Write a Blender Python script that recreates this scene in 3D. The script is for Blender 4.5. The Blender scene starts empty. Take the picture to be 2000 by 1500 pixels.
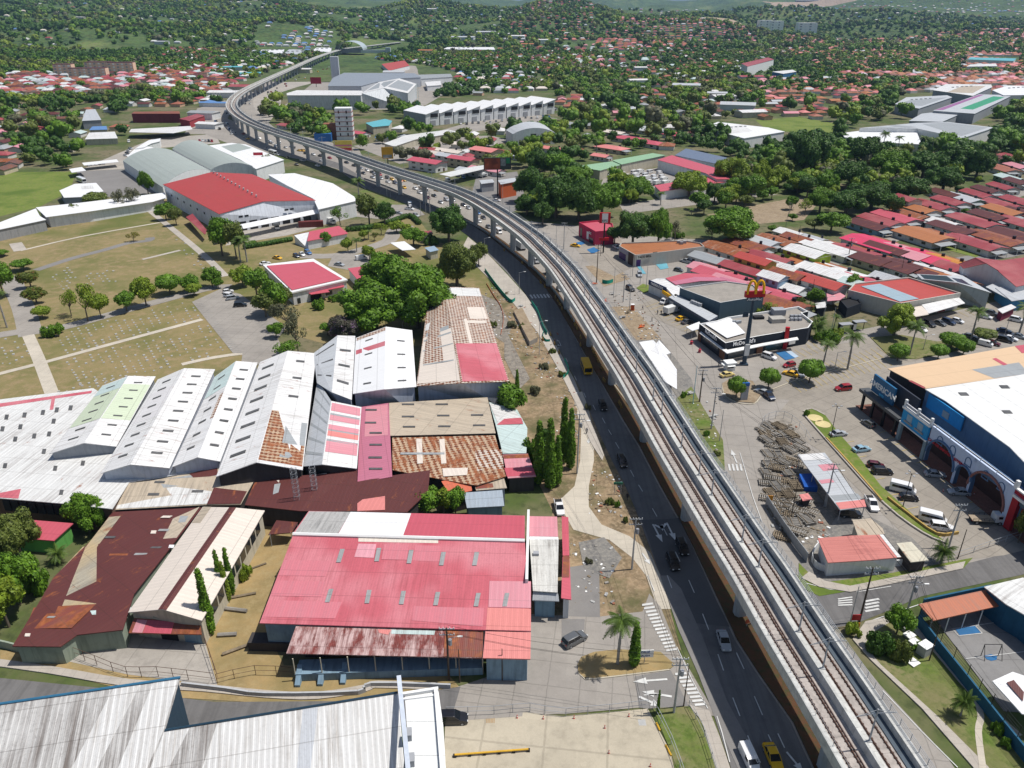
import bpy,math,random
import numpy as np
from mathutils import Vector,Matrix
random.seed(7)
R=math.radians
S=bpy.context.scene
COL=S.collection
F,PITCH,CAMH=1510.0,R(26),95.0
cam=bpy.data.objects.new('camera',bpy.data.cameras.new('camera'))
COL.objects.link(cam)
cam.data.sensor_width=36;cam.data.lens=36*F/2000
cam.location=(0,0,CAMH);cam.rotation_euler=(R(90)-PITCH,0,0)
cam.data.clip_start=1;cam.data.clip_end=60000
S.camera=cam
SUN_EL,SUN_AZ=R(65),R(8)
w=bpy.data.worlds.new('World');S.world=w;w.use_nodes=True
nt=w.node_tree;nt.nodes.clear()
sky=nt.nodes.new('ShaderNodeTexSky');sky.sky_type='NISHITA';sky.sun_disc=False
sky.sun_elevation=SUN_EL;sky.sun_rotation=R(90)-SUN_AZ;sky.altitude=100;sky.dust_density=1.5
bg=nt.nodes.new('ShaderNodeBackground');bg.inputs[1].default_value=0.09
wo=nt.nodes.new('ShaderNodeOutputWorld')
nt.links.new(sky.outputs[0],bg.inputs[0]);nt.links.new(bg.outputs[0],wo.inputs[0])
sl=bpy.data.lights.new('sun','SUN');sl.energy=4.7;sl.angle=R(0.5);sl.color=(1,0.96,0.9)
so=bpy.data.objects.new('sun',sl);COL.objects.link(so)
sv=Vector((math.cos(SUN_EL)*math.cos(SUN_AZ),math.cos(SUN_EL)*math.sin(SUN_AZ),math.sin(SUN_EL)))
so.rotation_euler=sv.to_track_quat('Z','Y').to_euler();so.location=(0,0,300)
S.view_settings.view_transform='Standard';S.view_settings.look='None'
S.view_settings.exposure=0.0;S.view_settings.gamma=1
CP,SP=math.cos(PITCH),math.sin(PITCH)
def G(u,v,z=0.0):
 x=(u-1000)/F;y=(750-v)/F
 dz=-SP+y*CP;t=(z-CAMH)/dz
 return Vector((x*t,(CP+y*SP)*t,z))
def PX(p):
 dx,dy,dz=p[0],p[1],p[2]-CAMH
 d=dy*CP-dz*SP
 if d<1:return(-9999,-9999)
 return 1000+F*dx/d,750-F*(dy*SP+dz*CP)/d
def onplane(u,v,p0,n):
 o=Vector((0,0,CAMH));d=G(u,v,0)-o
 return o+d*((p0-o).dot(n)/d.dot(n))
def tag(o,label=None,cat=None,group=None,kind=None):
 if label:o['label']=label
 if cat:o['category']=cat
 if group:o['group']=group
 if kind:o['kind']=kind
 return o
def thing(name,label,cat,loc=(0,0,0),rz=0,group=None):
 o=bpy.data.objects.new(name,None);COL.objects.link(o)
 o.location=loc;o.rotation_euler=(0,0,rz);o.empty_display_size=0.5
 return tag(o,label,cat,group)
class MB:
 def __init__(s):s.v=[];s.f=[];s.mi=[];s.uv=[];s.mats=[]
 def m(s,mat):
  if mat not in s.mats:s.mats.append(mat)
  return s.mats.index(mat)
 def poly(s,pts,mat,uv=None):
  pts=[Vector(p)for p in pts];k=len(s.v)
  n=Vector((0,0,0))
  for i in range(len(pts)):
   a,b=pts[i],pts[(i+1)%len(pts)]
   n+=Vector(((a.y-b.y)*(a.z+b.z),(a.z-b.z)*(a.x+b.x),(a.x-b.x)*(a.y+b.y)))
  if n.length<1e-9:return
  n.normalize()
  s.v+=pts;s.f.append(tuple(range(k,k+len(pts))));s.mi.append(s.m(mat))
  if uv is None:
   h=Vector((-n.y,n.x,0))
   if h.length<0.02:
    h=pts[1]-pts[0];h.z=0
    if h.length<1e-6:h=Vector((1,0,0))
   h.normalize();b=n.cross(h)
   uv=[(p.dot(h),p.dot(b))for p in pts]
  s.uv+=uv
 def box(s,c,d,mat,rz=0,top=None):
  cs,sn=math.cos(rz),math.sin(rz);P=[]
  for z in(0,d[2]):
   for x,y in((-1,-1),(1,-1),(1,1),(-1,1)):
    X,Y=x*d[0]/2,y*d[1]/2
    P.append(Vector((c[0]+X*cs-Y*sn,c[1]+X*sn+Y*cs,c[2]+z)))
  for q in((3,2,1,0),(0,1,5,4),(1,2,6,5),(2,3,7,6),(3,0,4,7)):
   s.poly([P[i]for i in q],mat)
  s.poly([P[i]for i in(4,5,6,7)],top or mat)
 def prism(s,pts,z0,z1,mat,top=None,bottom=False):
  n=len(pts);Z0=z0 if hasattr(z0,'__len__')else[z0]*n;Z1=z1 if hasattr(z1,'__len__')else[z1]*n
  a=sum(pts[i][0]*pts[(i+1)%n][1]-pts[(i+1)%n][0]*pts[i][1]for i in range(n))
  idx=list(range(n))if a>0 else list(range(n))[::-1]
  A=[Vector((pts[i][0],pts[i][1],Z0[i]))for i in idx];B=[Vector((pts[i][0],pts[i][1],Z1[i]))for i in idx]
  for i in range(n):
   j=(i+1)%n;s.poly([A[i],A[j],B[j],B[i]],mat)
  s.poly(B,top or mat)
  if bottom:s.poly(A[::-1],mat)
 def bar(s,p,q,r,mat,n=6,r2=None):
  p,q=Vector(p),Vector(q);d=q-p
  if d.length<1e-6:return
  r2=r if r2 is None else r2;z=d.normalized();x=z.orthogonal().normalized();y=z.cross(x)
  A=[p+(x*math.cos(t)+y*math.sin(t))*r for t in[2*math.pi*i/n for i in range(n)]]
  B=[q+(x*math.cos(t)+y*math.sin(t))*r2 for t in[2*math.pi*i/n for i in range(n)]]
  for i in range(n):
   j=(i+1)%n;s.poly([A[i],A[j],B[j],B[i]],mat)
  s.poly(B,mat);s.poly(A[::-1],mat)
 def build(s,name,parent=None,loc=None,smooth=False):
  me=bpy.data.meshes.new(name)
  if parent is not None:o0=Vector(parent.location)
  elif loc is not None:o0=Vector(loc)
  else:
   A=np.array([tuple(p)for p in s.v]);o0=Vector((*((A.min(0)+A.max(0))/2)[:2],A[:,2].min()))
  me.from_pydata([tuple(p-o0)for p in s.v],[],s.f)
  for m_ in s.mats:me.materials.append(m_)
  me.polygons.foreach_set('material_index',s.mi)
  if smooth:me.polygons.foreach_set('use_smooth',[True]*len(s.f))
  uvl=me.uv_layers.new(name='UVMap');uvl.data.foreach_set('uv',[c for p in s.uv for c in p])
  me.update()
  o=bpy.data.objects.new(name,me);COL.objects.link(o)
  if parent is not None:o.parent=parent
  else:o.location=o0
  return o
def copy_tree(o,parent=None):
 c=o.copy();COL.objects.link(c);c.parent=parent
 for ch in o.children:copy_tree(ch,c)
 return c
_M={}
class N:
 def __init__(s,name):
  s.mat=bpy.data.materials.new(name);s.mat.use_nodes=True;s.t=s.mat.node_tree
  s.b=s.t.nodes['Principled BSDF'];s.b.inputs['Specular IOR Level'].default_value=0.3
 def n(s,typ,**kw):
  x=s.t.nodes.new('ShaderNode'+typ)
  for k,v in kw.items():
   if k[0]=='i' and k[1:].isdigit():k=int(k[1:])
   if isinstance(k,int)or k[:1].isupper():
    if isinstance(v,bpy.types.NodeSocket):s.t.links.new(v,x.inputs[k])
    else:x.inputs[k].default_value=v
   else:setattr(x,k,v)
  return x
 def math(s,op,a,b=0.0,c=0.0):return s.n('Math',operation=op,i0=a,i1=b,i2=c).outputs[0]
 def mix(s,fac,a,b,blend='MIX'):
  x=s.n('MixRGB',blend_type=blend);
  for i,v in enumerate((fac,a,b)):
   if isinstance(v,bpy.types.NodeSocket):s.t.links.new(v,x.inputs[i])
   else:x.inputs[i].default_value=v if i==0 else(*v[:3],1)
  return x.outputs[0]
 def noise(s,vec,scale,detail=4,rough=0.6,out='Fac'):
  return s.n('TexNoise',Vector=vec,Scale=scale,Detail=detail,Roughness=rough).outputs[out]
 def ramp(s,f,a,b):return s.n('MapRange',Value=f,**{'From Min':a,'From Max':b},clamp=True).outputs[0]
 def pos(s):return s.n('NewGeometry').outputs['Position']
 def obj(s):return s.n('TexCoord').outputs['Object']
 def out(s,col,rough=0.8,metal=0.0,bump=None,bs=0.3,bd=0.05):
  if isinstance(col,bpy.types.NodeSocket):s.t.links.new(col,s.b.inputs['Base Color'])
  else:s.b.inputs['Base Color'].default_value=(*col[:3],1)
  if isinstance(rough,bpy.types.NodeSocket):s.t.links.new(rough,s.b.inputs['Roughness'])
  else:s.b.inputs['Roughness'].default_value=rough
  s.b.inputs['Metallic'].default_value=metal
  if bump is not None:
   bn=s.n('Bump',Strength=bs,Distance=bd,Height=bump);s.t.links.new(bn.outputs[0],s.b.inputs['Normal'])
  return s.mat
def plain(name,col,rough=0.7,var=0.12,metal=0.0,scale=1.5,world=True):
 k=('plain',name,tuple(col),rough)
 if k not in _M:
  g=N(name);p=g.pos()if world else g.obj()
  f=g.noise(p,scale,5);f2=g.noise(p,scale*0.13,3)
  c=g.mix(g.ramp(f,0.3,0.7),tuple(x*(1-var)for x in col),tuple(min(1,x*(1+var))for x in col))
  c=g.mix(g.ramp(f2,0.35,0.7),c,tuple(x*(1-var*1.5)for x in col))
  _M[k]=g.out(c,rough,metal)
 return _M[k]
def wallm(name,col,dirt=0.35,rough=0.85):
 k=('wall',name,tuple(col))
 if k not in _M:
  g=N(name);uv=g.n('UVMap').outputs[0];p=g.pos()
  st=g.noise(g.n('Mapping',Vector=uv,Scale=(1.2,0.12,1)).outputs[0],1.0,5,0.65)
  f=g.noise(p,0.5,5)
  c=g.mix(g.ramp(st,0.48,0.78),col,tuple(x*(1-dirt)for x in col))
  c=g.mix(g.math('MULTIPLY',g.ramp(f,0.5,0.8),0.5),c,tuple(x*(1-dirt)*0.95 for x in col))
  _M[k]=g.out(c,rough)
 return _M[k]
def roofm(name,col,wear=0.3,rust=0.0,dirt=(0.16,0.14,0.12),streak=0.35,rustcol=(0.20,0.065,0.025),tiles=False,rib=0.9,fade=None,rough=0.5,heavy=False,ribd=0.07):
 k=('roof',name,tuple(col),wear,rust,streak,tiles)
 if k in _M:return _M[k]
 g=N(name);uv=g.n('UVMap').outputs[0];p=g.pos()
 sp=g.n('SeparateXYZ',Vector=uv);u,v=sp.outputs[0],sp.outputs[1]
 cell=g.n('CombineXYZ',X=g.math('FLOOR',g.math('DIVIDE',u,rib)),Y=g.math('FLOOR',g.math('DIVIDE',v,5.2))).outputs[0]
 wn=g.n('TexWhiteNoise',noise_dimensions='2D',Vector=cell).outputs['Value']
 c=g.mix(g.math('MULTIPLY',wn,0.35*wear+0.06),col,tuple(x*0.72 for x in col))
 if fade:c=g.mix(g.math('MULTIPLY',g.ramp(g.noise(p,0.09,2),0.42,0.62),0.7),c,fade)
 st=g.noise(g.n('Mapping',Vector=uv,Scale=(1.7,0.09,1)).outputs[0],1.0,6,0.7)
 area=g.ramp(g.noise(p,0.07,3),0.38,0.62)
 c=g.mix(g.math('MULTIPLY',g.math('MULTIPLY',g.ramp(st,0.46,0.72),g.math('ADD',area,0.25)),streak),c,dirt)
 if heavy:
  cb=g.noise(g.n('Mapping',Vector=uv,Scale=(0.75,0.012,1)).outputs[0],1.0,5,0.75)
  cf=g.noise(g.n('Mapping',Vector=uv,Scale=(3.2,0.05,1)).outputs[0],1.0,5,0.75)
  c=g.mix(g.math('MULTIPLY',g.ramp(g.math('ADD',cb,g.math('MULTIPLY',cf,0.6)),0.74,0.92),g.ramp(g.noise(p,0.05,3),0.38,0.55)),c,dirt)
 fine=g.noise(p,2.3,5,0.7)
 c=g.mix(g.math('MULTIPLY',g.ramp(fine,0.5,0.85),wear*0.6),c,tuple(x*0.6 for x in dirt))
 if tiles:
  ph=g.math('ADD',u,g.math('MULTIPLY',g.noise(p,0.5,2),0.7))
  rows=g.math('SINE',g.math('MULTIPLY',ph,2*math.pi/1.25))
  cols=g.math('SINE',g.math('MULTIPLY',v,2*math.pi/0.9))
  bl=g.math('ADD',g.math('ADD',g.math('MULTIPLY',rows,0.42),g.math('MULTIPLY',cols,0.3)),g.math('MULTIPLY',g.noise(p,1.3,4),1.2))
  rc=g.mix(g.ramp(g.noise(p,0.8,3),0.4,0.75),(0.13,0.04,0.02),(0.33,0.12,0.04))
  c=g.mix(g.ramp(bl,0.5,0.78),c,rc)
 if rust>0:
  rf=g.math('ADD',g.noise(g.n('Mapping',Vector=uv,Scale=(0.45,0.16,1)).outputs[0],1.0,7,0.72),g.math('MULTIPLY',wn,0.08))
  rc=g.mix(g.ramp(g.noise(p,1.1,4),0.35,0.7),rustcol,tuple(min(1,x*1.9)for x in rustcol))
  c=g.mix(g.ramp(rf,0.68-0.42*rust,0.78-0.36*rust),c,rc)
 seam=g.math('GREATER_THAN',g.math('FRACT',g.math('DIVIDE',v,5.2)),0.975)
 c=g.mix(g.math('MULTIPLY',seam,0.35),c,tuple(x*0.5 for x in dirt))
 ribs=g.math('POWER',g.math('ABSOLUTE',g.math('SINE',g.math('MULTIPLY',u,math.pi/rib))),6)
 c=g.mix(g.math('MULTIPLY',g.math('SUBTRACT',1.0,ribs),ribd),c,(0,0,0))
 h=g.math('SINE',g.math('MULTIPLY',u,2*math.pi/(rib/3)))
 _M[k]=g.out(c,rough,0,h,0.25,0.02)
 return _M[k]
def groundm(name,cols,scale=0.15,rough=0.95,fine=3.0,bump=0.4,contrast=(0.38,0.62),stain=None):
 k=('ground',name)
 if k in _M:return _M[k]
 g=N(name);p=g.pos()
 a=g.noise(p,scale,7,0.62);b=g.noise(p,scale*5.3,6,0.65);c0=g.noise(p,fine,5,0.7)
 c=g.mix(g.ramp(a,*contrast),cols[0],cols[1])
 if len(cols)>2:c=g.mix(g.ramp(b,0.46,0.66),c,cols[2])
 if len(cols)>3:c=g.mix(g.ramp(g.noise(p,scale*0.37,5,0.6),0.5,0.66),c,cols[3])
 c=g.mix(g.math('MULTIPLY',g.ramp(c0,0.35,0.75),0.28),c,tuple(x*0.45 for x in cols[0]))
 if stain:
  c=g.mix(g.math('MULTIPLY',g.ramp(g.noise(p,0.32,6,0.7),0.55,0.72),stain),c,tuple(x*0.4 for x in cols[0]))
 _M[k]=g.out(c,rough,0,c0,bump,0.15)
 return _M[k]
def pavem(name,col,slab=4.5,joint=0.5,stain=0.5,ang=0.0,patch=0.25,tint=(0.8,0.8,0.82),tracks=False):
 k=('pave',name)
 if k in _M:return _M[k]
 g=N(name);p=g.pos()
 q=g.n('Mapping',Vector=p,Rotation=(0,0,ang)).outputs[0]
 sp=g.n('SeparateXYZ',Vector=q);x,y=sp.outputs[0],sp.outputs[1]
 cell=g.n('CombineXYZ',X=g.math('FLOOR',g.math('DIVIDE',x,slab)),Y=g.math('FLOOR',g.math('DIVIDE',y,slab))).outputs[0]
 wn=g.n('TexWhiteNoise',noise_dimensions='2D',Vector=cell).outputs['Value']
 c=g.mix(g.math('MULTIPLY',wn,patch),col,tuple(a*b*0.75 for a,b in zip(col,tint)))
 big=g.noise(p,0.06,5,0.6);mid=g.noise(p,0.45,7,0.7);fine=g.noise(p,4,4,0.7)
 c=g.mix(g.math('MULTIPLY',g.ramp(mid,0.47,0.72),stain),c,tuple(a*0.5 for a in col))
 c=g.mix(g.math('MULTIPLY',g.ramp(big,0.42,0.62),0.35),c,tuple(min(1,a*1.3)for a in col))
 c=g.mix(g.math('MULTIPLY',g.ramp(fine,0.4,0.8),0.22),c,tuple(a*0.5 for a in col))
 if tracks:
  tk=g.noise(g.n('Mapping',Vector=p,Rotation=(0,0,R(-3)),Scale=(1.1,0.012,1)).outputs[0],1.0,4,0.6)
  c=g.mix(g.math('MULTIPLY',g.ramp(tk,0.45,0.62),0.4),c,tuple(a*0.55 for a in col))
  pt=g.n('TexVoronoi',Vector=g.n('Mapping',Vector=p,Scale=(0.16,0.045,1)).outputs[0],Scale=1.0).outputs['Color']
  c=g.mix(g.math('MULTIPLY',g.math('GREATER_THAN',g.n('SeparateXYZ',Vector=pt).outputs[0],0.8),0.22),c,tuple(a*0.5 for a in col))
 if joint>0:
  wob=g.math('MULTIPLY',g.noise(p,0.8,3),0.25)
  jx=g.math('LESS_THAN',g.math('ABSOLUTE',g.math('SUBTRACT',g.math('FRACT',g.math('DIVIDE',g.math('ADD',x,wob),slab)),0.5)),0.018)
  jy=g.math('LESS_THAN',g.math('ABSOLUTE',g.math('SUBTRACT',g.math('FRACT',g.math('DIVIDE',g.math('ADD',y,wob),slab)),0.5)),0.018)
  c=g.mix(g.math('MULTIPLY',g.math('MAXIMUM',jx,jy),joint),c,tuple(a*0.35 for a in col))
 _M[k]=g.out(c,0.92,0,fine,0.2,0.03)
 return _M[k]
def glassm(col=(0.015,0.02,0.025),name='window glass'):
 k=('glass',name)
 if k not in _M:
  g=N(name);_M[k]=g.out(col,0.12);g.b.inputs['Specular IOR Level'].default_value=0.6
 return _M[k]
GLASS=glassm()
WHITE=plain('white paint',(0.78,0.78,0.76),0.5,0.05)
GREY=plain('grey paint',(0.33,0.34,0.36),0.6,0.1)
DARK=plain('dark interior',(0.02,0.02,0.022),0.9,0.2)
BLACK=plain('black paint',(0.012,0.013,0.015),0.5,0.1)
CONC=plain('pale concrete',(0.42,0.42,0.41),0.85,0.12)
CONCL=plain('light viaduct concrete',(0.52,0.52,0.5),0.85,0.1)
STEEL=plain('galvanised steel',(0.35,0.37,0.39),0.45,0.08)
WOODP=plain('dark wooden pole',(0.10,0.075,0.055),0.9,0.2)
YELLOW=plain('yellow paint',(0.62,0.36,0.03),0.6,0.12)
TURF=groundm('terrain cover',[(0.075,0.085,0.035),(0.13,0.12,0.06),(0.05,0.07,0.022),(0.16,0.13,0.085)],0.02)
DRY=groundm('dry lawn',[(0.175,0.16,0.06),(0.26,0.205,0.095),(0.30,0.22,0.12),(0.12,0.135,0.035)],0.06,fine=2.0)
DRY2=groundm('straw coloured grass',[(0.38,0.265,0.12),(0.26,0.195,0.09),(0.34,0.26,0.13),(0.21,0.17,0.07)],0.12,fine=2.0)
GREEN=groundm('green grass',[(0.12,0.18,0.025),(0.16,0.21,0.035),(0.21,0.20,0.07),(0.09,0.14,0.02)],0.12,fine=2.5)
VERGE=groundm('patchy verge grass',[(0.11,0.17,0.025),(0.22,0.19,0.10),(0.07,0.11,0.018),(0.17,0.16,0.065)],0.15,fine=2.5)
SOIL=groundm('orange brown soil',[(0.105,0.048,0.022),(0.08,0.045,0.022),(0.05,0.055,0.02)],0.2)
DIRT=groundm('bare earth',[(0.30,0.23,0.15),(0.23,0.17,0.11),(0.36,0.29,0.20)],0.15,stain=0.4)
GRAVEL=groundm('grey gravel',[(0.22,0.21,0.19),(0.15,0.145,0.14),(0.28,0.26,0.23)],0.3,fine=5)
EARTH=groundm('rough excavated earth',[(0.30,0.215,0.13),(0.16,0.12,0.07),(0.36,0.27,0.17),(0.10,0.10,0.04)],0.22,fine=1.8,contrast=(0.42,0.58),stain=0.7)
RUBBLE=groundm('rubble',[(0.24,0.22,0.19),(0.12,0.11,0.095),(0.33,0.28,0.22)],0.6,fine=3)
ASPH=pavem('asphalt',(0.15,0.145,0.142),40,0,0.55,patch=0.05,tracks=True)
ASPHN=pavem('fresh asphalt',(0.10,0.098,0.098),40,0,0.2,patch=0.05)
ASPHO=pavem('old and sunlit grey asphalt',(0.21,0.20,0.19),30,0,0.35,ang=0.2)
CARR=pavem('worn road concrete',(0.30,0.275,0.245),5,0.35,0.35,ang=0.15)
LOT=pavem('car park concrete',(0.29,0.26,0.22),5,0.35,0.5,ang=R(-34),patch=0.3)
YARD=pavem('yard concrete',(0.44,0.39,0.30),9,0.3,0.55,ang=0.12,patch=0.2)
YARDG=pavem('grey yard concrete',(0.37,0.34,0.30),5,0.35,0.6,ang=0.12)
WALK=pavem('footpath concrete',(0.42,0.38,0.33),2,0.4,0.3)
PATHM=pavem('pale path concrete',(0.50,0.45,0.37),3,0.3,0.3)
LINE=plain('white road paint',(0.62,0.62,0.60),0.8,0.15)
LINEY=plain('yellow road paint',(0.55,0.42,0.15),0.8,0.15)
LINEB=plain('blue road paint',(0.03,0.15,0.34),0.8,0.15)
_US=[-900,-300,200,500,800,1000,1200,1500,1800,2300,3000]
_YS=[0,1150,1500,1900,2500,3500,5000,8000,12000,20000]
_Z=[[0]*11,[0]*11,[6,6,5,1,0,2,2,1,1,3,5],[22,22,18,6,1,4,8,4,3,6,10],[76,72,60,42,16,26,32,16,12,30,50],[150,140,122,104,66,66,66,52,56,90,110],[190,165,145,118,70,66,84,70,66,140,190],[260,230,200,160,84,60,100,96,170,280,330],[330,300,260,200,96,80,110,130,200,330,380],[330,300,260,200,60,50,90,120,180,300,330]]
from mathutils import noise as mno
def hz(x,y):
 if y<1150:return 0.0
 u=1000+F*x/(y*CP+CAMH*SP)
 i=max(0,min(9,sum(1 for a in _US[1:-1]if u>a)));tu=max(0,min(1,(u-_US[i])/(_US[i+1]-_US[i])))
 j=max(0,min(8,sum(1 for a in _YS[1:-1]if y>a)));ty=max(0,min(1,(y-_YS[j])/(_YS[j+1]-_YS[j])))
 tu=tu*tu*(3-2*tu)
 z=(_Z[j][i]*(1-tu)+_Z[j][i+1]*tu)*(1-ty)+(_Z[j+1][i]*(1-tu)+_Z[j+1][i+1]*tu)*ty
 k=min(1,(y-1150)/1500)
 z+=k*(mno.noise(Vector((x/420,y/420,3)))*58+mno.noise(Vector((x/1500,y/1500,9)))*26*min(1,y/4500))*min(1,z/22)
 if y>2300:z+=min(1,(y-2300)/3200)*(mno.noise(Vector((x/1900,y/1300,1)))*150+abs(mno.noise(Vector((x/800,y/620,5))))*90-20)
 return max(z,0)
CUTS=[(G(1405,73).x,G(1405,73).y,90,220),(1650,5200,330,420),(560,4200,70,140),(2350,6400,500,300)]
def terrain():
 ys=[-60,0,300,700,1100,1150]
 y=1150
 while y<20000:y*=1.022;ys.append(y)
 nx=260;V=[];Fc=[]
 for y in ys:
  for i in range(nx+1):
   s=(i/nx*2-1);x=s*(260+0.95*max(y,0));V.append((x,y,hz(x,y)))
 for j in range(len(ys)-1):
  for i in range(nx):
   a=j*(nx+1)+i;Fc.append((a,a+1,a+nx+2,a+nx+1))
 me=bpy.data.meshes.new('terrain');me.from_pydata(V,[],Fc)
 me.polygons.foreach_set('use_smooth',[True]*len(Fc));me.update()
 g=N('hills cover');p=g.pos()
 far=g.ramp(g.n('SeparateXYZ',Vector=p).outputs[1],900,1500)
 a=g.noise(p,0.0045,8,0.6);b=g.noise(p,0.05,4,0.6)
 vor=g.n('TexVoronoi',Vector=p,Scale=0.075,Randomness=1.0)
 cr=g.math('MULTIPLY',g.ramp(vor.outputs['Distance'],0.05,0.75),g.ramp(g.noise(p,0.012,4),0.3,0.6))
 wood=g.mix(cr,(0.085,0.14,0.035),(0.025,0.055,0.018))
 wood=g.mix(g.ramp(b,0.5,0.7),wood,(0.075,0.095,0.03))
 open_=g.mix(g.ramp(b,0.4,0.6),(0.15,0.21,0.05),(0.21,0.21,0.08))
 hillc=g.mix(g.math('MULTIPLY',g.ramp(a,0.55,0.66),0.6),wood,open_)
 sp_=g.n('SeparateXYZ',Vector=p)
 for cx,cy,rx,ry in CUTS:
  d_=g.math('ADD',g.math('POWER',g.math('DIVIDE',g.math('SUBTRACT',sp_.outputs[0],cx),rx),2),g.math('POWER',g.math('DIVIDE',g.math('SUBTRACT',sp_.outputs[1],cy),ry),2))
  hillc=g.mix(g.math('LESS_THAN',g.math('ADD',d_,g.math('MULTIPLY',g.noise(p,0.01,4),0.8)),1.3),hillc,(0.36,0.27,0.19))
 near=g.mix(g.ramp(g.noise(p,0.03,6),0.42,0.6),(0.07,0.10,0.025),(0.17,0.145,0.085))
 near=g.mix(g.ramp(g.noise(p,0.35,5),0.5,0.7),near,(0.045,0.06,0.02))
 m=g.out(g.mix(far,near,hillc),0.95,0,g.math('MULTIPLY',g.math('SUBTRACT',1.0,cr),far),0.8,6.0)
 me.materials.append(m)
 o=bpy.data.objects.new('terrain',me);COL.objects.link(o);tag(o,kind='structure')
terrain()
_PC=[0]
def patch(name,pts,mat,lvl,h=0.0):
 _PC[0]+=1;b=MB();P=[G(u,v)for u,v in pts];z=0.018*lvl+h+_PC[0]*0.0001
 if h>0:b.prism(P,0.0,z,mat)
 else:
  a=sum(P[i].x*P[(i+1)%len(P)].y-P[(i+1)%len(P)].x*P[i].y for i in range(len(P)))
  if a<0:P=P[::-1]
  b.poly([Vector((p.x,p.y,z))for p in P],mat,[(p.x,p.y)for p in P])
 return tag(b.build(name),kind='structure')
def smooth_line(pts,sub=4):
 out=[]
 P=[Vector((*p,0)[:3])for p in pts]
 for i in range(len(P)-1):
  p0=P[max(0,i-1)];p1=P[i];p2=P[i+1];p3=P[min(len(P)-1,i+2)]
  for k in range(sub):
   t=k/sub
   out.append(0.5*((2*p1)+(p2-p0)*t+(2*p0-5*p1+4*p2-p3)*t*t+(3*p1-p0-3*p2+p3)*t**3))
 return out+[P[-1]]
def strip(name,pts,wid,mat,lvl,h=0.0,world=False,sub=3):
 P=smooth_line([p if world else tuple(G(*p))for p in pts],sub);L=[];Rr=[]
 for i,p in enumerate(P):
  t=(P[min(i+1,len(P)-1)]-P[max(i-1,0)]).normalized();n=Vector((-t.y,t.x,0))
  L.append(p+n*wid/2);Rr.append(p-n*wid/2)
 _PC[0]+=1;b=MB();z=0.018*lvl+h+_PC[0]*0.0001
 for i in range(len(P)-1):
  q=[Rr[i],Rr[i+1],L[i+1],L[i]];b.poly([Vector((a.x,a.y,z))for a in q],mat,[(a.x,a.y)for a in q])
  if h>0:
   for a,c in((Rr[i],Rr[i+1]),(L[i+1],L[i])):
    b.poly([Vector((a.x,a.y,0)),Vector((c.x,c.y,0)),Vector((c.x,c.y,z)),Vector((a.x,a.y,z))],mat)
 return tag(b.build(name),kind='structure')
patch('ground',[(-120,790),(-120,500),(0,455),(90,435),(330,380),(430,425),(505,490),(560,560),(520,700),(400,730),(200,780)],DRY,1)
patch('ground',[(-140,338),(150,335),(135,375),(75,405),(-160,460)],GREEN,1)
patch('ground',[(290,400),(330,380),(430,430),(500,455),(700,440),(810,420),(850,470),(930,500),(960,560),(940,660),(700,690),(520,640),(440,560)],DRY,2)
patch('ground',[(380,1000),(600,1000),(520,1230),(570,1330),(250,1330),(240,1240),(400,1240)],DRY2,2)
patch('ground',[(930,560),(1000,570),(1060,640),(1110,720),(1150,800),(1200,900),(1260,1040),(1290,1120),(1330,1270),(1100,1290),(1020,1180),(1080,1000),(980,800),(960,660)],EARTH,1)
patch('ground',[(560,1300),(850,1290),(900,1345),(700,1385),(300,1360),(0,1290),(0,1270),(300,1300)],DRY2,3)
patch('ground',[(1030,800),(1110,790),(1130,870),(1128,930),(1080,990),(1060,930)],EARTH,2)
patch('ground',[(1000,560),(1040,600),(1090,700),(1120,760),(1085,770),(1040,720),(1000,650),(975,590)],EARTH,3)
patch('ground',[(940,575),(975,590),(1000,640),(985,670),(955,650)],RUBBLE,4)
patch('ground',[(700,372),(760,368),(830,410),(800,420),(720,390)],VERGE,2)
patch('pavement',[(930,390),(1010,430),(1120,440),(1240,460),(1400,470),(1420,500),(1390,545),(1340,560),(1420,640),(1600,660),(1700,640),(2100,560),(2100,800),(2100,1130),(1900,1110),(1800,1120),(1650,1160),(1600,1160),(1460,1040),(1400,940),(1300,800),(1180,640),(1080,520)],CARR,1)
patch('road',[(2150,1020),(2000,1072),(1900,1098),(1800,1120),(1690,1150),(1600,1150),(1560,1165),(1600,1230),(1640,1225),(1680,1215),(1730,1195),(1800,1165),(2000,1122),(2150,1075)],ASPH,3)
patch('car_park',[(1430,775),(1560,690),(1720,655),(1940,590),(2100,560),(2100,640),(1740,715),(1720,790)],LOT,2)
patch('car_park',[(1560,760),(1660,735),(1720,790),(1800,900),(1900,975),(2060,1010),(2060,1060),(1960,1085),(1830,1100),(1760,1040),(1690,970),(1600,880),(1510,820)],LOT,3)
patch('car_park',[(1230,600),(1300,578),(1385,635),(1360,650),(1350,655)],LOT,3)
patch('ground',[(1185,600),(1235,598),(1290,660),(1300,690),(1270,690),(1225,650)],DIRT,3)
patch('ground',[(1240,665),(1290,663),(1350,740),(1370,800),(1330,790),(1290,720)],GRAVEL,4)
patch('ground',[(1320,780),(1350,755),(1370,790),(1412,860),(1416,920),(1390,900)],VERGE,5)
patch('ground',[(1143,520),(1200,515),(1230,545),(1180,560)],DIRT,3)
patch('ground',[(1490,830),(1530,820),(1560,870),(1640,1000),(1600,1060),(1580,1100),(1530,1040),(1500,960)],RUBBLE,5)
patch('ground',[(1600,1030),(1700,1010),(1780,1050),(1830,1100),(1740,1130),(1600,1150),(1560,1100)],GRAVEL,4)
patch('ground',[(1560,1100),(1600,1140),(1740,1120),(1900,1090),(1880,1112),(1740,1142),(1600,1165),(1560,1145)],GREEN,6)
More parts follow.
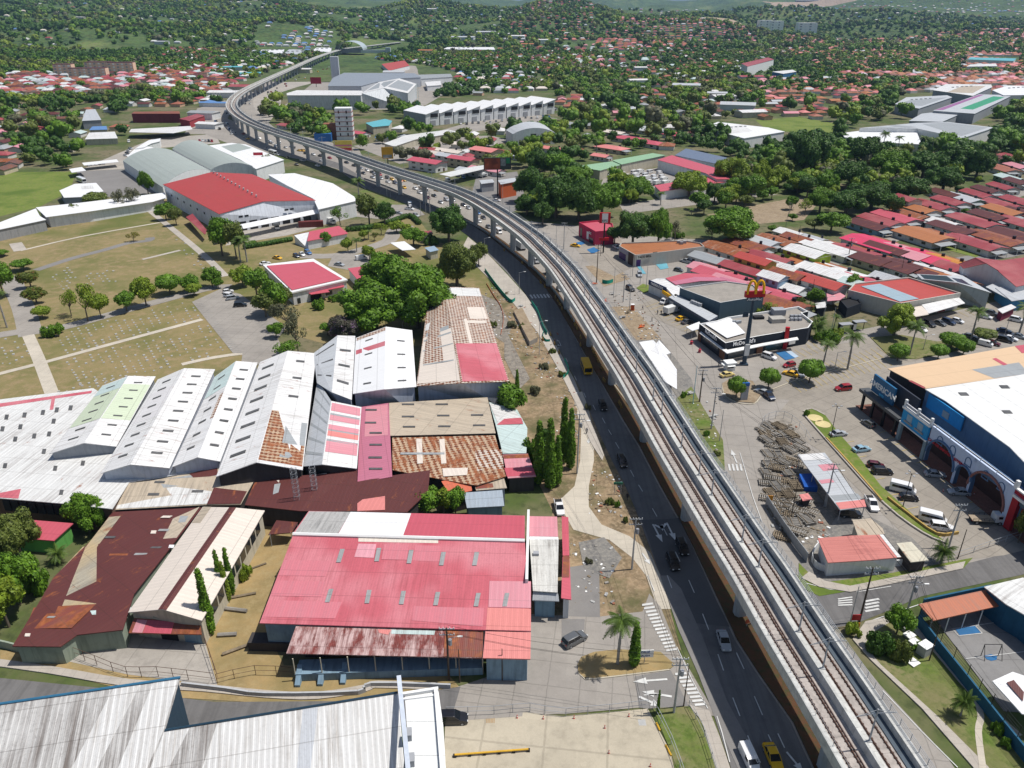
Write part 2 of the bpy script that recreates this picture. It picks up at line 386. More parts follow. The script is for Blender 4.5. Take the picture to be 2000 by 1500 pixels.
LE=[(600,312),(660,330),(714,368),(794,398),(824,408),(870,428),(917,463),(946,487),(988,531),(1026,573),(1057,620),(1085,668),(1108,712),(1130,752),(1150,800),(1172,850),(1195,900),(1222,950),(1243,1000),(1262,1050),(1290,1125),(1325,1230),(1365,1320),(1395,1400),(1425,1492),(1470,1640)]
RE=[(600,300),(660,318),(711,348),(754,363),(797,382),(840,401),(880,418),(918,436),(956,461),(991,490),(1027,521),(1062,557),(1088,595),(1115,645),(1140,690),(1175,750),(1212,817),(1245,870),(1287,950),(1322,1012),(1350,1070),(1400,1175),(1435,1250),(1475,1312),(1545,1412),(1585,1500),(1640,1640)]
patch('ground',RE+[(1900,1640),(1700,1340),(1560,1160),(1500,1060),(1400,900),(1300,760),(1200,615),(1120,520),(1060,465),(1000,422),(930,385),(850,352),(780,330),(700,306),(600,285)],CARR,2)
patch('road',LE+RE[::-1],ASPH,4)
patch('road',[(1253,1016),(1310,1014),(1327,1012),(1352,1068),(1400,1175),(1425,1225),(1330,1215),(1291,1125),(1266,1052)],ASPHN,5)
patch('road',[(1289,1125),(1325,1230),(1365,1320),(1395,1400),(1440,1500),(1470,1600),(1530,1600),(1480,1480),(1420,1370),(1370,1240),(1330,1150),(1306,1125)],ASPHO,6)  # lighter grey paints the sunlit road edge left of the viaduct shadow
MED=[(880,420),(918,437),(956,462),(991,491),(1027,522),(1062,558),(1088,596),(1118,648),(1150,705),(1183,760),(1218,820),(1250,872),(1292,952),(1328,1016),(1356,1072),(1406,1178),(1440,1250),(1480,1312),(1550,1412),(1590,1500),(1650,1640)]
MED2=[(1760,1640),(1640,1470),(1560,1340),(1500,1240),(1450,1150),(1392,1060),(1358,1000),(1300,900),(1270,850),(1235,800),(1200,745),(1160,680),(1125,625),(1090,570),(1060,535),(1020,500),(985,472),(950,448),(900,422)]
patch('median',MED+MED2,SOIL,5,0.10)
patch('road',[(700,290),(600,268),(520,262),(440,230),(380,225),(400,262),(470,290),(600,314),(660,331),(714,370),(720,330)],CARR,3)
patch('pavement',[(470,178),(520,152),(600,127),(690,104),(770,104),(800,118),(720,132),(660,150),(580,170),(550,180),(548,212),(520,245),(495,228)],YARDG,2)
patch('pavement',[(548,212),(600,214),(800,214),(832,205),(900,165),(880,130),(760,122),(640,140)],CARR,1);patch('pavement',[(360,262),(385,212),(440,196),(452,215),(430,262)],CARR,1);patch('pavement',[(860,95),(990,90),(1000,105),(860,112)],CARR,1)
strip('road',[(505,250),(480,225),(470,200),(490,175),(540,150),(600,124),(660,105),(720,96)],26,CARR,3)
patch('service_road',[(1118,770),(1137,765),(1150,800),(1160,850),(1160,900),(1150,950),(1150,990),(1175,1025),(1230,1048),(1270,1080),(1290,1125),(1310,1190),(1285,1190),(1262,1125),(1235,1090),(1190,1055),(1120,1035),(1100,1000),(1085,985),(1122,950),(1133,900),(1135,840)],PATHM,4)
patch('pavement',[(1100,700),(1123,745),(1140,790),(1165,850),(1180,890),(1176,900),(1150,860),(1130,800),(1095,730),(1050,650),(1000,590),(930,520),(905,480),(914,463),(946,490),(988,534),(1026,576),(1057,622)],WALK,5,0.10)
patch('junction',[(1030,1200),(1170,1205),(1255,1195),(1268,1160),(1290,1186),(1322,1265),(1400,1400),(1280,1380),(1100,1395),(870,1400),(870,1350),(1020,1300)],CARR,4)
patch('junction',[(1240,1322),(1310,1310),(1345,1380),(1262,1385),(1248,1383)],ASPHO,6)
patch('service_road',[(1097,1210),(1142,1210),(1140,1245),(1097,1248)],ASPHO,6)
patch('ground',[(1100,1110),(1170,1100),(1172,1206),(1100,1204)],ASPHO,5)
patch('traffic_island',[(1128,1300),(1135,1285),(1160,1275),(1210,1270),(1290,1275),(1318,1300),(1308,1308),(1160,1326),(1140,1324),(1130,1315)],DRY2,6,0.12)
patch('road',[(-100,1300),(0,1325),(200,1345),(420,1372),(700,1370),(900,1342),(910,1400),(700,1430),(300,1440),(-100,1420)],ASPH,6)
patch('ground',[(900,1340),(1030,1330),(1020,1400),(880,1410)],CARR,7)
strip('footpath',[(-60,1288),(100,1310),(250,1335),(400,1345),(520,1357),(620,1360),(715,1345),(735,1338),(850,1342)],1.4,WALK,7,0.10)
patch('yard',[(870,1405),(1030,1392),(1100,1400),(1265,1385),(1310,1470),(1345,1640),(860,1640)],YARD,6)
patch('ground',[(1275,1383),(1345,1380),(1372,1392),(1400,1480),(1430,1640),(1350,1640),(1310,1470)],VERGE,5)
patch('footpath',[(1345,1378),(1385,1390),(1405,1440),(1425,1500),(1455,1600),(1430,1600),(1395,1490),(1370,1410)],WALK,7,0.10)
patch('yard',[(60,1262),(240,1205),(395,1235),(425,1340),(250,1318),(100,1285)],YARDG,4)
patch('road',[(1560,1160),(1640,1240),(1720,1340),(1850,1480),(1960,1640),(1800,1640),(1700,1480),(1600,1310),(1500,1150)],CARR,4)
patch('ground',[(1690,1235),(1760,1200),(1800,1240),(1880,1330),(1990,1460),(2080,1560),(2000,1640),(1930,1500),(1830,1400),(1720,1300),(1688,1260)],VERGE,5,0.12)
patch('footpath',[(1665,1250),(1690,1215),(1740,1205),(1760,1203),(1700,1240),(1688,1262),(1720,1300),(1830,1400),(1930,1500),(2000,1640),(1970,1640),(1900,1500),(1800,1385),(1700,1290)],WALK,6,0.11)
patch('ground',[(1045,600),(1062,625),(1090,690),(1082,705),(1050,660)],EARTH,6);patch('ground',[(985,640),(1010,690),(1035,740),(1015,760),(985,700)],RUBBLE,6)
patch('ground',[(1075,760),(1110,770),(1128,800),(1120,840),(1085,820)],EARTH,6);patch('ground',[(1130,1060),(1180,1050),(1215,1090),(1190,1130),(1140,1110)],GRAVEL,6);patch('ground',[(1165,905),(1190,930),(1215,990),(1190,1000),(1165,960)],EARTH,6)
strip('footpath',[(1905,1365),(1915,1400),(1910,1430),(1917,1490),(1925,1560)],0.9,PATHM,14)
strip('footpath',[(1772,1215),(1830,1275),(1905,1362),(1990,1440)],1.3,WALK,13)
patch('kerb',[(1565,1130),(1600,1148),(1660,1158),(1740,1142),(1880,1112),(1885,1098),(1740,1130),(1660,1146),(1610,1136),(1580,1118)],WALK,7,0.12)
patch('yard',[(1830,1215),(1900,1190),(1960,1190),(2100,1290),(2100,1400),(1960,1390)],pavem('court concrete',(0.22,0.215,0.21),6,0.3,0.6),6)
for pts,wd in(([(18,540),(45,600),(60,655)],7),([(55,655),(75,700),(102,770)],3.4)):
 strip('cemetery_path',pts,wd,CARR if wd>5 else PATHM,3,sub=3)
strip('cemetery_path',[(-60,665),(40,648),(120,640),(250,605),(400,565),(450,560)],5.5,CARR,4)
strip('cemetery_path',[(-60,748),(0,730),(90,707),(240,666),(395,624)],2.2,PATHM,4)
strip('cemetery_path',[(355,712),(420,698),(495,688)],2.0,PATHM,4)
strip('cemetery_path',[(40,490),(160,462),(312,435)],1.6,PATHM,4)
strip('cemetery_path',[(290,410),(340,450),(400,500),(440,540)],3.0,WALK,5)
strip('cemetery_path',[(30,475),(40,490)],5,WALK,5)
strip('cemetery_path',[(70,528),(140,505),(205,488),(250,475),(290,470),(292,464)],4,ASPHO,3)
strip('cemetery_path',[(278,507),(352,489)],2,WALK,4)
patch('car_park',[(375,590),(430,565),(470,575),(560,640),(520,690),(455,690)],CARR,5)
patch('car_park',[(480,640),(540,655),(560,700),(470,720)],CARR,4)
patch('service_road',[(440,480),(560,460),(620,445),(560,430),(470,440)],YARDG,3)
strip('service_road',[(590,500),(650,500),(700,490),(760,470),(770,450),(800,440)],7,CARR,5)
patch('car_park',[(640,520),(650,500),(740,495),(790,520),(720,535)],CARR,4)
patch('car_park',[(660,400),(810,400),(830,420),(760,430),(660,420)],CARR,4)
patch('car_park',[(150,335),(260,330),(330,375),(210,385),(160,360)],ASPHO,3)
patch('car_park',[(230,300),(300,270),(420,262),(430,280),(300,290),(250,330),(150,335)],YARDG,2)
patch('ground',[(1380,420),(1480,400),(1560,385),(1600,395),(1570,430),(1450,440)],DIRT,3)
patch('ground',[(1210,400),(1400,372),(1520,380),(1400,395),(1220,418)],CARR,3)
strip('street',[(1540,545),(1700,480),(1780,450),(1880,410),(2000,375),(2100,345)],9,CARR,3)
strip('street',[(1880,510),(2000,488),(2100,460)],9,ASPHO,3)
patch('ground',[(1820,480),(1860,468),(1940,490),(1905,503)],GREEN,4)
patch('ground',[(1475,235),(1560,228),(1650,245),(1630,262),(1500,255)],GREEN,2)
patch('car_park',[(860,255),(1000,215),(1090,232),(1000,245),(900,262)],CARR,2)
patch('car_park',[(930,345),(1010,335),(1030,400),(990,420),(920,385)],ASPHO,3)
patch('car_park',[(1180,345),(1300,325),(1330,350),(1240,380),(1170,370)],CARR,3)
patch('car_park',[(690,285),(800,268),(960,265),(1000,275),(900,300),(780,320)],CARR,2)
patch('car_park',[(1120,480),(1210,462),(1240,520),(1200,540),(1150,515)],LOT,3)
patch('traffic_island',[(1243,563),(1255,555),(1268,558),(1275,566),(1258,573)],GREEN,4,0.12)
patch('traffic_island',[(1570,805),(1585,800),(1610,810),(1640,850),(1660,872),(1720,950),(1820,1040),(1850,1062),(1800,1040),(1725,985),(1640,890),(1572,815)],GREEN,5,0.12)
patch('traffic_island',[(1410,750),(1430,738),(1470,745),(1485,772),(1474,788),(1440,785),(1415,772)],DIRT,5,0.12)
patch('traffic_island',[(1700,660),(1760,655),(1830,668),(1900,660),(1915,672),(1850,690),(1790,702),(1740,700)],VERGE,5,0.12)
def mark(name,quads,lvl,mat=LINE,h=0.0):
 b=MB()
 for q in quads:
  P=[G(*p)for p in q];a=sum(P[i].x*P[(i+1)%len(P)].y-P[(i+1)%len(P)].x*P[i].y for i in range(len(P)))
  if a<0:P=P[::-1]
  b.poly([Vector((p.x,p.y,0.018*lvl+h+0.016))for p in P],mat)
 return tag(b.build(name),kind='structure')
def dash(u0,v0,u1,v1,wd=0.16):
 a,b_=G(u0,v0),G(u1,v1);n=(b_-a).normalized();n=Vector((-n.y,n.x,0))*wd/2
 return[PX(a+n),PX(b_+n),PX(b_-n),PX(a-n)]
D=[]
for s in[(1231,919,1238,932),(1247,948,1255,961),(1274,994,1283,1010),(1293,1027,1303,1047),(1319,1079,1328,1098),(1345,1134,1356,1159),(1372,1200,1384,1231),(1402,1279,1413,1311),(1431,1364,1445,1400),(1460,1438,1475,1475),(1438,1276,1453,1308),(1473,1361,1489,1398),(1500,1436,1516,1470),(1176,817,1182,828),(1188,840,1194,850),(1202,865,1209,877),(1519,1434,1532,1462),(1105,700,1109,708),(1092,668,1096,676),(1122,735,1126,744),(1140,768,1144,777),(1158,792,1163,802)]:
 D.append(dash(*s))
mark('lane_marking',D,8)
def lineq(pts,wd=0.15):return[dash(*pts[i],*pts[i+1],wd)for i in range(len(pts)-1)]
mark('lane_marking',lineq([(1303,1125),(1312,1150)])+lineq([(1265,1125),(1278,1156)])+lineq([(1400,1400),(1410,1432),(1425,1490)])+lineq([(1322,1265),(1352,1330),(1382,1385)],0.12),9)
Z=[]
for k in range(14):
 t=k/13;u,v=1254+t*47,1181+t*89;Z.append([(u,v),(u+21,v-3),(u+21,v+1),(u,v+4)])
for k in range(9):
 t=k/8;u,v=1318+t*38,1316+t*60;Z.append([(u,v),(u+22,v-2),(u+23,v+2.5),(u+1,v+4.5)])
mark('zebra_crossing',Z,9)
mark('zebra_crossing',[[(1034+k*6.5,577-k*0.3),(1037+k*6.5,576-k*.3),(1042+k*6.5,583-k*.3),(1039+k*6.5,584-k*.3)]for k in range(7)],8)
mark('zebra_crossing',[[(1421+k*7.5,907),(1425+k*7.5,907),(1428+k*7.5,920),(1424+k*7.5,920)]for k in range(4)],6)
mark('zebra_crossing',[[(1688,1174+k*6.5),(1715,1169+k*6.5),(1718,1172+k*6.5),(1691,1177+k*6.5)]for k in range(4)],6)
mark('lane_marking',[[(1636,1170+k*4),(1664,1166+k*5),(1665,1168+k*5),(1637,1172+k*4)]for k in range(4)],6)
def arrow(u,v,du,dv,L=5.0,wd=0.3,hw=1.1,mirror=None):
 a=G(u,v);t=(G(u+du,v+dv)-a).normalized();n=Vector((-t.y,t.x,0));qs=[]
 def Q(pts):return[PX(a+t*x+n*y)for x,y in pts]
 qs.append(Q([(0,-wd/2),(L*0.6,-wd/2),(L*0.6,wd/2),(0,wd/2)]))
 qs.append(Q([(L*0.6,-hw/2),(L,0),(L*0.6,hw/2)]))
 if mirror:
  qs.append(Q([(L*.1,wd/2*mirror),(L*.32,1.3*mirror),(L*.2,1.35*mirror),(L*.0,wd*mirror)]))
  qs.append(Q([(L*.08,1.0*mirror),(L*.42,1.25*mirror),(L*.12,1.9*mirror)]))
 return qs
mark('arrow_marking',arrow(1275,1025,15,28,6,.35,1.3,1)+arrow(1302,1022,14,28,6,.35,1.3,-1),8)
mark('arrow_marking',arrow(1303,1328,-54,4,5.5,.35,1.3)+arrow(1312,1362,-30,-5,4.5,.4,1.4)+arrow(1248,1362,22,10,3.5,.4,1.4)+[[(1257,1358),(1292,1356),(1292,1358),(1257,1360)]],9)
mark('arrow_marking',arrow(1254,1081,17,24,3.6,.3,1.2)+arrow(1150,853,-1,22,3.6,.3,1.1),7)
mark('arrow_marking',arrow(1439,905,-9,-22,6,.3,1.2),6)
mark('arrow_marking',arrow(1536,1470,15,18,3.5,.3,1.2),8)
mark('lane_marking',lineq([(1445,885),(1470,970),(1488,1020)])+lineq([(1575,1140),(1620,1152),(1680,1156),(1740,1146)])+lineq([(1724,1350),(1800,1430),(1870,1500)])+lineq([(1690,1217),(1728,1204),(1800,1180)]),7)
def bays(u0,v0,u1,v1,n,du,dv,lvl=5,mat=LINEY,nm='parking_bay_line'):
 q=[]
 for k in range(n+1):
  t=k/n;u,v=u0+(u1-u0)*t,v0+(v1-v0)*t;q.append(dash(u,v,u+du,v+dv,0.14))
 mark(nm,q,lvl,mat)
bays(1535,742,1712,690,17,30,25,5)
bays(1600,712,1745,668,13,25,17,5)
bays(1528,690,1600,670,6,22,14,5)
bays(1565,667,1660,645,8,20,12,5)
bays(1690,822,1790,905,7,32,-8,6)
bays(1800,915,1930,1010,7,30,-8,6)
bays(1640,868,1700,940,5,28,-6,6)
bays(1730,970,1830,1050,6,30,-6,6)
bays(1262,600,1345,652,10,26,-9,6)
bays(378,592,455,688,22,20,2,8,plain('worn paint',(0.36,0.35,0.33)))
bays(465,600,520,650,14,22,3,8,plain('worn paint',(0.36,0.35,0.33)))
bays(1800,640,1930,610,10,-20,-10,5)
mark('disabled_bay',[[(1514,689),(1532,686),(1553,700),(1534,704)]],7,LINEB)
mark('disabled_bay',[[(1535,687),(1545,686),(1560,697),(1552,700)]],7,plain('pale blue paint',(0.4,0.5,0.6)))
mark('disabled_bay',[[(1281,517),(1302,514),(1306,524),(1290,527)],[(1244,521),(1252,521),(1262,535),(1255,535)]],6,plain('turquoise paint',(0.13,0.36,0.44)))
mark('disabled_bay',[[(1125,474),(1140,471),(1144,476),(1130,480)],[(1146,488),(1160,483),(1172,490),(1156,496)]],6,LINEB)
#  railway viaduct
VC=[(1741,1518),(1701,1454),(1619,1324),(1549,1217),(1490,1120),(1441,1047),(1396,977),(1359,919),(1325,866),(1296,817),(1271,776),(1246,734),(1224,701),(1204,672),(1186,644),(1169,619),(1154,596),(1139,575),(1125,555),(1112,537),(1099,520),(1085,505),(1072,491),(1059,479),(1047,467),(1036,457),(995,427),(963,406),(934,389),(898,372),(844,354),(790,337.5),(736,320),(690,304),(618,280),(546,258),(492,238),(465,222),(453,209),(452,199),(460,187),(481,173),(510,159),(546,143),(582,127),(618,111),(654,99),(680,93),(712,90),(744,86),(780,82)]
vpath=[Vector((46.5,42,13)),Vector((46,52,13))]+[G(u,v,13)for u,v in VC]
raw=smooth_line([tuple(p)for p in vpath],6)
raw=[Vector((p.x,p.y,0))for p in raw]
for _ in range(6):raw=[raw[0]]+[(raw[i-1]+raw[i]*2+raw[i+1])/4 for i in range(1,len(raw)-1)]+[raw[-1]]
VP=[raw[0]];acc=0
for a,b_ in zip(raw,raw[1:]):
 step=3.0 if a.y<400 else(8 if a.y<1000 else 25)
 seg=(b_-a).length;acc+=seg
 if acc>=step:VP.append(b_);acc=0
VN=[]
for i in range(len(VP)):
 t=(VP[min(i+1,len(VP)-1)]-VP[max(i-1,0)]).normalized();VN.append(Vector((t.y,-t.x,0)))
def vpt(i,s,z):return VP[i]+VN[i]*s+Vector((0,0,z))
via=thing('railway_viaduct','long pale concrete elevated railway with two tracks curving through the town','viaduct',(VP[0].x,VP[0].y,0))
def loft(name,prof,mat,lo=0,hi=None,closed=True,parent=via):
 b=MB();hi=hi or len(VP)-1;d=0
 for i in range(lo,hi):
  n=len(prof);L=(VP[i+1]-VP[i]).length
  for k in range(n if closed else n-1):
   p,q=prof[k],prof[(k+1)%n]
   w_=math.hypot(q[0]-p[0],q[1]-p[1]);c=p[0]+p[1]*1.7
   b.poly([vpt(i,*p),vpt(i+1,*p),vpt(i+1,*q),vpt(i,*q)],mat,[(d,c),(d+L,c),(d+L,c+w_),(d,c+w_)])
  d+=L
 return b.build(name,parent)
def viam(name,col,dirt=0.3):
 g=N(name);uv=g.n('UVMap').outputs[0];p=g.pos();u=g.n('SeparateXYZ',Vector=uv).outputs[0]
 j=g.math('LESS_THAN',g.math('FRACT',g.math('DIVIDE',u,3.0)),0.03)
 c=g.mix(g.ramp(g.noise(p,0.9,6,0.7),0.4,0.75),col,tuple(x*(1-dirt)for x in col))
 c=g.mix(g.math('MULTIPLY',g.ramp(g.noise(p,0.1,4),0.4,0.65),0.4),c,tuple(x*(1-dirt)for x in col))
 c=g.mix(g.math('MULTIPLY',j,0.5),c,tuple(x*0.4 for x in col))
 return g.out(c,0.85)
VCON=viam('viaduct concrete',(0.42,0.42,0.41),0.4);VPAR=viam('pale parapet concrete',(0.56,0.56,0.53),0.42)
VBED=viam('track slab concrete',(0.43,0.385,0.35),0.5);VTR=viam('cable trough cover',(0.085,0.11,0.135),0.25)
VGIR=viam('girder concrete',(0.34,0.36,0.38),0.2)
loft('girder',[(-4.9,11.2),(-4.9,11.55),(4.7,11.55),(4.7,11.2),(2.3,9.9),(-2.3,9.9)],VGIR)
loft('parapet',[(-5.15,11.0),(-5.15,12.85),(-5.0,12.9),(-4.45,12.9),(-4.3,11.56),(-4.89,11.56),(-4.92,11.0)],VPAR)
loft('parapet',[(4.35,11.56),(4.4,12.9),(4.75,12.9),(4.8,11.3),(4.71,11.3),(4.71,11.56)],VPAR)
loft('centre_walkway',[(-0.8,11.56),(-0.62,13.05),(-0.25,13.05),(-0.2,12.3),(0.75,12.25),(0.8,11.56)],VPAR)
loft('track_slab',[(-4.28,11.552),(-4.28,11.7),(-1.0,11.7),(-1.0,11.552)],VBED)
loft('track_slab',[(0.82,11.552),(0.82,11.7),(3.35,11.7),(3.35,11.552)],VBED)
loft('cable_trough',[(3.36,11.552),(3.36,11.85),(4.34,11.85),(4.34,11.552)],VTR)
loft('cable_trough',[(-0.99,11.552),(-0.99,11.8),(-0.81,11.8),(-0.81,11.552)],VCON)
loft('catwalk',[(4.81,12.2),(4.81,12.32),(5.7,12.32),(5.7,12.2)],plain('grey catwalk grating',(0.36,0.37,0.37),0.7,0.15))
RAILM=plain('rusty steel rail',(0.09,0.045,0.03),0.6,0.3)
for c in(-2.75,2.05):
 for s in(-0.72,0.72):
  loft('rail',[(c+s-0.07,11.7),(c+s-0.07,11.88),(c+s+0.07,11.88),(c+s+0.07,11.7)],RAILM)
 loft('rail',[(c-1.12,11.7),(c-1.12,11.86),(c-1.0,11.86),(c-1.0,11.7)]if c>0 else[(c+1.02,11.7),(c+1.02,11.86),(c+1.14,11.86),(c+1.14,11.7)],plain('power rail',(0.12,0.07,0.055),0.6))
PADM=plain('brown rail fastening',(0.05,0.025,0.02),0.8)
b=MB();L=0.0
cum=[0.0]
for i in range(len(VP)-1):cum.append(cum[-1]+(VP[i+1]-VP[i]).length)
def at_s(s):
 import bisect
 i=max(0,min(len(VP)-2,bisect.bisect_right(cum,s)-1));t=(s-cum[i])/(cum[i+1]-cum[i])
 return VP[i].lerp(VP[i+1],t),VN[i].lerp(VN[i+1],t).normalized()
s=3.0
while s<330:
 p,n=at_s(s);a=math.atan2(n.y,n.x)
 for c in(-2.75,2.05):
  for q in(-0.72,0.72):
   z=p+n*(c+q);b.box((z.x,z.y,11.701),(0.42,0.22,0.09),PADM,a)
 s+=0.75
tag(b.build('rail_fastening',via),kind='stuff')
b=MB();i=0
for i in range(len(VP)-1):
 if VP[i].y>900:break
 for z in(12.7,13.05,13.4):b.bar(vpt(i,5.65,z),vpt(i+1,5.65,z),0.035,STEEL,4)
 if VP[i].y<560:
  for s_ in((0,0.5)if VP[i].y<420 else(0,)):
   q=vpt(i,5.65,0).lerp(vpt(i+1,5.65,0),s_);b.bar(q+Vector((0,0,12.3)),q+Vector((0,0,13.5)),0.045,STEEL,4)
b.build('catwalk_railing',via)
b=MB()
for i in range(len(VP)-1):
 if VP[i].y>420:break
 b.bar(vpt(i,-4.7,12.9),vpt(i,-4.7,13.9),0.03,STEEL,4);b.bar(vpt(i,-4.7,13.88),vpt(i+1,-4.7,13.88),0.02,STEEL,3)
b.build('parapet_railing',via)
PM=wallm('pier concrete',(0.36,0.38,0.39),0.3)
def nearest(p):
 j=min(range(len(VP)),key=lambda i:(VP[i]-Vector((p.x,p.y,0))).length);return cum[j]
pos=[nearest(G(*q))for q in[(1447,1208),(1332,1006),(1252,862),(1192,755),(1144,675),(1103,607),(1065,557),(1031,520),(994,490),(957,462),(919,438)]]
pos=[max(2,pos[0]-30.5)]+pos
s=pos[-1]+27
while s<cum[-1]-10:pos.append(s);s+=27 if s<1600 else 38
def pier_mesh(low):
 b=MB();n=8
 def ring(w_,d_,z):return[Vector((math.copysign(min(abs(x)*w_,w_),x),y*d_,z))for x,y in((-1,-.5),(-.6,-1),(.6,-1),(1,-.5),(1,.5),(.6,1),(-.6,1),(-1,.5))]
 rs=[ring(1.15,0.95,-0.1),ring(1.15,0.95,7.6)]if low else[ring(1.15,0.95,7.6),ring(1.5,1.0,8.6),ring(2.6,1.05,9.5),ring(2.6,1.05,9.95)]
 for a,c in zip(rs,rs[1:]):
  for k in range(n):b.poly([a[k],a[(k+1)%n],c[(k+1)%n],c[k]],PM)
 b.poly(rs[-1],PM)
 return b
pm=None
for s in pos:
 p,n=at_s(s)
 if pm is None:pm=pier_mesh(True).build('pier',loc=(0,0,0));pc_=pier_mesh(False).build('pier_cap',loc=(0,0,0));o,c_=pm,pc_
 else:o=pm.copy();COL.objects.link(o);c_=pc_.copy();COL.objects.link(c_)
 c_.parent=o
 o.parent=via;o.location=Vector((p.x,p.y,0))-Vector(via.location);o.rotation_euler=(0,0,math.atan2(n.y,n.x))
MASTG='overhead line masts along the centre of the viaduct'
def mast():
 t=thing('catenary_mast','slim grey overhead line mast','mast',(0,0,0),group=MASTG)
 b=MB();b.bar((0,0,0),(0,0,5.6),0.13,STEEL,6,0.1);b.box((0,0,0),(0.6,0.5,0.12),CONC);b.build('pole',t)
 b=MB();b.bar((0,0,4.9),(2.6,0,4.7),0.05,STEEL,4);b.bar((0,0,5.5),(2.4,0,4.75),0.03,STEEL,4);b.build('bracket',t)
 b=MB();b.bar((0,0,4.9),(-2.6,0,4.7),0.05,STEEL,4);b.bar((0,0,5.5),(-2.4,0,4.75),0.03,STEEL,4);b.build('bracket',t)
 return t
m0=mast();first=True;masts=[]
mpos=[G(u,v,13)for u,v in VC[1:27]]
s=nearest(mpos[-1])+20
while s<900:p,n=at_s(s);mpos.append(p);s+=24
for q in mpos:
 p,n=at_s(nearest(q));t=m0 if first else copy_tree(m0);first=False
 t.location=(p.x,p.y,13.0);t.rotation_euler=(0,0,math.atan2(n.y,n.x));masts.append(t)
#  buildings
def ctr(ps):
 n=len(ps);return Vector((sum(p[0]for p in ps)/n,sum(p[1]for p in ps)/n,0))
def toward(p,c,d):
 v=Vector((c[0]-p[0],c[1]-p[1],0));L=v.length
 return Vector((p[0],p[1],p[2]if len(p)>2 else 0))+v*min(0.4,d/max(L,.01))
SKYM=plain('dull skylight sheet',(0.11,0.11,0.11),0.5,0.25)
SKYG=roofm('grey translucent sheet',(0.33,0.34,0.34),0.8,streak=0.5)
def inset_poly(P,d):
 n=len(P);a=sum(P[i].x*P[(i+1)%n].y-P[(i+1)%n].x*P[i].y for i in range(n));sg=1 if a>0 else-1;out=[]
 for i in range(n):
  e0=(P[i]-P[i-1]);e1=(P[(i+1)%n]-P[i]);e0.z=e1.z=0
  if e0.length<1e-6 or e1.length<1e-6:out.append(P[i].copy());continue
  e0.normalize();e1.normalize();n0=Vector((-e0.y,e0.x,0))*sg;n1=Vector((-e1.y,e1.x,0))*sg
  m=n0+n1;k=max(0.35,m.dot(n0));out.append(P[i]+m*(d/k))
 return out
def openings(parent,a,b_,specs,base=0.0,proud=0.05,far=None):
 """doors and windows on the wall a-b; specs: (kind, s0, s1, z0, z1, material)"""
 a=Vector((a[0],a[1],0));b_=Vector((b_[0],b_[1],0));t=(b_-a);L=t.length;t.normalize();n=Vector((t.y,-t.x,0))
 c0=Vector((0,0,0))
 if n.dot(Vector(parent.location)-(a+b_)/2)>0:n=-n
 for kind,s0,s1,z0,z1,mt in specs:
  p,q=a+t*(L*s0),a+t*(L*s1);m=(p+q)/2+n*(proud-0.12)
  bb=MB();bb.box((m.x,m.y,base+z0),((q-p).length,0.3,z1-z0),mt,math.atan2(t.y,t.x));bb.build(kind,parent)
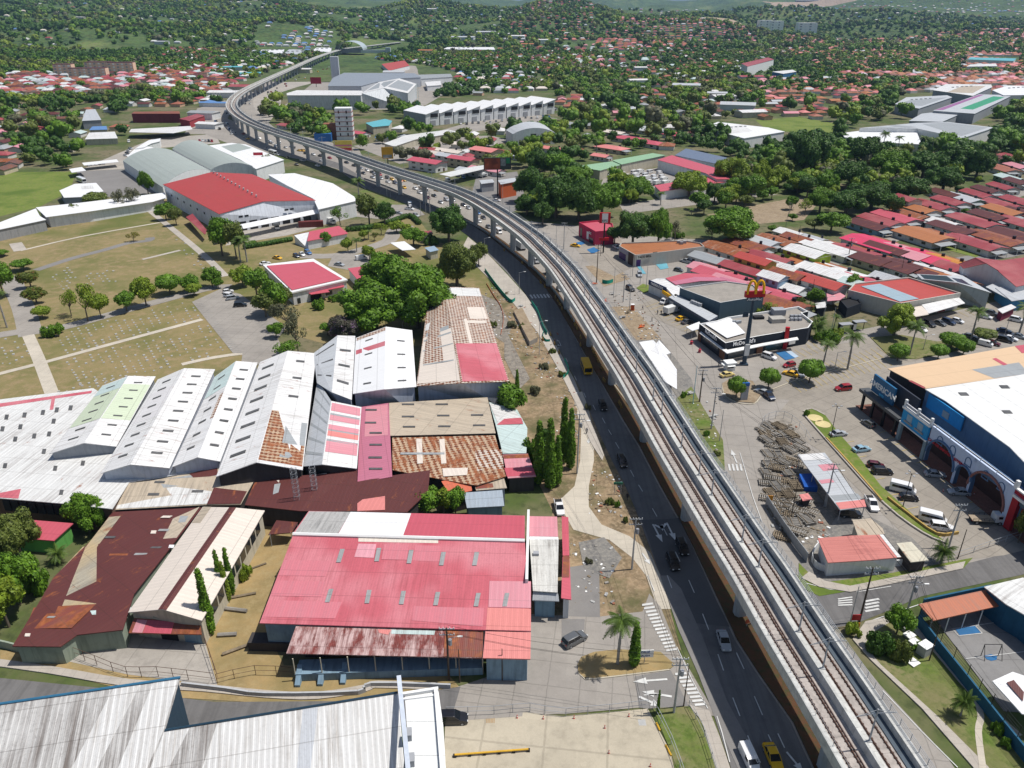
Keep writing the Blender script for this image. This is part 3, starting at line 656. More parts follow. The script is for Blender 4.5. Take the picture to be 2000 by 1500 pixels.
def gable(name,label,L,Rg,E,z,roof,wall,base=0.0,patches=(),sky=(),ov=0.45,cat='warehouse',name_roof='roof',group=None,thing_=None,world=False,th=0.16):
 zl,zr,ze=z
 f=(lambda p,zz:Vector((p[0],p[1],zz)))if world else(lambda p,zz:G(p[0],p[1],zz))
 L0,L1,R0,R1,E0,E1=f(L[0],zl),f(L[1],zl),f(Rg[0],zr),f(Rg[1],zr),f(E[0],ze),f(E[1],ze)
 c=ctr([L0,L1,E0,E1]);t=thing_ or thing(name,label,cat,(c.x,c.y,base),group=group)
 rl,rr=roof if isinstance(roof,tuple)else(roof,roof)
 b=MB();dz=Vector((0,0,-th))
 def up(q):
  n=(Vector(q[1])-Vector(q[0])).cross(Vector(q[3])-Vector(q[0]));return q if n.z>0 else q[::-1]
 for q,mt in(([L0,L1,R1,R0],rl),([R0,R1,E1,E0],rr)):
  b.poly(up(q),mt);b.poly([p+dz for p in up(q)][::-1],mt)
 for p,q in((L0,L1),(E0,E1),(L0,R0),(R0,E0),(L1,R1),(R1,E1)):b.poly([p,q,q+dz,p+dz],WHITE if th>0.2 else rl)
 S_={'L':(L0,L1,R1,R0),'R':(E0,E1,R1,R0)}
 def pt(side,s_,t_):
  a,bb,cc,d=S_[side];return a.lerp(bb,s_).lerp(d.lerp(cc,s_),t_)
 def nrm(side):
  a,bb,cc,d=S_[side];n=(bb-a).cross(d-a).normalized();return n if n.z>0 else-n
 k=0
 for side,s0,s1,t0,t1,mt in patches:
  n=nrm(side)*(0.035+0.012*(k%3));k+=1
  q=[pt(side,s0,t0)+n,pt(side,s1,t0)+n,pt(side,s1,t1)+n,pt(side,s0,t1)+n]
  b.poly(up(q),mt)
 rfo=b.build(name_roof,t)
 for side,s_,t_,ds,dt in sky:
  n=nrm(side);q=[pt(side,s_-ds,t_-dt),pt(side,s_+ds,t_-dt),pt(side,s_+ds,t_+dt),pt(side,s_-ds,t_+dt)]
  bb=MB();top=[p+n*0.14 for p in q];bb.poly(up(top),SKYM)
  for i in range(4):bb.poly([q[i]+n*.02,q[(i+1)%4]+n*.02,top[(i+1)%4],top[i]],SKYM)
  bb.build('skylight',t).parent=rfo
 w=MB();cc=c
 def ins(p,r0,r1):return p
 ax=(R1-R0).normalized()*ov;dn=Vector((0,0,-th-0.02))
 def sh(p,q):v=(q-p);v.z=0;return v.normalized()*ov
 l0=L0+ax+sh(L0,E0)+dn;l1=L1-ax+sh(L1,E1)+dn;e0=E0+ax-sh(L0,E0)+dn;e1=E1-ax-sh(L1,E1)+dn
 sl_l=(zr-zl)/max(1,(L0-R0).length);sl_e=(zr-ze)/max(1,(E0-R0).length)
 l0.z+=sl_l*ov;l1.z+=sl_l*ov;e0.z+=sl_e*ov;e1.z+=sl_e*ov
 r0=R0+ax+dn;r1=R1-ax+dn
 gz=lambda p:Vector((p.x,p.y,base))
 w.poly([gz(l0),gz(e0),e0,r0,l0],wall);w.poly([gz(e1),gz(l1),l1,r1,e1],wall)
 w.poly([gz(l1),gz(l0),l0,l1],wall);w.poly([gz(e0),gz(e1),e1,e0],wall)
 w.build('wall',t)
 t_=dict(l0=l0,l1=l1,e0=e0,e1=e1,r0=r0,r1=r1)
 return t,t_
def slabroof(name,label,pts,zs,roof,wall,base=0.0,patches=(),sky=(),ov=0.4,cat='building',walls=True,group=None,thing_=None,world=False,th=0.18,fascia=None,rname='roof'):
 n=len(pts);Z=zs if hasattr(zs,'__len__')else[zs]*n
 P=[Vector((p[0],p[1],z))if world else G(p[0],p[1],z)for p,z in zip(pts,Z)]
 if n==4 and patches and not world:P[3]=onplane(*pts[3],P[0],(P[1]-P[0]).cross(P[2]-P[0]).normalized())
 c=ctr(P);t=thing_ or thing(name,label,cat,(c.x,c.y,base),group=group)
 a=sum(P[i].x*P[(i+1)%n].y-P[(i+1)%n].x*P[i].y for i in range(n))
 if a<0:P=P[::-1];
 b=MB();b.poly(P,roof);D_=[p-Vector((0,0,th))for p in P];b.poly(D_[::-1],roof)
 for i in range(n):b.poly([D_[i],D_[(i+1)%n],P[(i+1)%n],P[i]],fascia or roof)
 nn=Vector((0,0,0))
 for i in range(n):
  p,q=P[i],P[(i+1)%n];nn+=Vector(((p.y-q.y)*(p.z+q.z),(p.z-q.z)*(p.x+q.x),(p.x-q.x)*(p.y+q.y)))
 nn.normalize();k=0
 for pp,mt in patches:
  off=nn*(0.03+0.012*(k%4));k+=1;q=[onplane(*x,P[0],nn)+off for x in pp]
  m_=(q[1]-q[0]).cross(q[2]-q[0])
  b.poly(q if m_.z>0 else q[::-1],mt)
 rfo=b.build(rname,t)
 for s_ in sky:
  u,v,du,dv=s_[:4];sl_=s_[4]if len(s_)>4 else 0
  q=[onplane(u-du+sl_,v-dv,P[0],nn),onplane(u+du+sl_,v-dv,P[0],nn),onplane(u+du-sl_,v+dv,P[0],nn),onplane(u-du-sl_,v+dv,P[0],nn)]
  bb=MB();top=[p+nn*0.13 for p in q];m_=(q[1]-q[0]).cross(q[2]-q[0]);mt=s_[5]if len(s_)>5 else SKYM
  bb.poly(top if m_.z>0 else top[::-1],mt)
  for i in range(4):bb.poly([q[i]+nn*.02,q[(i+1)%4]+nn*.02,top[(i+1)%4],top[i]],mt)
  bb.build('skylight',t).parent=rfo
 Q=inset_poly(P,ov);w=MB()
 if walls:
  for i in range(n):
   p,q=Q[i],Q[(i+1)%n]
   w.poly([Vector((p.x,p.y,base)),Vector((q.x,q.y,base)),q-Vector((0,0,th+.02)),p-Vector((0,0,th+.02))],wall)
  w.build('wall',t)
 return t,Q
def parapet(name,label,pts,z,roofm_,wall,h=0.9,base=0.0,cat='building',cap=None,group=None,thing_=None,world=False,wt=0.35):
 """flat roof behind a parapet"""
 P=[Vector((p[0],p[1],z))if world else G(p[0],p[1],z)for p in pts];n=len(P)
 a=sum(P[i].x*P[(i+1)%n].y-P[(i+1)%n].x*P[i].y for i in range(n))
 if a<0:P=P[::-1]
 c=ctr(P);t=thing_ or thing(name,label,cat,(c.x,c.y,base),group=group);I=inset_poly(P,wt)
 b=MB();b.poly([Vector((p.x,p.y,z-h))for p in I],roofm_);b.build('roof',t)
 w=MB()
 for i in range(n):
  j=(i+1)%n;p,q,pi,qi=P[i],P[j],I[i],I[j]
  w.poly([Vector((p.x,p.y,base)),Vector((q.x,q.y,base)),q,p],wall)
  w.poly([p,q,qi,pi],cap or wall);w.poly([pi,qi,Vector((qi.x,qi.y,z-h)),Vector((pi.x,pi.y,z-h))],cap or wall)
 w.build('wall',t)
 return t,P
def bx(parent,kind,u,v,z,d,mt,rz=0,top=None):
 p=G(u,v,z);b=MB();b.box((p.x,p.y,z),d,mt,rz,top);return b.build(kind,parent)
def text(parent,s_,p,size,rz,mt,ext=0.06,kind='lettering',tilt=R(90),align='CENTER',shear=0):
 cu=bpy.data.curves.new(kind,'FONT');cu.body=s_;cu.size=size;cu.extrude=ext;cu.align_x=align;cu.align_y='CENTER'
 cu.space_character=1.0;cu.offset=size*0.012;cu.resolution_u=2
 o_=bpy.data.objects.new(kind,cu);COL.objects.link(o_);bpy.context.view_layer.update()
 me=bpy.data.meshes.new_from_object(o_.evaluated_get(bpy.context.evaluated_depsgraph_get()));bpy.data.objects.remove(o_);me.materials.clear()
 o=bpy.data.objects.new(kind,me);COL.objects.link(o);me.materials.append(mt);o.parent=parent
 o.location=Vector(p)-Vector(parent.location);o.rotation_euler=(tilt,0,rz)
 return o
RW=roofm('white painted roof sheet',(0.76,0.755,0.745),0.55,streak=.85,dirt=(.36,.33,.30),rust=.05,ribd=.11)
RW2=roofm('old white roof sheet',(0.72,0.72,0.70),0.6,rust=0.05,streak=0.85,dirt=(.33,.30,.28),ribd=.11)
RWH=roofm('bright white roof',(0.78,0.78,0.78),0.06,streak=0.08)
RCR=roofm('cream roof sheet',(0.70,0.62,0.54),0.18,streak=0.2)
RLG=roofm('light green roof sheet',(0.55,0.62,0.46),0.2,streak=0.2)
RTE=roofm('pale teal roof sheet',(0.52,0.63,0.61),0.4,streak=0.4)
RGR=roofm('light grey roof sheet',(0.50,0.52,0.54),0.35,streak=0.35)
RG2=roofm('grey zinc roof sheet',(0.34,0.36,0.37),0.4,streak=0.4)
RSTR=roofm('streaked zinc',(0.46,0.45,0.43),0.8,streak=1.0,dirt=(0.12,0.115,0.11))
RFG=roofm('dirty white sheeting',(0.62,0.61,0.59),0.9,streak=1.0,dirt=(0.17,0.145,0.13),rib=0.75,heavy=True,ribd=.22)
RPK=roofm('pink painted roof',(0.54,0.12,0.15),0.6,streak=0.55,dirt=(0.30,0.07,0.08),fade=(0.62,0.24,0.27),rib=0.45)
RPK2=roofm('pale pink roof sheet',(0.63,0.26,0.30),0.4,streak=0.5,dirt=(0.55,0.36,0.38))
RPK3=roofm('faded pink roof',(0.60,0.185,0.22),0.5,streak=0.5,dirt=(0.48,0.22,0.25),rib=0.45)
RSAL=roofm('salmon roof sheet',(0.68,0.24,0.22),0.3,streak=0.2,dirt=(0.4,0.12,0.1))
RMAU=roofm('mauve pink roof sheet',(0.50,0.17,0.24),0.3,streak=0.2,dirt=(0.3,0.12,0.16))
RRD=roofm('red painted roof',(0.33,0.055,0.065),0.5,streak=0.5,dirt=(0.17,0.05,0.045),fade=(0.40,0.12,0.12))
RRDB=roofm('bright red roof',(0.46,0.075,0.06),0.4,streak=0.4,dirt=(0.3,0.06,0.05))
RRB=roofm('rosy red roof',(0.52,0.10,0.135),0.2,streak=0.25,dirt=(0.4,0.07,0.08))
RMA=roofm('maroon roof sheet',(0.115,0.035,0.032),0.35,streak=0.25,rust=0.12,dirt=(0.10,0.05,0.04))
RMR=roofm('rusting maroon sheet',(0.22,0.06,0.045),0.5,rust=0.5,streak=0.4)
ROR=roofm('orange roof sheet',(0.42,0.16,0.06),0.3,streak=0.3,dirt=(0.25,0.10,0.05))
RRU=roofm('rusted roof sheet',(0.42,0.33,0.27),0.6,rust=0.75,streak=0.5)
RRT=roofm('rust blistered sheet',(0.60,0.52,0.44),0.3,tiles=True,streak=0.3)
RRT2=roofm('heavily rust blistered sheet',(0.50,0.36,0.24),0.4,tiles=True,rust=0.35,streak=0.3)
RRP=roofm('rust stained pink sheet',(0.56,0.40,0.38),0.5,rust=0.45,streak=1.0,rustcol=(0.13,0.03,0.025),dirt=(0.13,0.03,0.025))
RBE=roofm('weathered beige sheet',(0.50,0.42,0.32),0.5,streak=0.6,rust=0.08)
RBG=roofm('weathered grey beige sheet',(0.40,0.36,0.28),0.7,streak=0.9,rust=0.1,fade=(0.50,0.36,0.18))
RTAN=roofm('tan roof sheet',(0.68,0.48,0.30),0.1,streak=0.12,dirt=(0.5,0.35,0.2))
RVA=roofm('sage vaulted sheet',(0.36,0.40,0.37),0.2,streak=0.25,rib=1.2)
RTL=roofm('turquoise roof sheet',(0.12,0.42,0.48),0.25,streak=0.2)
RBL=roofm('blue roof sheet',(0.12,0.25,0.50),0.3,streak=0.2)
RGN=roofm('green roof sheet',(0.28,0.46,0.28),0.25,streak=0.3)
WW=wallm('white wall',(0.70,0.71,0.71),0.3);WG=wallm('grey sheet wall',(0.30,0.32,0.35),0.3);WBL=wallm('bluish sheet wall',(0.42,0.46,0.54),0.35)
WC=wallm('cream wall',(0.50,0.46,0.36),0.4);WB=wallm('brick wall',(0.12,0.07,0.05),0.4);WSH=wallm('dark shed wall',(0.05,0.045,0.045),0.4)
WBR=wallm('dusty blue wall',(0.20,0.30,0.38),0.5);WGN=wallm('dull green wall',(0.28,0.33,0.26),0.4);WTAN=wallm('tan wall',(0.50,0.40,0.26),0.3)
def skyrow(side,n,t_,ds=0.008,dt=0.15,s0=0.06,s1=0.95,j=0.0):
 return[(side,s0+(s1-s0)*(k+.5)/n+random.uniform(-j,j),t_,ds,dt)for k in range(n)]
t,Q=slabroof('flat_warehouse','wide low white shed with rows of dark square skylights and a pink edge band',[(-90,792),(0,780),(182,758),(250,800),(330,880),(428,903),(428,914),(252,942),(219,994),(142,985),(0,973),(-90,966)],6.5,RW2,WB,cat='warehouse',patches=[([(-80,800),(0,788),(180,763),(178,768),(0,795),(-80,808)],RPK),([(101,778),(108,777),(104,800),(97,801)],RPK),([(-50,963),(0,963),(41,955),(36,974),(0,972),(-50,968)],RPK)],sky=[(u,v,3.6,4.5,1)for u,v in[(13,815),(48,811),(84,806),(111,801),(138,797),(5,838),(40,834),(105,823),(-30,843),(30,858),(67,852),(96,848),(-5,863),(86,882),(10,910),(108,915),(162,905),(120,962),(-40,885)]])
openings(t,G(0,973,6.5),G(140,985,6.5),[('window',0.02+k*0.12,0.115+k*0.12,3.6,6.0,DARK)for k in range(8)])
gable('gabled_warehouse','gabled warehouse with pale green and white roof, leftmost of the long sheds',[(96,886),(200,753)],[(164,865),(251,734)],[(227,872),(304,735)],(8.3,10.2,8.3),RW,WG,base=5.5,patches=[('L',.33,.80,.02,.98,RLG),('R',.33,.86,.02,.98,RLG),('L',.80,.98,.02,.98,RTE)],sky=skyrow('L',7,.5)+skyrow('R',7,.5))
gable('gabled_warehouse','long white gabled warehouse right of the green-patched one',[(197,924),(308,741)],[(255,907),(360,719)],[(331,914),(420,721)],(8.6,10.8,8.6),RW,WBL,patches=[('L',.45,.80,.05,.95,roofm('faint pink sheet',(0.72,0.70,0.70),0.5,streak=.8,dirt=(.36,.33,.30)))],sky=skyrow('L',9,.5)+skyrow('R',9,.5))
gable('gabled_warehouse','narrow white gabled warehouse with rusty patch near its ridge',[(336,912),(419,736)],[(386,893),(461,705)],[(430,901),(503,708)],(8.5,10.4,8.5),RW,WBL,patches=[('L',.36,.62,.84,.99,RRT),('L',.70,.99,.02,.98,RTE)],sky=skyrow('L',7,.5)+skyrow('R',8,.5,dt=.2))
gable('gabled_warehouse','white gabled warehouse with rust blistered near corner',[(422,931),(508,707)],[(501,903),(562,685)],[(591,918),(618,690)],(8.5,10.8,8.5),RW,WSH,patches=[('R',.02,.40,.35,.98,RRT2),('R',.02,.16,.02,.35,RRT2),('R',.16,.33,.02,.55,RG2),('R',.16,.22,.3,.6,RW2),('R',.06,.10,.05,.55,RG2)],sky=skyrow('L',8,.4,.01,.2)+skyrow('R',3,.5,.01,.14,.45,.98))
gable('gabled_warehouse','grey and white gabled shed with pink striped right slope',[(592,911),(620,742)],[(629,907),(647,783)],[(697,915),(706,795)],(7.6,9.6,7.6),(RGR,RW),WSH,patches=[('R',a,c,.03,.97,m_)for a,c,m_ in((.83,.97,RPK2),(.67,.77,RPK2),(.52,.60,RPK2),(.42,.5,RSAL),(.18,.36,RPK2),(.76,.79,RG2),(.50,.53,RG2),(.34,.37,RG2))]+[('L',.12+k*.155,.15+k*.155,.05,.95,RG2)for k in range(6)])
gable('gabled_warehouse','short white gabled shed with grey left slope beside the big white one',[(619,748),(612,690)],[(648,766),(659,655)],[(687,781),(694,656)],(8.6,10.0,8.8),(RGR,RW),WBL,sky=[('R',.2+k*.26,.5,.015,.3)for k in range(3)]+[('L',.25+k*.3,.5,.012,.4)for k in range(3)])
gable('gabled_warehouse','big white gabled warehouse with a red band near its far end',[(689,769),(695,660)],[(751,760),(754,638)],[(813,755),(805,645)],(9.0,11.0,9.0),RWH,WBL,patches=[('L',.66,.74,.03,.98,RPK),('L',.93,.99,.03,.98,RRT)],sky=[('L',s,.45,.009,.12)for s in(.12,.36,.6,.86)]+[('R',s,.45,.009,.14)for s in(.1,.3,.52,.76)])
gable('gabled_warehouse','long rust blistered gabled warehouse with cream and pink patches, nearest the road',[(813,754),(836,588)],[(902,748),(868,560)],[(995,745),(936,562)],(9.0,11.0,9.0),RRT,WBL,patches=[('L',.02,.50,.02,.97,RCR),('R',.01,.34,.02,.98,RPK),('R',.88,.99,.02,.98,RW2),('R',.60,.74,.05,.50,RCR),('R',.34,.60,.58,.66,RCR),('R',.55,.58,.1,.6,RCR),('L',.19,.2,.1,.9,RG2),('L',.34,.35,.05,.95,RG2),('L',.45,.465,.05,.95,RG2),('L',.58,.66,.05,.6,RW2),('L',.50,.54,.1,.9,RG2)])
slabroof('low_shed','narrow mauve pink shed roof with a row of grey skylights',[(704,795),(759,787),(766,931),(698,943)],[6.4,7.2,7.0,6.0],RMAU,WSH,cat='shed',sky=[(725,801,11,1.6,0),(724,826,11,1.6,0),(734,846,12,1.6,0),(734,869,12,1.6,0),(733,894,13,1.8,0),(734,916,13,1.8,0)],patches=[([(715,795),(757,790),(758,850),(712,853)],RPK2)])
slabroof('low_shed','weathered beige shed roof below the long bluish wall',[(760,787),(952,776),(968,846),(760,851)],[7.0,6.4,6.2,6.8],RBE,WSH,cat='shed',sky=[(u,v,12,1.4,0)for u,v in[(797,790),(863,790),(797,814),(866,812),(932,811),(799,834),(868,833),(936,831)]])
slabroof('low_shed','heavily rusted shed roof with beige strips between the beige shed and the maroon gable',[(766,855),(967,850),(988,930),(930,948),(840,932),(767,918)],[6.4,6.0,5.4,5.2,5.4,5.8],RRT2,WSH,cat='shed',patches=[([(813,857),(824,857),(826,905),(815,906)],RCR),([(858,858),(868,857),(872,905),(862,906)],RCR),([(782,884),(868,884),(868,888),(782,888)],RG2),([(864,915),(914,914),(912,928),(866,931)],RCR),([(928,880),(980,878),(984,915),(932,920)],RRT)])
slabroof('low_shed','small bright orange-red shed roof behind the bushy tree',[(862,940),(917,927),(922,958),(880,968)],[5.2,5.2,4.6,4.6],roofm('vermilion roof',(0.60,0.15,0.08),.3),WSH,cat='shed')
slabroof('low_shed','beige and rusty shed roof with open rafters at the corner of the cluster',[(921,923),(980,920),(990,953),(930,958)],[5.2,5.2,4.6,4.6],RBE,WBL,cat='shed',patches=[([(928,946),(962,944),(964,952),(930,955)],RMR)])
slabroof('low_shed','patchwork grey and brown lean-to roof below the narrow white warehouse',[(250,944),(300,938),(425,913),(500,932),(470,985),(402,986),(219,996)],[6.3,6.3,6.5,6.4,5.0,5.0,5.0],RBE,WSH,cat='shed',patches=[([(240,962),(420,943),(405,984),(222,994)],RW2),([(252,944),(330,935),(425,920),(424,935),(345,950),(245,962)],RG2),([(370,925),(424,912),(426,928),(380,936)],RMA),([(424,938),(498,930),(470,984),(404,985)],RMA)],sky=[(312,942,10,2,1),(300,966,11,2.4,1),(386,960,11,2.2,1)])
slabroof('low_shed','dark maroon lean-to roof behind the lattice towers',[(500,935),(640,925),(664,918),(697,918),(697,998),(586,998),(478,986)],[6.2,7.0,7.0,7.0,5.0,5.0,5.0],RMA,WSH,cat='shed',patches=[([(540,938),(638,924),(636,932),(548,946)],RCR),([(536,946),(548,944),(544,962),(533,966)],RG2)])
slabroof('low_shed','maroon shed roof with a salmon patch beside the tree',[(697,941),(755,930),(840,918),(836,960),(795,1000),(697,1000)],[6.4,6.6,7.4,6.4,5.2,5.0],RMA,WSH,cat='shed',patches=[([(698,977),(752,969),(752,996),(698,998)],RSAL),([(698,943),(740,940),(738,950),(698,953)],RG2)])
slabroof('low_shed','narrow white and teal shed roof beside the columnar trees',[(955,785),(1010,800),(1030,836),(1028,885),(982,886),(968,830)],[5.4,5.0,4.8,4.6,4.6,5.2],RTE,WSH,cat='shed',patches=[([(956,788),(1000,797),(1022,822),(972,826)],RW2),([(985,818),(1018,816),(1022,828),(970,830)],RPK)])
slabroof('low_shed','small pink and white striped lean-to in front of the teal roof',[(982,888),(1031,886),(1047,930),(992,934)],[4.6,4.6,4.0,4.0],RPK2,WSH,cat='shed',patches=[([(985,914),(1041,912),(1046,928),(990,931)],RRB),([(983,889),(1031,887),(1034,894),(984,896)],RMR)])
slabroof('grey_shed','long bluish corrugated canopy fronting the beige corner roof',[(906,962),(981,957),(985,988),(912,992)],[5.0,5.0,3.6,3.6],roofm('bluish sheet',(0.34,0.40,0.46),.3),WBR,cat='shed')
t,K=gable('long_workshop','long cream gabled workshop with a dark maroon ridge strip',[(250,1196),(396,990)],[(317,1190),(455,991)],[(394,1212),(517,997)],(5.6,7.4,5.6),RCR,WC,cat='workshop',patches=[('L',0,1,.88,1,RMA),('R',0,1,.9,1,RMA),('L',.82,1,.02,.3,RBE)])
slabroof('porch','x',[(262,1207),(391,1215),(394,1239),(251,1236)],[4.3,4.3,3.4,3.4],RMR,WC,thing_=t,walls=False,rname='awning',patches=[([(268,1210),(288,1211),(278,1236),(258,1235)],RPK2),([(289,1211),(341,1214),(334,1238),(279,1236)],RRB)])
openings(t,K['l0'],K['e0'],[('window',.3,.75,4.6,5.3,WGN),('door',.35,.6,0,3,DARK),('door',.7,.95,0,2.8,WBR)])
openings(t,K['e0'],K['e1'],[('window',.05+k*.09,.12+k*.09,2.6,4.6,GLASS)for k in range(10)])
slabroof('patched_workshop','big patched maroon and beige workshop roof at the lower left',[(219,1000),(394,991),(262,1160),(250,1197),(240,1230),(150,1240),(118,1263),(24,1262),(80,1170),(104,1128),(183,1050)],[5.2,5.6,5.2,5.0,4.4,4.3,4.1,4.2,4.6,4.8,5.0],RMA,WGN,cat='workshop',patches=[([(162,1068),(286,1060),(225,1150),(190,1180),(72,1187),(108,1125)],RBG),([(213,1010),(236,1008),(190,1068),(165,1072)],RBG),([(66,1187),(188,1180),(140,1227),(50,1228)],RMR),([(190,1135),(278,1132),(268,1145),(220,1150)],RRU),([(176,1193),(262,1186),(256,1196),(180,1201)],RTE),([(338,1013),(390,990),(286,1130),(262,1160),(300,1090)],RBE),([(352,1008),(368,1008),(362,1020),(348,1021)],RG2)],sky=[(215,1050,10,2,2),(320,1036,10,2,2,SKYG),(305,1070,10,1.6,2,SKYM),(232,1084,18,1.8,1,RMR),(275,1083,12,2,2,SKYG),(325,1010,9,2,3,RCR),(300,1040,5,3,1,RCR),(335,1068,5,3,1,RWH),(282,1112,16,1.2,1,RTE),(230,1170,9,1.6,2,SKYG),(100,1206,7,1.6,2,SKYG),(54,1241,5,3,1,RCR)])
slabroof('red_roof_house','small red roofed house among the trees at the left edge',[(20,1012),(143,1022),(105,1056),(30,1050)],[4,4,3.4,3.4],RRB,wallm('green painted wall',(0.12,0.35,0.08)),cat='house')
t=thing('carport','small open maroon canopy between the workshop and the red building','canopy',tuple(G(550,1040,0)))
slabroof('c','x',[(540,1016),(582,1020),(570,1040),(524,1044)],[3.4,3.4,2.8,2.8],RMA,WSH,thing_=t,walls=False)
for q in((541,1020),(580,1022),(568,1040),(527,1043)):
 p=G(*q,3);b=MB();b.bar((p.x,p.y,0),(p.x,p.y,3),0.07,STEEL);b.build('post',t)
sk=[(665,1086),(738,1084),(801,1088),(864,1092),(929,1092),(643,1164),(719,1166),(786,1168),(853,1170),(932,1172),(988,1172)]
t,Q=slabroof('red_warehouse','large warehouse with a bright pink-red front roof slope in the centre foreground',[(572,1046),(1025,1058),(1037,1233),(507,1217)],[9.0,9.0,6.3,6.3],RPK,WBR,ov=0.6,cat='warehouse',patches=[([(700,1049),(856,1054),(856,1061),(700,1058)],RCR),([(556,1094),(648,1096),(636,1126),(545,1124)],RPK3),([(700,1062),(735,1063),(730,1090),(692,1088)],roofm('scuffed pink sheet',(0.70,0.33,0.38),.5)),([(956,1135),(1037,1136),(1037,1188),(954,1186)],RPK2),([(952,1187),(1037,1189),(1037,1232),(949,1230)],RSAL),([(528,1172),(668,1176),(655,1208),(515,1205)],RPK3),([(542,1134),(636,1136),(628,1166),(531,1164)],RPK3),([(750,1063),(798,1064),(795,1094),(745,1093)],RPK3),([(812,1065),(860,1066),(858,1097),(806,1095)],RPK3),([(808,1184),(945,1188),(943,1224),(805,1212)],RPK3)],sky=[(u,v,4.4,13,4,SKYG)if u<700 else(u,v,4.4,13,2.5,SKYG)for u,v in sk])
slabroof('c','x',[(603,998),(1025,1007),(1025,1054),(572,1042)],[7.2,7.2,9.1,9.1],RPK,WG,thing_=t,walls=False,rname='back_roof',patches=[([(604,999),(685,1000),(660,1043),(575,1041)],RSTR),([(685,1000),(803,1003),(787,1047),(661,1043)],RWH),([(803,1003),(1024,1008),(1024,1052),(788,1047)],RRB)])
slabroof('c','x',[(948,1233),(1037,1235),(1036,1287),(943,1285)],[6.25,6.25,5.2,5.2],RSAL,WBR,thing_=t,rname='front_roof',ov=.5)
b=MB();a0,a1=G(572,1043,9.2),G(1025,1056,9.2);b.bar(a0,a1,0.35,WHITE,6);b.build('ridge_cap',t)
b=MB();a0,a1=G(1030,995,7.4),G(1026,1131,8.6);d=Vector((0.45,0,0))
b.poly([a0,a1,a1+d,a0+d][::-1],WHITE);b.poly([a0,Vector((a0.x,a0.y,0)),Vector((a1.x,a1.y,0)),a1],WW);b.poly([a0+d,a1+d,Vector((a1.x+.45,a1.y,0)),Vector((a0.x+.45,a0.y,0))],WW);b.poly([a1,Vector((a1.x,a1.y,0)),Vector((a1.x+.45,a1.y,0)),a1+d],WW);b.build('firewall',t)
t2,Q=slabroof('lean_to_shed','rust streaked pink and maroon lean-to along the front of the red warehouse',[(578,1223),(944,1232),(941,1285),(559,1276)],[5.9,5.9,4.8,4.8],RRP,WSH,cat='shed',walls=False,patches=[([(765,1230),(850,1232),(848,1240),(764,1238)],RTE),([(738,1229),(764,1230),(758,1240),(740,1236)],RSAL),([(870,1232),(944,1233),(942,1284),(866,1283)],RMR)])
b=MB();p,q=G(578,1331,0),G(943,1318,0);b.prism([p,q,q+Vector((0,3,0)),p+Vector((0,3,0))],0,1.5,WBR);b.build('low_wall',t2)
for k in range(8):
 m_=p.lerp(q,k/7);b=MB();b.bar((m_.x,m_.y+.2,0),(m_.x,m_.y+.2,4.6),0.1,WC);b.build('post',t2)
b=MB();b.prism([p+Vector((0.3,5,0)),q+Vector((-.3,5,0)),q+Vector((-.3,5.2,0)),p+Vector((.3,5.2,0))],0,4.6,WSH);b.build('back_wall',t2)
for u,v in((583,1337),(627,1335),(671,1332)):
 p=G(u,v);b=MB();b.prism([p+Vector((-.4,-.6,0)),p+Vector((.4,-.6,0)),p+Vector((.4,2,0)),p+Vector((-.4,2,0))],0,[0.5,.5,2.2,2.2],WBR);b.build('buttress',t2)
t,Q=slabroof('office_annex','narrow annex with dirty white flat roof on the right side of the red warehouse',[(1034,1050),(1091,1050),(1089,1157),(1041,1154)],[6.4,6.4,6.0,6.0],roofm('dirty white deck',(0.62,0.61,0.57),.8,streak=.9),WBR,cat='annex',patches=[([(1034,1048),(1090,1048),(1090,1054),(1034,1054)],RWH)])
slabroof('c','x',[(1033,1008),(1088,1009),(1090,1048),(1034,1047)],6.5,RPK2,WW,thing_=t,rname='back_roof')
slabroof('c','x',[(1041,1156),(1090,1159),(1092,1174),(1040,1172)],[5.6,5.6,4.6,4.6],RGR,WBR,thing_=t,rname='awning',walls=False)
slabroof('c','x',[(1097,1008),(1110,1010),(1112,1085),(1099,1085)],5.2,RRB,WW,thing_=t,rname='side_roof')
slabroof('c','x',[(1099,1087),(1112,1087),(1116,1171),(1096,1168)],[5.2,5.0,4.6,4.6],RRB,WW,thing_=t,rname='side_roof',patches=[([(1100,1085),(1112,1085),(1112,1128),(1098,1128)],RMR)])
openings(t,G(1041,1190,0),G(1092,1190,0),[('window',.1,.4,1,2.6,GLASS),('window',.5,.85,1,2.6,GLASS)])
bx(t,'roof_vent',1047,1083,6.3,(1,.8,.5),GREY)
fA,fB,fC=G(352,1323,13.2),G(322,1426,11.0),G(777,1352,11.0);fN=(fA-fB).cross(fC-fB).normalized()
RFC=roofm('cleaner white sheeting',(0.72,0.715,0.70),.5,streak=.85,dirt=(.30,.26,.22),rib=.75,ribd=.22);RSP=roofm('pale strip sheet',(0.5,.52,.55),.5)
def fpl(L_):q=[onplane(u,v,fB,fN)for u,v in L_];return[(p.x,p.y)for p in q],[p.z for p in q]
q_,z_=fpl([(322,1426),(777,1352),(805,1660),(200,1740)])
t,Q=slabroof('foreground_warehouse','huge streaked white warehouse roof in the bottom left corner',q_,z_,RFC,WG,cat='warehouse',ov=0.3,world=True,patches=[([(592,1384),(622,1379),(604,1520),(590,1655),(560,1655),(580,1500)],RSP),([(372,1419),(425,1410),(395,1500),(330,1650),(270,1650),(330,1500)],RFG)])
q_,z_=fpl([(-160,1396),(352,1323),(322,1426),(200,1740),(-420,1740)])
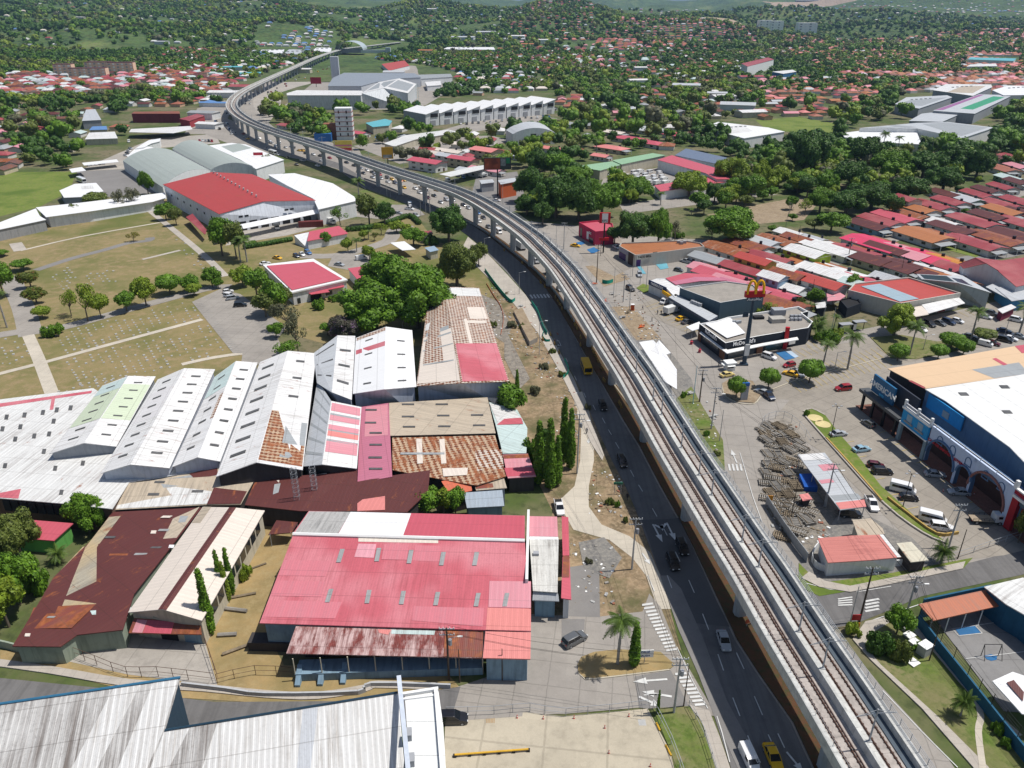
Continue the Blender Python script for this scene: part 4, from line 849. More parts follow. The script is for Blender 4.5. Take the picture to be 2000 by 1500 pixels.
slabroof('c','x',q_,z_,RFG,wallm('dark blue sheet wall',(0.03,0.06,0.09)),thing_=t,rname='upper_roof',ov=0.25,world=True,patches=[([(222,1344),(275,1336),(190,1500),(100,1680),(40,1680),(140,1500)],RFC),([(300,1332),(348,1326),(318,1430),(262,1560),(200,1690),(140,1690),(235,1490)],RFC)])
b=MB();b.bar(G(-160,1398,13.3),G(352,1323,13.3),0.18,plain('blue flashing',(0.04,0.16,0.28),.4));b.build('flashing',t)
b=MB();b.bar(G(322,1426,11.1),G(777,1352,11.1),0.15,plain('dark blue flashing',(0.02,0.05,0.08),.4));b.build('flashing',t)
t,Q=slabroof('white_annex','narrow flat white annex roof at the right end of the foreground warehouse',[(790,1352),(856,1346),(866,1420),(880,1660),(812,1660)],9.6,roofm('clean white deck',(0.74,0.75,0.74),.2,streak=.3),WW,cat='annex',th=0.5,fascia=WHITE)
b=MB()
for p,q in(((779,1322),(792,1450)),((792,1450),(812,1660))):b.bar(G(*p,12.0),G(*q,12.0),0.42,plain('pale blue parapet',(0.55,0.6,0.68),.5),4)
b.build('parapet',t)
b=MB();b.bar(G(851,1346,9.9),G(876,1660,9.9),0.35,WHITE,4);b.bar(G(786,1356,9.9),G(856,1345,9.9),0.3,WHITE,4);b.bar(G(786,1366,9.7),G(850,1358,9.7),0.2,WHITE,4);b.build('parapet',t)
bx(t,'air_conditioner',798,1440,9.6,(0.9,1.3,1.1),GREY,0.1);bx(t,'air_conditioner',803,1490,9.6,(0.9,1.3,1.1),GREY,0.1)
t,K=gable('red_roof_depot','large white depot with a broad weathered red roof and a loading dock',[(428,418),(318,360)],[(515,393),(413,336)],[(617,391),(492,340)],(9.5,12,9.5),roofm('weathered red roof',(0.42,0.055,0.05),.5,rust=.12,streak=.35,dirt=(.3,.1,.09),rib=1.5),wallm('white depot wall',(0.66,0.69,0.74)),cat='depot')
slabroof('c','x',[(420,448),(620,408),(624,416),(424,457)],[5.4,5.4,5.0,5.0],RWH,WW,thing_=t,walls=False,rname='canopy')
openings(t,G(432,452,0)*1,G(612,424,0)*1,[])
wa,wb=K['l0'],K['e0']
openings(t,wa,wb,[('dock_door',.05+k*.115,.13+k*.115,0.2,4.4,DARK)for k in range(8)]+[('window',.18,.22,6.4,7.2,DARK),('window',.24,.28,6.4,7.2,DARK),('window',.66,.70,6.4,7.2,DARK),('window',.72,.76,6.4,7.2,DARK)])
openings(t,K['l1'],K['l0'],[('window',.12+k*.12,.14+k*.12,5,6,DARK)for k in range(7)])
for k in range(12):
 p=G(515,393,12).lerp(G(413,336,12),.12+k*.075);b=MB();b.bar((p.x,p.y,12),(p.x,p.y,13),.35,STEEL);b.bar((p.x,p.y,13),(p.x,p.y,13.3),.55,STEEL,6,.1);b.build('roof_vent',t)
slabroof('c','x',[(363,424),(376,417),(405,450),(400,458)],[3.6,4.2,4.2,3.6],RRD,WW,thing_=t,walls=False,rname='awning')
slabroof('white_roof_depot','white roofed depot between the red roofed depot and the main road',[(523,341),(575,338),(650,358),(692,384),(696,392),(622,409),(612,388),(560,362)],[9,9,8.5,8,8,8,9,9],RWH,WW,cat='depot')
def vault(name,label,A0,A1,B0,B1,ze,rise,mt,wall,base=0,cat='hall',n=10,th=None):
 a0,a1,b0,b1=G(*A0,ze),G(*A1,ze),G(*B0,ze),G(*B1,ze);c=ctr([a0,a1,b0,b1]);t=thing(name,label,cat,(c.x,c.y,base));r=MB();w=MB()
 f=lambda p,q,k:p.lerp(q,k/n)+Vector((0,0,rise*math.sin(math.pi*k/n)**.8))
 L=0
 for k in range(n):
  q=[f(a0,b0,k),f(a0,b0,k+1),f(a1,b1,k+1),f(a1,b1,k)];m_=(q[1]-q[0]).cross(q[2]-q[0])
  r.poly(q if m_.z>0 else q[::-1],mt)
 r.build('vaulted_roof',t)
 for a,b_ in((a0,b0),(a1,b1)):
  top=[f(a,b_,k)-Vector((0,0,.05))for k in range(n+1)];w.poly([Vector((a.x,a.y,base))]+top+[Vector((b_.x,b_.y,base))],wall)
 for a,b_ in((a0,a1),(b0,b1)):w.poly([Vector((a.x,a.y,base)),Vector((b_.x,b_.y,base)),b_-Vector((0,0,.05)),a-Vector((0,0,.05))],wall)
 w.build('wall',t)
 return t
vault('vaulted_hall','sage grey vaulted hall behind the red roofed depot, left of its twin',(318,366),(240,314),(410,333),(334,293),6.5,4.0,RVA,WW)
vault('vaulted_hall','sage grey vaulted hall behind the red roofed depot, right of its twin',(412,332),(336,291),(505,330),(400,280),6.5,4.0,RVA,WW)
slabroof('flat_white_store','white flat roofed store with a small red sign beside the vaulted halls',[(408,284),(452,279),(480,282),(555,312),(500,330),(470,312)],8,RWH,WW,cat='store',patches=[([(432,286),(466,280),(492,289),(455,298)],RVA),])
b=MB();p=G(504,302,9);b.box((p.x,p.y,8.6),(6,.4,1.8),plain('red sign',(0.45,0.03,0.05),.5),.1);o=b.build('sign_board');tag(o,'small red sign board on the white flat roofed store','sign')
t=thing('white_canopy','stepped bright white canopy along the left side of the vaulted hall','canopy',tuple(G(290,285,0)))
slabroof('c','x',[(248,305),(262,292),(282,285),(300,288),(280,296),(258,312)],4,RWH,WW,thing_=t);slabroof('c','x',[(264,290),(290,274),(314,270),(312,276),(296,280),(282,287)],5,RWH,WW,thing_=t)
t,Q=slabroof('long_white_building','long low white roofed building at the left edge above the cemetery',[(-40,442),(0,434),(70,407),(78,422),(90,429),(0,448),(-40,456)],5.2,RWH,wallm('grey block wall',(0.3,.3,.3)),cat='building')
t,Q=slabroof('long_white_building','long low white roofed building running from the cemetery edge towards the red roofed depot',[(70,405),(164,395),(322,376),(324,386),(298,394),(180,412),(90,424)],[5.8,5.8,5.4,5,5,5.4,5.4],RWH,WW,cat='building',ov=1.2)
slabroof('small_white_building','small bright white building by the left car park',[(116,372),(146,359),(188,357),(202,373),(175,384),(125,386)],5,RWH,WG,cat='building',patches=[([(158,364),(180,362),(184,368),(160,370)],RW2)])
slabroof('white_canopy','thin white canopy over parked cars near the left car park',[(135,330),(160,326),(168,333),(140,337)],3.6,RWH,WW,cat='canopy',walls=False)
slabroof('white_canopy','long thin white canopy over a row of cars left of the vaulted hall',[(160,318),(228,311),(232,316),(164,323)],3.6,RWH,WW,cat='canopy',walls=False)
t,Q=slabroof('red_roof_office','white walled office with a rosy red hipped roof framed in white, beside the cemetery trees',[(513,517),(612,505),(679,546),(570,571)],[5.4,5.4,5.0,5.0],RWH,WW,cat='office',th=.5,fascia=WHITE)
slabroof('c','x',[(521,519),(612,511),(668,544),(570,566)],[5.7,5.7,5.3,5.3],RRB,WW,thing_=t,walls=False,rname='red_roof',th=.2)
slabroof('c','x',[(598,570),(672,556),(672,560),(640,566),(644,570),(608,575)],[3.2]*6,RRB,WW,thing_=t,walls=False,rname='awning')
openings(t,Q[0],Q[3],[]);A,B_=G(578,598,0),G(676,571,0)
openings(t,A,B_,[('door',.3,.5,0,2.4,DARK),('window',.04,.1,.6,2.6,GLASS),('window',.6,.72,.8,2.2,GLASS)])
t,K=gable('red_roof_house','L-shaped rosy red roofed lodge behind the red roofed office',[(572,459),(655,446)],[(604,452),(662,441)],[(600,471),(680,456)],(4,5,4),RRB,WW,cat='house')
slabroof('red_roof_house','small rosy red roofed outbuilding half hidden by the big dark tree',[(679,524),(716,519),(724,536),(700,548)],[4.4,4.4,4,4],RRB,WW,cat='house')
slabroof('small_canopy','pale blue-white carport roof beside the big tree',[(762,474),(790,471),(812,487),(786,489)],3.4,RWH,WW,cat='canopy',walls=False)
slabroof('small_shed','small grey-blue roofed shed between the two large trees',[(829,484),(848,480),(857,488),(840,492)],3.6,roofm('blue grey sheet',(.3,.4,.5),.2),WC,cat='shed')
slabroof('guard_booth','small booth with a red roof by the roadside tree',[(828,452),(842,450),(846,456),(832,458)],3,RRD,WW,cat='booth')
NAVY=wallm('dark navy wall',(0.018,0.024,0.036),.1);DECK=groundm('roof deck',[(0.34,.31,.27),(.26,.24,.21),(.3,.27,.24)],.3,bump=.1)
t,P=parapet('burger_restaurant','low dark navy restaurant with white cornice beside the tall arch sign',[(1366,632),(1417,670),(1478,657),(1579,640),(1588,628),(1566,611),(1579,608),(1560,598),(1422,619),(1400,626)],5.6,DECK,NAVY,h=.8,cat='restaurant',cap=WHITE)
slabroof('c','x',[(1366,650),(1420,690),(1490,675),(1560,663),(1557,658),(1490,670),(1421,683),(1372,645)],3.6,WHITE,WW,thing_=t,walls=False,rname='cornice',th=.22)
slabroof('c','x',[(1377,632),(1426,620),(1456,650),(1420,660)],5.3,RWH,WW,thing_=t,walls=False,rname='roof_membrane',th=.1)
BRN=plain('brown timber cladding',(0.17,0.075,0.04),.7)
pa,pb,pc=G(1366,632,5.6),G(1417,670,5.6),G(1579,640,5.6)
openings(t,pa,pb,[('timber_panel',.0,.12,0,3.2,BRN),('window',.2,.78,1.4,2.9,glassm((.05,.06,.07),'shop glass')),('timber_panel',.84,1.0,0,3.2,BRN)])
openings(t,pb,pc,[('window',.05,.36,.3,2.8,glassm((.05,.06,.07),'shop glass')),('timber_panel',.39,.46,0,3.2,BRN),('window',.49,.73,.3,2.8,glassm((.03,.05,.05),'green glass')),('window',.78,.86,1,2.8,WHITE)])
RED=plain('red paint',(0.50,0.012,0.02),.45,.05);YEL=plain('bright yellow paint',(0.80,0.42,0.0),.4,.05)
p=pb.lerp(pc,.73);b=MB();b.box((p.x,p.y-.3,0),(1.2,.9,7.2),RED,-.2);b.build('sign_pylon',t)
aL=math.atan2((pc-pb).y,(pc-pb).x);aW=math.atan2((pb-pa).y,(pb-pa).x)
nn=Vector(((pc-pb).y,-(pc-pb).x,0)).normalized();p=pb.lerp(pc,.22)+nn*.12;p.z=4.7
WL=plain('white lettering',(0.8,0.8,0.8),.4,.02)
text(t,"McDonald's",p,1.75,aL,WL)
nw=Vector(((pb-pa).y,-(pb-pa).x,0)).normalized();nw=nw if nw.x<0 else-nw;p=pa.lerp(pb,.48)+nw*.12;p.z=4.8;text(t,"McDonald's",p,1.5,aW,WL)
bx(t,'plant_box',1519,614,4.8,(4,3,2),GREY,.1);bx(t,'roof_hatch',1517,628,4.8,(4.5,3.2,1.4),plain('cream hatch',(.4,.38,.34)),.1);bx(t,'plant_box',1481,622,4.8,(3.2,2,.8),DARK,.1)
for k in range(6):bx(t,'air_conditioner',1546+(k%3)*8,620+(k//3)*6,4.8,(1.1,.9,.9),GREY,.3)
for k in range(3):bx(t,'air_conditioner',1434+k*5,631+(k%2),4.8,(1,.8,.9),STEEL,.3)
gb=G(1453,712,0);t=thing('arch_sign','very tall dark pole sign with twin golden arches beside the navy restaurant','sign',(gb.x,gb.y,0))
PB=plain('dark blue-grey steel',(0.035,0.06,0.09),.5,.05)
b=MB();b.bar((gb.x,gb.y,0),(gb.x,gb.y,10),.65,PB,10,.6);b.bar((gb.x,gb.y,10),(gb.x,gb.y,15),.6,PB,10,.5);b.bar((gb.x,gb.y,15),(gb.x,gb.y,21),.45,PB,10,.4);b.box((gb.x,gb.y,0),(2,2,.5),PB);b.build('pole',t)
b=MB();b.box((gb.x+.15,gb.y-.2,21.2),(5.8,1.0,1.7),RED,.12);b.build('red_panel',t)
b=MB();b.box((gb.x+.15,gb.y-.2,20.0),(4.2,.8,1.2),PB,.12);b.build('lower_panel',t);text(t,'AutoMac',(gb.x+.2,gb.y-.68,20.6),1.15,.12,WL)
for sx in(-1.2,1.2):
 b=MB();pr=None
 for k in range(17):
  a=math.pi*k/16;x=-math.cos(a)*1.15;zz=22.2+3.9*math.sin(a)**.7
  q=Vector((gb.x+.15+(sx+x)*math.cos(.12),gb.y-.6+(sx+x)*math.sin(.12),zz))
  if pr is not None:b.bar(pr,q,.36,YEL,6)
  pr=q
 b.build('arch',t)
b=MB();b.box((gb.x+.1,gb.y-.75,3.2),(1.4,.25,3.6),WHITE,.12);b.build('notice_panel',t)
b=MB();b.box((gb.x-1.6,gb.y,15.0),(1.6,.3,1.5),PB,.12);b.build('clock_disc',t)
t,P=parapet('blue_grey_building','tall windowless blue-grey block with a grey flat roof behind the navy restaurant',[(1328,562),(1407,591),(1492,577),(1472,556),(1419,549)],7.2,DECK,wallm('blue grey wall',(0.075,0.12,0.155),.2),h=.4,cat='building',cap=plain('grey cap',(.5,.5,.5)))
p=P[0];A,B_=G(1328,562,7.2),G(1407,591,7.2)
slabroof('c','x',[(1306,580),(1320,574),(1402,617),(1385,627)],4.2,RGR,wallm('blue grey wall',(0.075,0.12,0.155),.2),thing_=t,rname='arcade_roof',th=.9,fascia=wallm('slate fascia',(.10,.12,.17),.2),ov=1.5)
for k in range(4):bx(t,'air_conditioner',1352+k*5,592+k*2,4.2,(1.1,.9,1),GREY,-.6)
openings(t,G(1408,591,7.2),G(1403,590,7.2),[])
t,P=parapet('pharmacy_row','low shop row with white roof edge and dark blue signboard by the blue-grey block',[(1268,549),(1302,563),(1318,580),(1345,570),(1330,560),(1300,543),(1283,544)],4.4,RW,WW,h=.2,cat='shop')
b=MB();A,B_=G(1268,549,4.4),G(1302,564,4.4);m_=(A+B_)/2;a_=math.atan2((B_-A).y,(B_-A).x);b.box((m_.x-.2,m_.y-.3,3.3),((B_-A).length,.3,1.7),plain('navy signboard',(.02,.04,.12)),a_);b.build('sign_board',t)
text(t,'FARMACIAS',(m_.x-.4,m_.y-.55,4.15),1.3,a_,WL)
b=MB();A,B_=G(1294,567,3.6),G(1312,579,3.6);m_=(A+B_)/2;b.box((m_.x,m_.y,2.6),((B_-A).length,.4,1.2),YEL,math.atan2((B_-A).y,(B_-A).x));b.build('sign_board',t)
gable('red_roof_shop','shop with low red and mauve roof behind the pharmacy row',[(1320,556),(1300,543)],[(1368,549),(1338,533)],[(1420,548),(1385,536)],(4.6,5.2,4.6),RRB,WW,cat='shop',patches=[('L',.0,.45,0,1,RMAU),('R',0,.5,0,1,RMAU)])
t,P=parapet('taco_restaurant','beige single storey restaurant with rusty orange roof and purple shopfronts',[(1209,480),(1241,498),(1302,491),(1376,481),(1368,474),(1337,469),(1213,474)],5.2,roofm('orange brown deck',(.40,.15,.06),.4,rust=.2,streak=.3),wallm('beige restaurant wall',(.40,.38,.34),.15),h=.5,cat='restaurant')
PUR=plain('purple paint',(.06,.02,.13),.5)
pa,pb,pc=G(1209,480,5.2),G(1241,498,5.2),G(1376,481,5.2);aL=math.atan2((pc-pb).y,(pc-pb).x)
openings(t,pb,pc,[('sign_board',.02,.24,3.3,4.9,plain('pale board',(.55,.55,.5))),('shop_window',.02,.22,.3,3.0,PUR),('timber_panel',.25,.31,0,5.4,plain('dark brown',(.06,.035,.03))),('window',.36,.5,.8,2.6,GLASS),('purple_panel',.62,.68,.2,4,PUR),('window',.8,.95,1,2.6,GLASS)])
openings(t,pa,pb,[('sign_board',.05,.6,3.4,4.8,plain('lilac board',(.3,.28,.36))),('shop_window',.05,.45,.3,3.1,PUR),('brown_panel',.6,.9,0,5,plain('dark brown',(.06,.035,.03)))])
p=pb.lerp(pc,.13);text(t,'TACO BELL',(p.x,p.y-.45,4.1),1.25,aL,BLACK)
for k in range(3):bx(t,'air_conditioner',1325+k*6,475+(k%2)*2,4.7,(1.3,1.1,1.1),GREY)
MAG=wallm('crimson wall',(.45,.03,.08),.1)
t,P=parapet('chicken_restaurant','crimson box-shaped restaurant with a red roof half hidden by trees',[(1131,434),(1163,452),(1200,449),(1196,436),(1168,430)],6.5,RRB,MAG,h=.6,cat='restaurant')
A,B_=G(1131,434,6.5),G(1163,452,6.5)
openings(t,A,B_,[('window',.1,.22,.4,4.5,GLASS),('white_panel',.5,.62,1.2,4.5,WHITE),('window',.66,.9,.3,2.6,GLASS)])
p=A.lerp(B_,.72);text(t,'KFC',(p.x-.3,p.y-.3,4.6),1.5,math.atan2((B_-A).y,(B_-A).x),WL)
gb=G(1178,494);t=thing('bucket_sign','square red and white sign on a dark pole beside the crimson restaurant','sign',(gb.x,gb.y,0))
b=MB();b.bar(gb,gb+Vector((0,0,13)),.3,BLACK,8);b.build('pole',t);b=MB();b.box((gb.x,gb.y,13),(4.6,.8,4.4),RED);b.build('sign_board',t)
b=MB();b.box((gb.x,gb.y-.45,13.3),(2.5,.1,3.8),WHITE);b.build('white_panel',t);text(t,'KFC',(gb.x,gb.y-.54,14.0),1.3,0,BLACK);b=MB();b.box((gb.x,gb.y-.1,5.5),(4.2,.7,1.2),RED);b.build('lower_board',t)
t,Q=slabroof('shopping_hall','large shopping hall with tan and white roofs and a row of coloured shop fronts',[(1807,760),(1988,733),(2100,712),(2300,960),(2120,1010),(2000,902),(1972,873),(1847,783)],13.0,roofm('white shop roof',(.74,.74,.72),.1,streak=.12,rib=2.2),wallm('dusty blue sheet',(0.10,0.175,0.29),.2),cat='shopping hall',ov=.2,sky=[(1882,770,8,3,-3),(1967,805,8,3,-3),(1962,756,8,3,-3)])
slabroof('c','x',[(1734,720),(1982,676),(2120,655),(2160,705),(1988,733),(1808,759)],11.8,RTAN,WSH,thing_=t,rname='tan_roof',ov=.5,patches=[([(1898,722),(1990,708),(2010,730),(1942,739)],RG2),([(1938,701),(1945,699),(1968,712),(1960,714)],RRB),([(1982,676),(2040,668),(2060,684),(1996,690)],RRB),([(1774,744),(1780,743),(1808,757),(1804,759)],RRD)])
f0,f1=G(1676,797),G(1960,1030);fx=(f1-f0).normalized();fn=Vector((fx.y,-fx.x,0));fn=fn if fn.x<0 else-fn;fa=math.atan2(fx.y,fx.x);fl=(f1-f0).length
def front(kind,s0,s1,z0,z1,mt,off=0.0,d=.4,parent=t):
 p,q=f0+fx*(fl*s0),f0+fx*(fl*s1);m_=(p+q)/2-fn*off;b=MB();b.box((m_.x,m_.y,z0),((q-p).length,d,z1-z0),mt,fa);return b.build(kind,parent)
CB=plain('bright blue render',(.02,.30,.62),.7,.08);PLW=wallm('pale blue wall',(.52,.60,.76),.15);DB=plain('slate blue trim',(.10,.18,.32),.7)
BRK=groundm('red brick walk',[(.20,.085,.06),(.15,.07,.05),(.24,.12,.09)],.6)
front('walkway',-.02,1.3,0.1,.3,BRK,2.2,4.6)
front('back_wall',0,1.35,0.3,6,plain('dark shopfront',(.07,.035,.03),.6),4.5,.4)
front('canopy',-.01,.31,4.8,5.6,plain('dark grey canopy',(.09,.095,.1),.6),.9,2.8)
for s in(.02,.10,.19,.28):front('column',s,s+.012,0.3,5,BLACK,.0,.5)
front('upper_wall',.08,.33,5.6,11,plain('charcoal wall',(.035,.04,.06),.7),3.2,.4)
o=front('sign_board',.03,.20,6.0,10.6,plain('signboard blue',(.02,.13,.28),.5),1.6,.5)
m_=f0+fx*(fl*.115)-fn*1.3;text(t,'AMERICAN',(m_.x,m_.y,8.2),2.2,fa,WL);text(t,'pets',(m_.x,m_.y,6.7),1.1,fa,plain('light blue',(.1,.5,.8)))
front('blue_front',.32,.50,5.2,8.8,CB,0,.5);front('cornice',.315,.505,8.8,9.3,WHITE,-.1,.8);front('cornice',.315,.505,5.0,5.25,WHITE,-.1,.7)
front('roof_balustrade',.32,.50,9.6,10.2,plain('grey balustrade',(.45,.45,.48)),.1,.3)
for s in(.32,.41,.50):front('finial',s-.006,s+.006,9.3,11.0,WHITE,.1,.5)
for s in(.355,.43):front('window',s,s+.035,6.4,8.2,plain('pale window',(.3,.42,.5)),-.25,.15);front('window_sill',s-.01,s+.045,6.0,6.4,plain('grey sill',(.3,.3,.3)),-.35,.4)
for s in(.315,.49):front('pillar',s,s+.018,0.3,5.2,plain('blue grey pillar',(.22,.3,.34)),0,.7)
front('blue_upper_wall',.33,.56,9,12.5,plain('bright blue panel',(.02,.26,.60),.7),5.2,.3);front('wall_panel',.44,.48,9.6,11.2,plain('grey panel',(.3,.35,.4)),4.95,.15)
def arcade(s0,s1,zt,mt,arches,kind='arcade_wall'):
 b=MB();L0,L1=fl*s0,fl*s1;ends=[]
 x=L0
 def pt(x_,z_,o_=0):p=f0+fx*x_-fn*o_;return Vector((p.x,p.y,z_))
 for(c,r,hb)in arches:
  c*=fl;b.poly([pt(x,.3),pt(c-r,.3),pt(c-r,zt),pt(x,zt)][::-1],mt)
  n_=12;arc=[(c-r*math.cos(math.pi*k/n_),hb+min(r,zt-hb-1.2)*math.sin(math.pi*k/n_))for k in range(n_+1)]
  for(xa,za),(xb,zb)in zip(arc,arc[1:]):
   b.poly([pt(xa,za),pt(xb,zb),pt(xb,zt),pt(xa,zt)][::-1],mt);b.poly([pt(xa,za),pt(xb,zb),pt(xb,zb,1.0),pt(xa,za,1.0)],DB)
  b.poly([pt(c-r,.3),pt(c-r,hb),pt(c-r,hb,1),pt(c-r,.3,1)],DB);b.poly([pt(c+r,.3),pt(c+r,hb),pt(c+r,hb,1),pt(c+r,.3,1)],DB)
  x=c+r;ends.append(arc)
 b.poly([pt(x,.3),pt(L1,.3),pt(L1,zt),pt(x,zt)][::-1],mt);b.poly([pt(L0,zt),pt(L1,zt),pt(L1,zt,.5),pt(L0,zt,.5)],mt)
 b.build(kind,t)
 for arc,m2 in zip(ends,(DB,DB,plain('brick arch',(.28,.12,.1)))):
  b=MB()
  for(xa,za),(xb,zb)in zip(arc,arc[1:]):b.bar(pt(xa,za,-.1),pt(xb,zb,-.1),.28,m2,5)
  b.build('arch_trim',t)
arcade(.51,.995,9.4,PLW,[(.60,4.6,3.0),(.745,2.3,3.8),(.875,5.2,3.0)])
for s in(.575,.655,.75,.85,.935):
 b=MB();c=fl*s;zz=6.6 if s<.9 else 6.6;prv=None
 for k in range(11):
  a=math.pi*k/10;q=f0+fx*(c-.85*math.cos(a))+fn*.06;q.z=zz+1.0+.9*math.sin(a)
  if prv is not None:b.bar(prv,q,.1,DB,4)
  prv=q
 for sx in(-.85,.85):q=f0+fx*(c+sx)+fn*.06;b.bar((q.x,q.y,zz),(q.x,q.y,zz+1),.1,DB,4)
 b.bar(tuple(f0+fx*(c-1)+fn*.06+Vector((0,0,zz))),tuple(f0+fx*(c+1)+fn*.06+Vector((0,0,zz))),.12,DB,4);b.build('arched_niche',t)
m_=f0+fx*(fl*.625)+fn*.12;text(t,'CASA DE EMPEÑO Y JOYERIA',(m_.x,m_.y,6.0),.95,fa,plain('red lettering',(.5,.02,.03)))
front('railing',.51,.99,9.9,10.0,WHITE,.2,.12)
for k in range(6):front('railing_post',.53+k*.09,.533+k*.09,9.4,10.0,WHITE,.2,.12)
front('terrace_wall',.50,1.0,6,9.2,DB,1.6,.3)
front('red_front',1.0,1.4,8.4,9.4,plain('crimson band',(.35,.01,.03)),0,.5);front('cornice',1.0,1.4,7.6,8.2,WHITE,-.1,.7);front('cornice',1.0,1.4,9.4,9.7,WHITE,-.1,.7)
for s in(1.0,1.09,1.19):front('finial',s-.007,s+.007,9.5,11.2,WHITE,-.1,.6)
front('shop_sign',1.04,1.16,4.6,6.4,plain('red shop sign',(.45,.01,.01)),.8,.5);front('upper_wall',1.0,1.4,6.4,7.6,plain('blue grey fascia',(.1,.15,.2)),.3,.4)
front('pillar',1.0,1.03,.3,7.6,plain('crimson pillar',(.4,.01,.02)),.1,.8)
t=thing('long_open_shed','long narrow lean-to shed with patched grey and pink roof beside the sleeper stacks','shed',tuple(G(1625,950)))
slabroof('c','x',[(1558,888),(1611,884),(1691,990),(1641,996)],[3.6,4.2,4.2,3.6],RGR,WSH,thing_=t,walls=False,patches=[([(1597,908),(1630,905),(1638,917),(1608,920)],RPK2),([(1599,938),(1624,935),(1630,942),(1604,945)],RPK2),([(1632,982),(1688,976),(1692,990),(1641,995)],RSAL),([(1560,888),(1605,885),(1615,897),(1568,900)],RW),([(1622,968),(1675,964),(1684,974),(1631,978)],RBL if 0 else RG2)])
for q in((1562,890),(1588,925),(1615,962),(1642,993),(1688,989),(1655,944),(1612,888)):
 p=G(*q,3.6);b=MB();b.bar((p.x,p.y,0),(p.x,p.y,3.6),.09,STEEL);b.build('post',t)
t,K=gable('small_house','small white house with a faded red corrugated roof by the street corner',[(1617,1099),(1597,1051)],[(1698,1094),(1662,1046)],[(1760,1088),(1725,1044)],(3.6,4.1,3.6),roofm('faded red sheet',(.55,.20,.17),.4,streak=.5,dirt=(.28,.07,.06),rib=.6),WW,cat='house',patches=[('R',.0,1,.0,.12,RW2)])
slabroof('small_shed','beige flat roofed shed behind the faded red roof house',[(1665,1016),(1700,1012),(1724,1032),(1728,1043),(1676,1048)],3.6,RBE,WC,cat='shed')
slabroof('small_shed','cream sheet shed beside the small house with faded red roof',[(1751,1061),(1780,1058),(1814,1094),(1779,1098)],[3,3,2.8,2.8],roofm('stained cream sheet',(.6,.56,.44),.4,rust=.15),WSH,cat='shed')
b=MB();pts=[(1598,1070),(1587,1085),(1586,1100),(1596,1112),(1620,1118),(1680,1114),(1760,1106)];W_=smooth_line([tuple(G(*p))for p in pts],3)
for a,c in zip(W_,W_[1:]):b.prism([a,c,c+Vector((0,.25,0)),a+Vector((0,.25,0))],0,1.5,WW)
tag(b.build('garden_wall'),'low curved white garden wall round the small corner house','wall')
BLW=wallm('blue painted wall',(.02,.10,.18),.3)
t=thing('terracotta_shelter','long shelter with a terracotta tiled roof and blue walls at the ball court','shelter',tuple(G(1880,1200)))
slabroof('c','x',[(1794,1180),(1925,1152),(1956,1182),(1823,1212)],[4.6,4.6,3.8,3.8],roofm('terracotta sheets',(.44,.13,.06),.4,streak=.4,rib=.5),BLW,thing_=t,walls=False)
p,q=G(1795,1208,0),G(1925,1180,0);b=MB();b.prism([p,q,q+Vector((0,.3,0)),p+Vector((0,.3,0))],0,4.2,BLW);b.build('back_wall',t)
for k in range(5):
 m_=G(1823,1212,3.8).lerp(G(1956,1182,3.8),k/4);b=MB();b.bar((m_.x,m_.y+.3,0),(m_.x,m_.y+.3,3.7),.09,WHITE);b.build('post',t)
b=MB();W_=[G(u,v)for u,v in[(1788,1222),(1828,1275),(1880,1340),(1950,1430),(2030,1530),(2100,1620)]]
for a,c in zip(W_,W_[1:]):b.prism([a,c,c+Vector((.3,.1,0)),a+Vector((.3,.1,0))],0,2.4,BLW)
o=b.build('court_wall');tag(o,'long blue painted wall along the ball court','wall')
b=MB()
for a,c in zip(W_,W_[1:]):
 L=(c-a).length;n_=max(1,int(L/2.5))
 for k in range(n_):
  m_=a.lerp(c,k/n_);b.bar((m_.x+.15,m_.y,2.4),(m_.x+.15,m_.y,4.6),.05,BLACK,4)
 for z in(2.9,3.4,3.9,4.5):b.bar(a+Vector((.15,0,z)),c+Vector((.15,0,z)),.03,BLACK,4)
tag(b.build('court_fence'),'dark mesh fence on top of the blue court wall','fence')
slabroof('canopy','white gabled canopy with a brown panel at the edge of the ball court',[(1938,1330),(1978,1312),(2090,1350),(2120,1420),(1996,1394)],[4.4,4.8,4.8,4.2,4.2],RWH,WSH,cat='canopy',walls=False,patches=[([(1966,1333),(1980,1328),(2000,1352),(1998,1370)],RMA)])
slabroof('school_block','blue walled school block with a grey roof at the right edge',[(1922,1146),(1998,1128),(2150,1180),(2120,1300),(2000,1200),(1965,1180)],5.4,RW2,BLW,cat='school')
mark('court_marking',[dash(1858,1230,1952,1216,.12),dash(1885,1288,2010,1273,.12),dash(1952,1216,2060,1300,.12),dash(1860,1230,1872,1243,.12),dash(1872,1243,1918,1238,.12),dash(1903,1222,1918,1238,.12)],9)
mark('court_marking',[[(1864,1228),(1902,1222),(1915,1237),(1874,1242)],[(1921,1282),(1935,1279),(1947,1283),(1946,1290),(1936,1292),(1927,1289)]],8,LINEB)
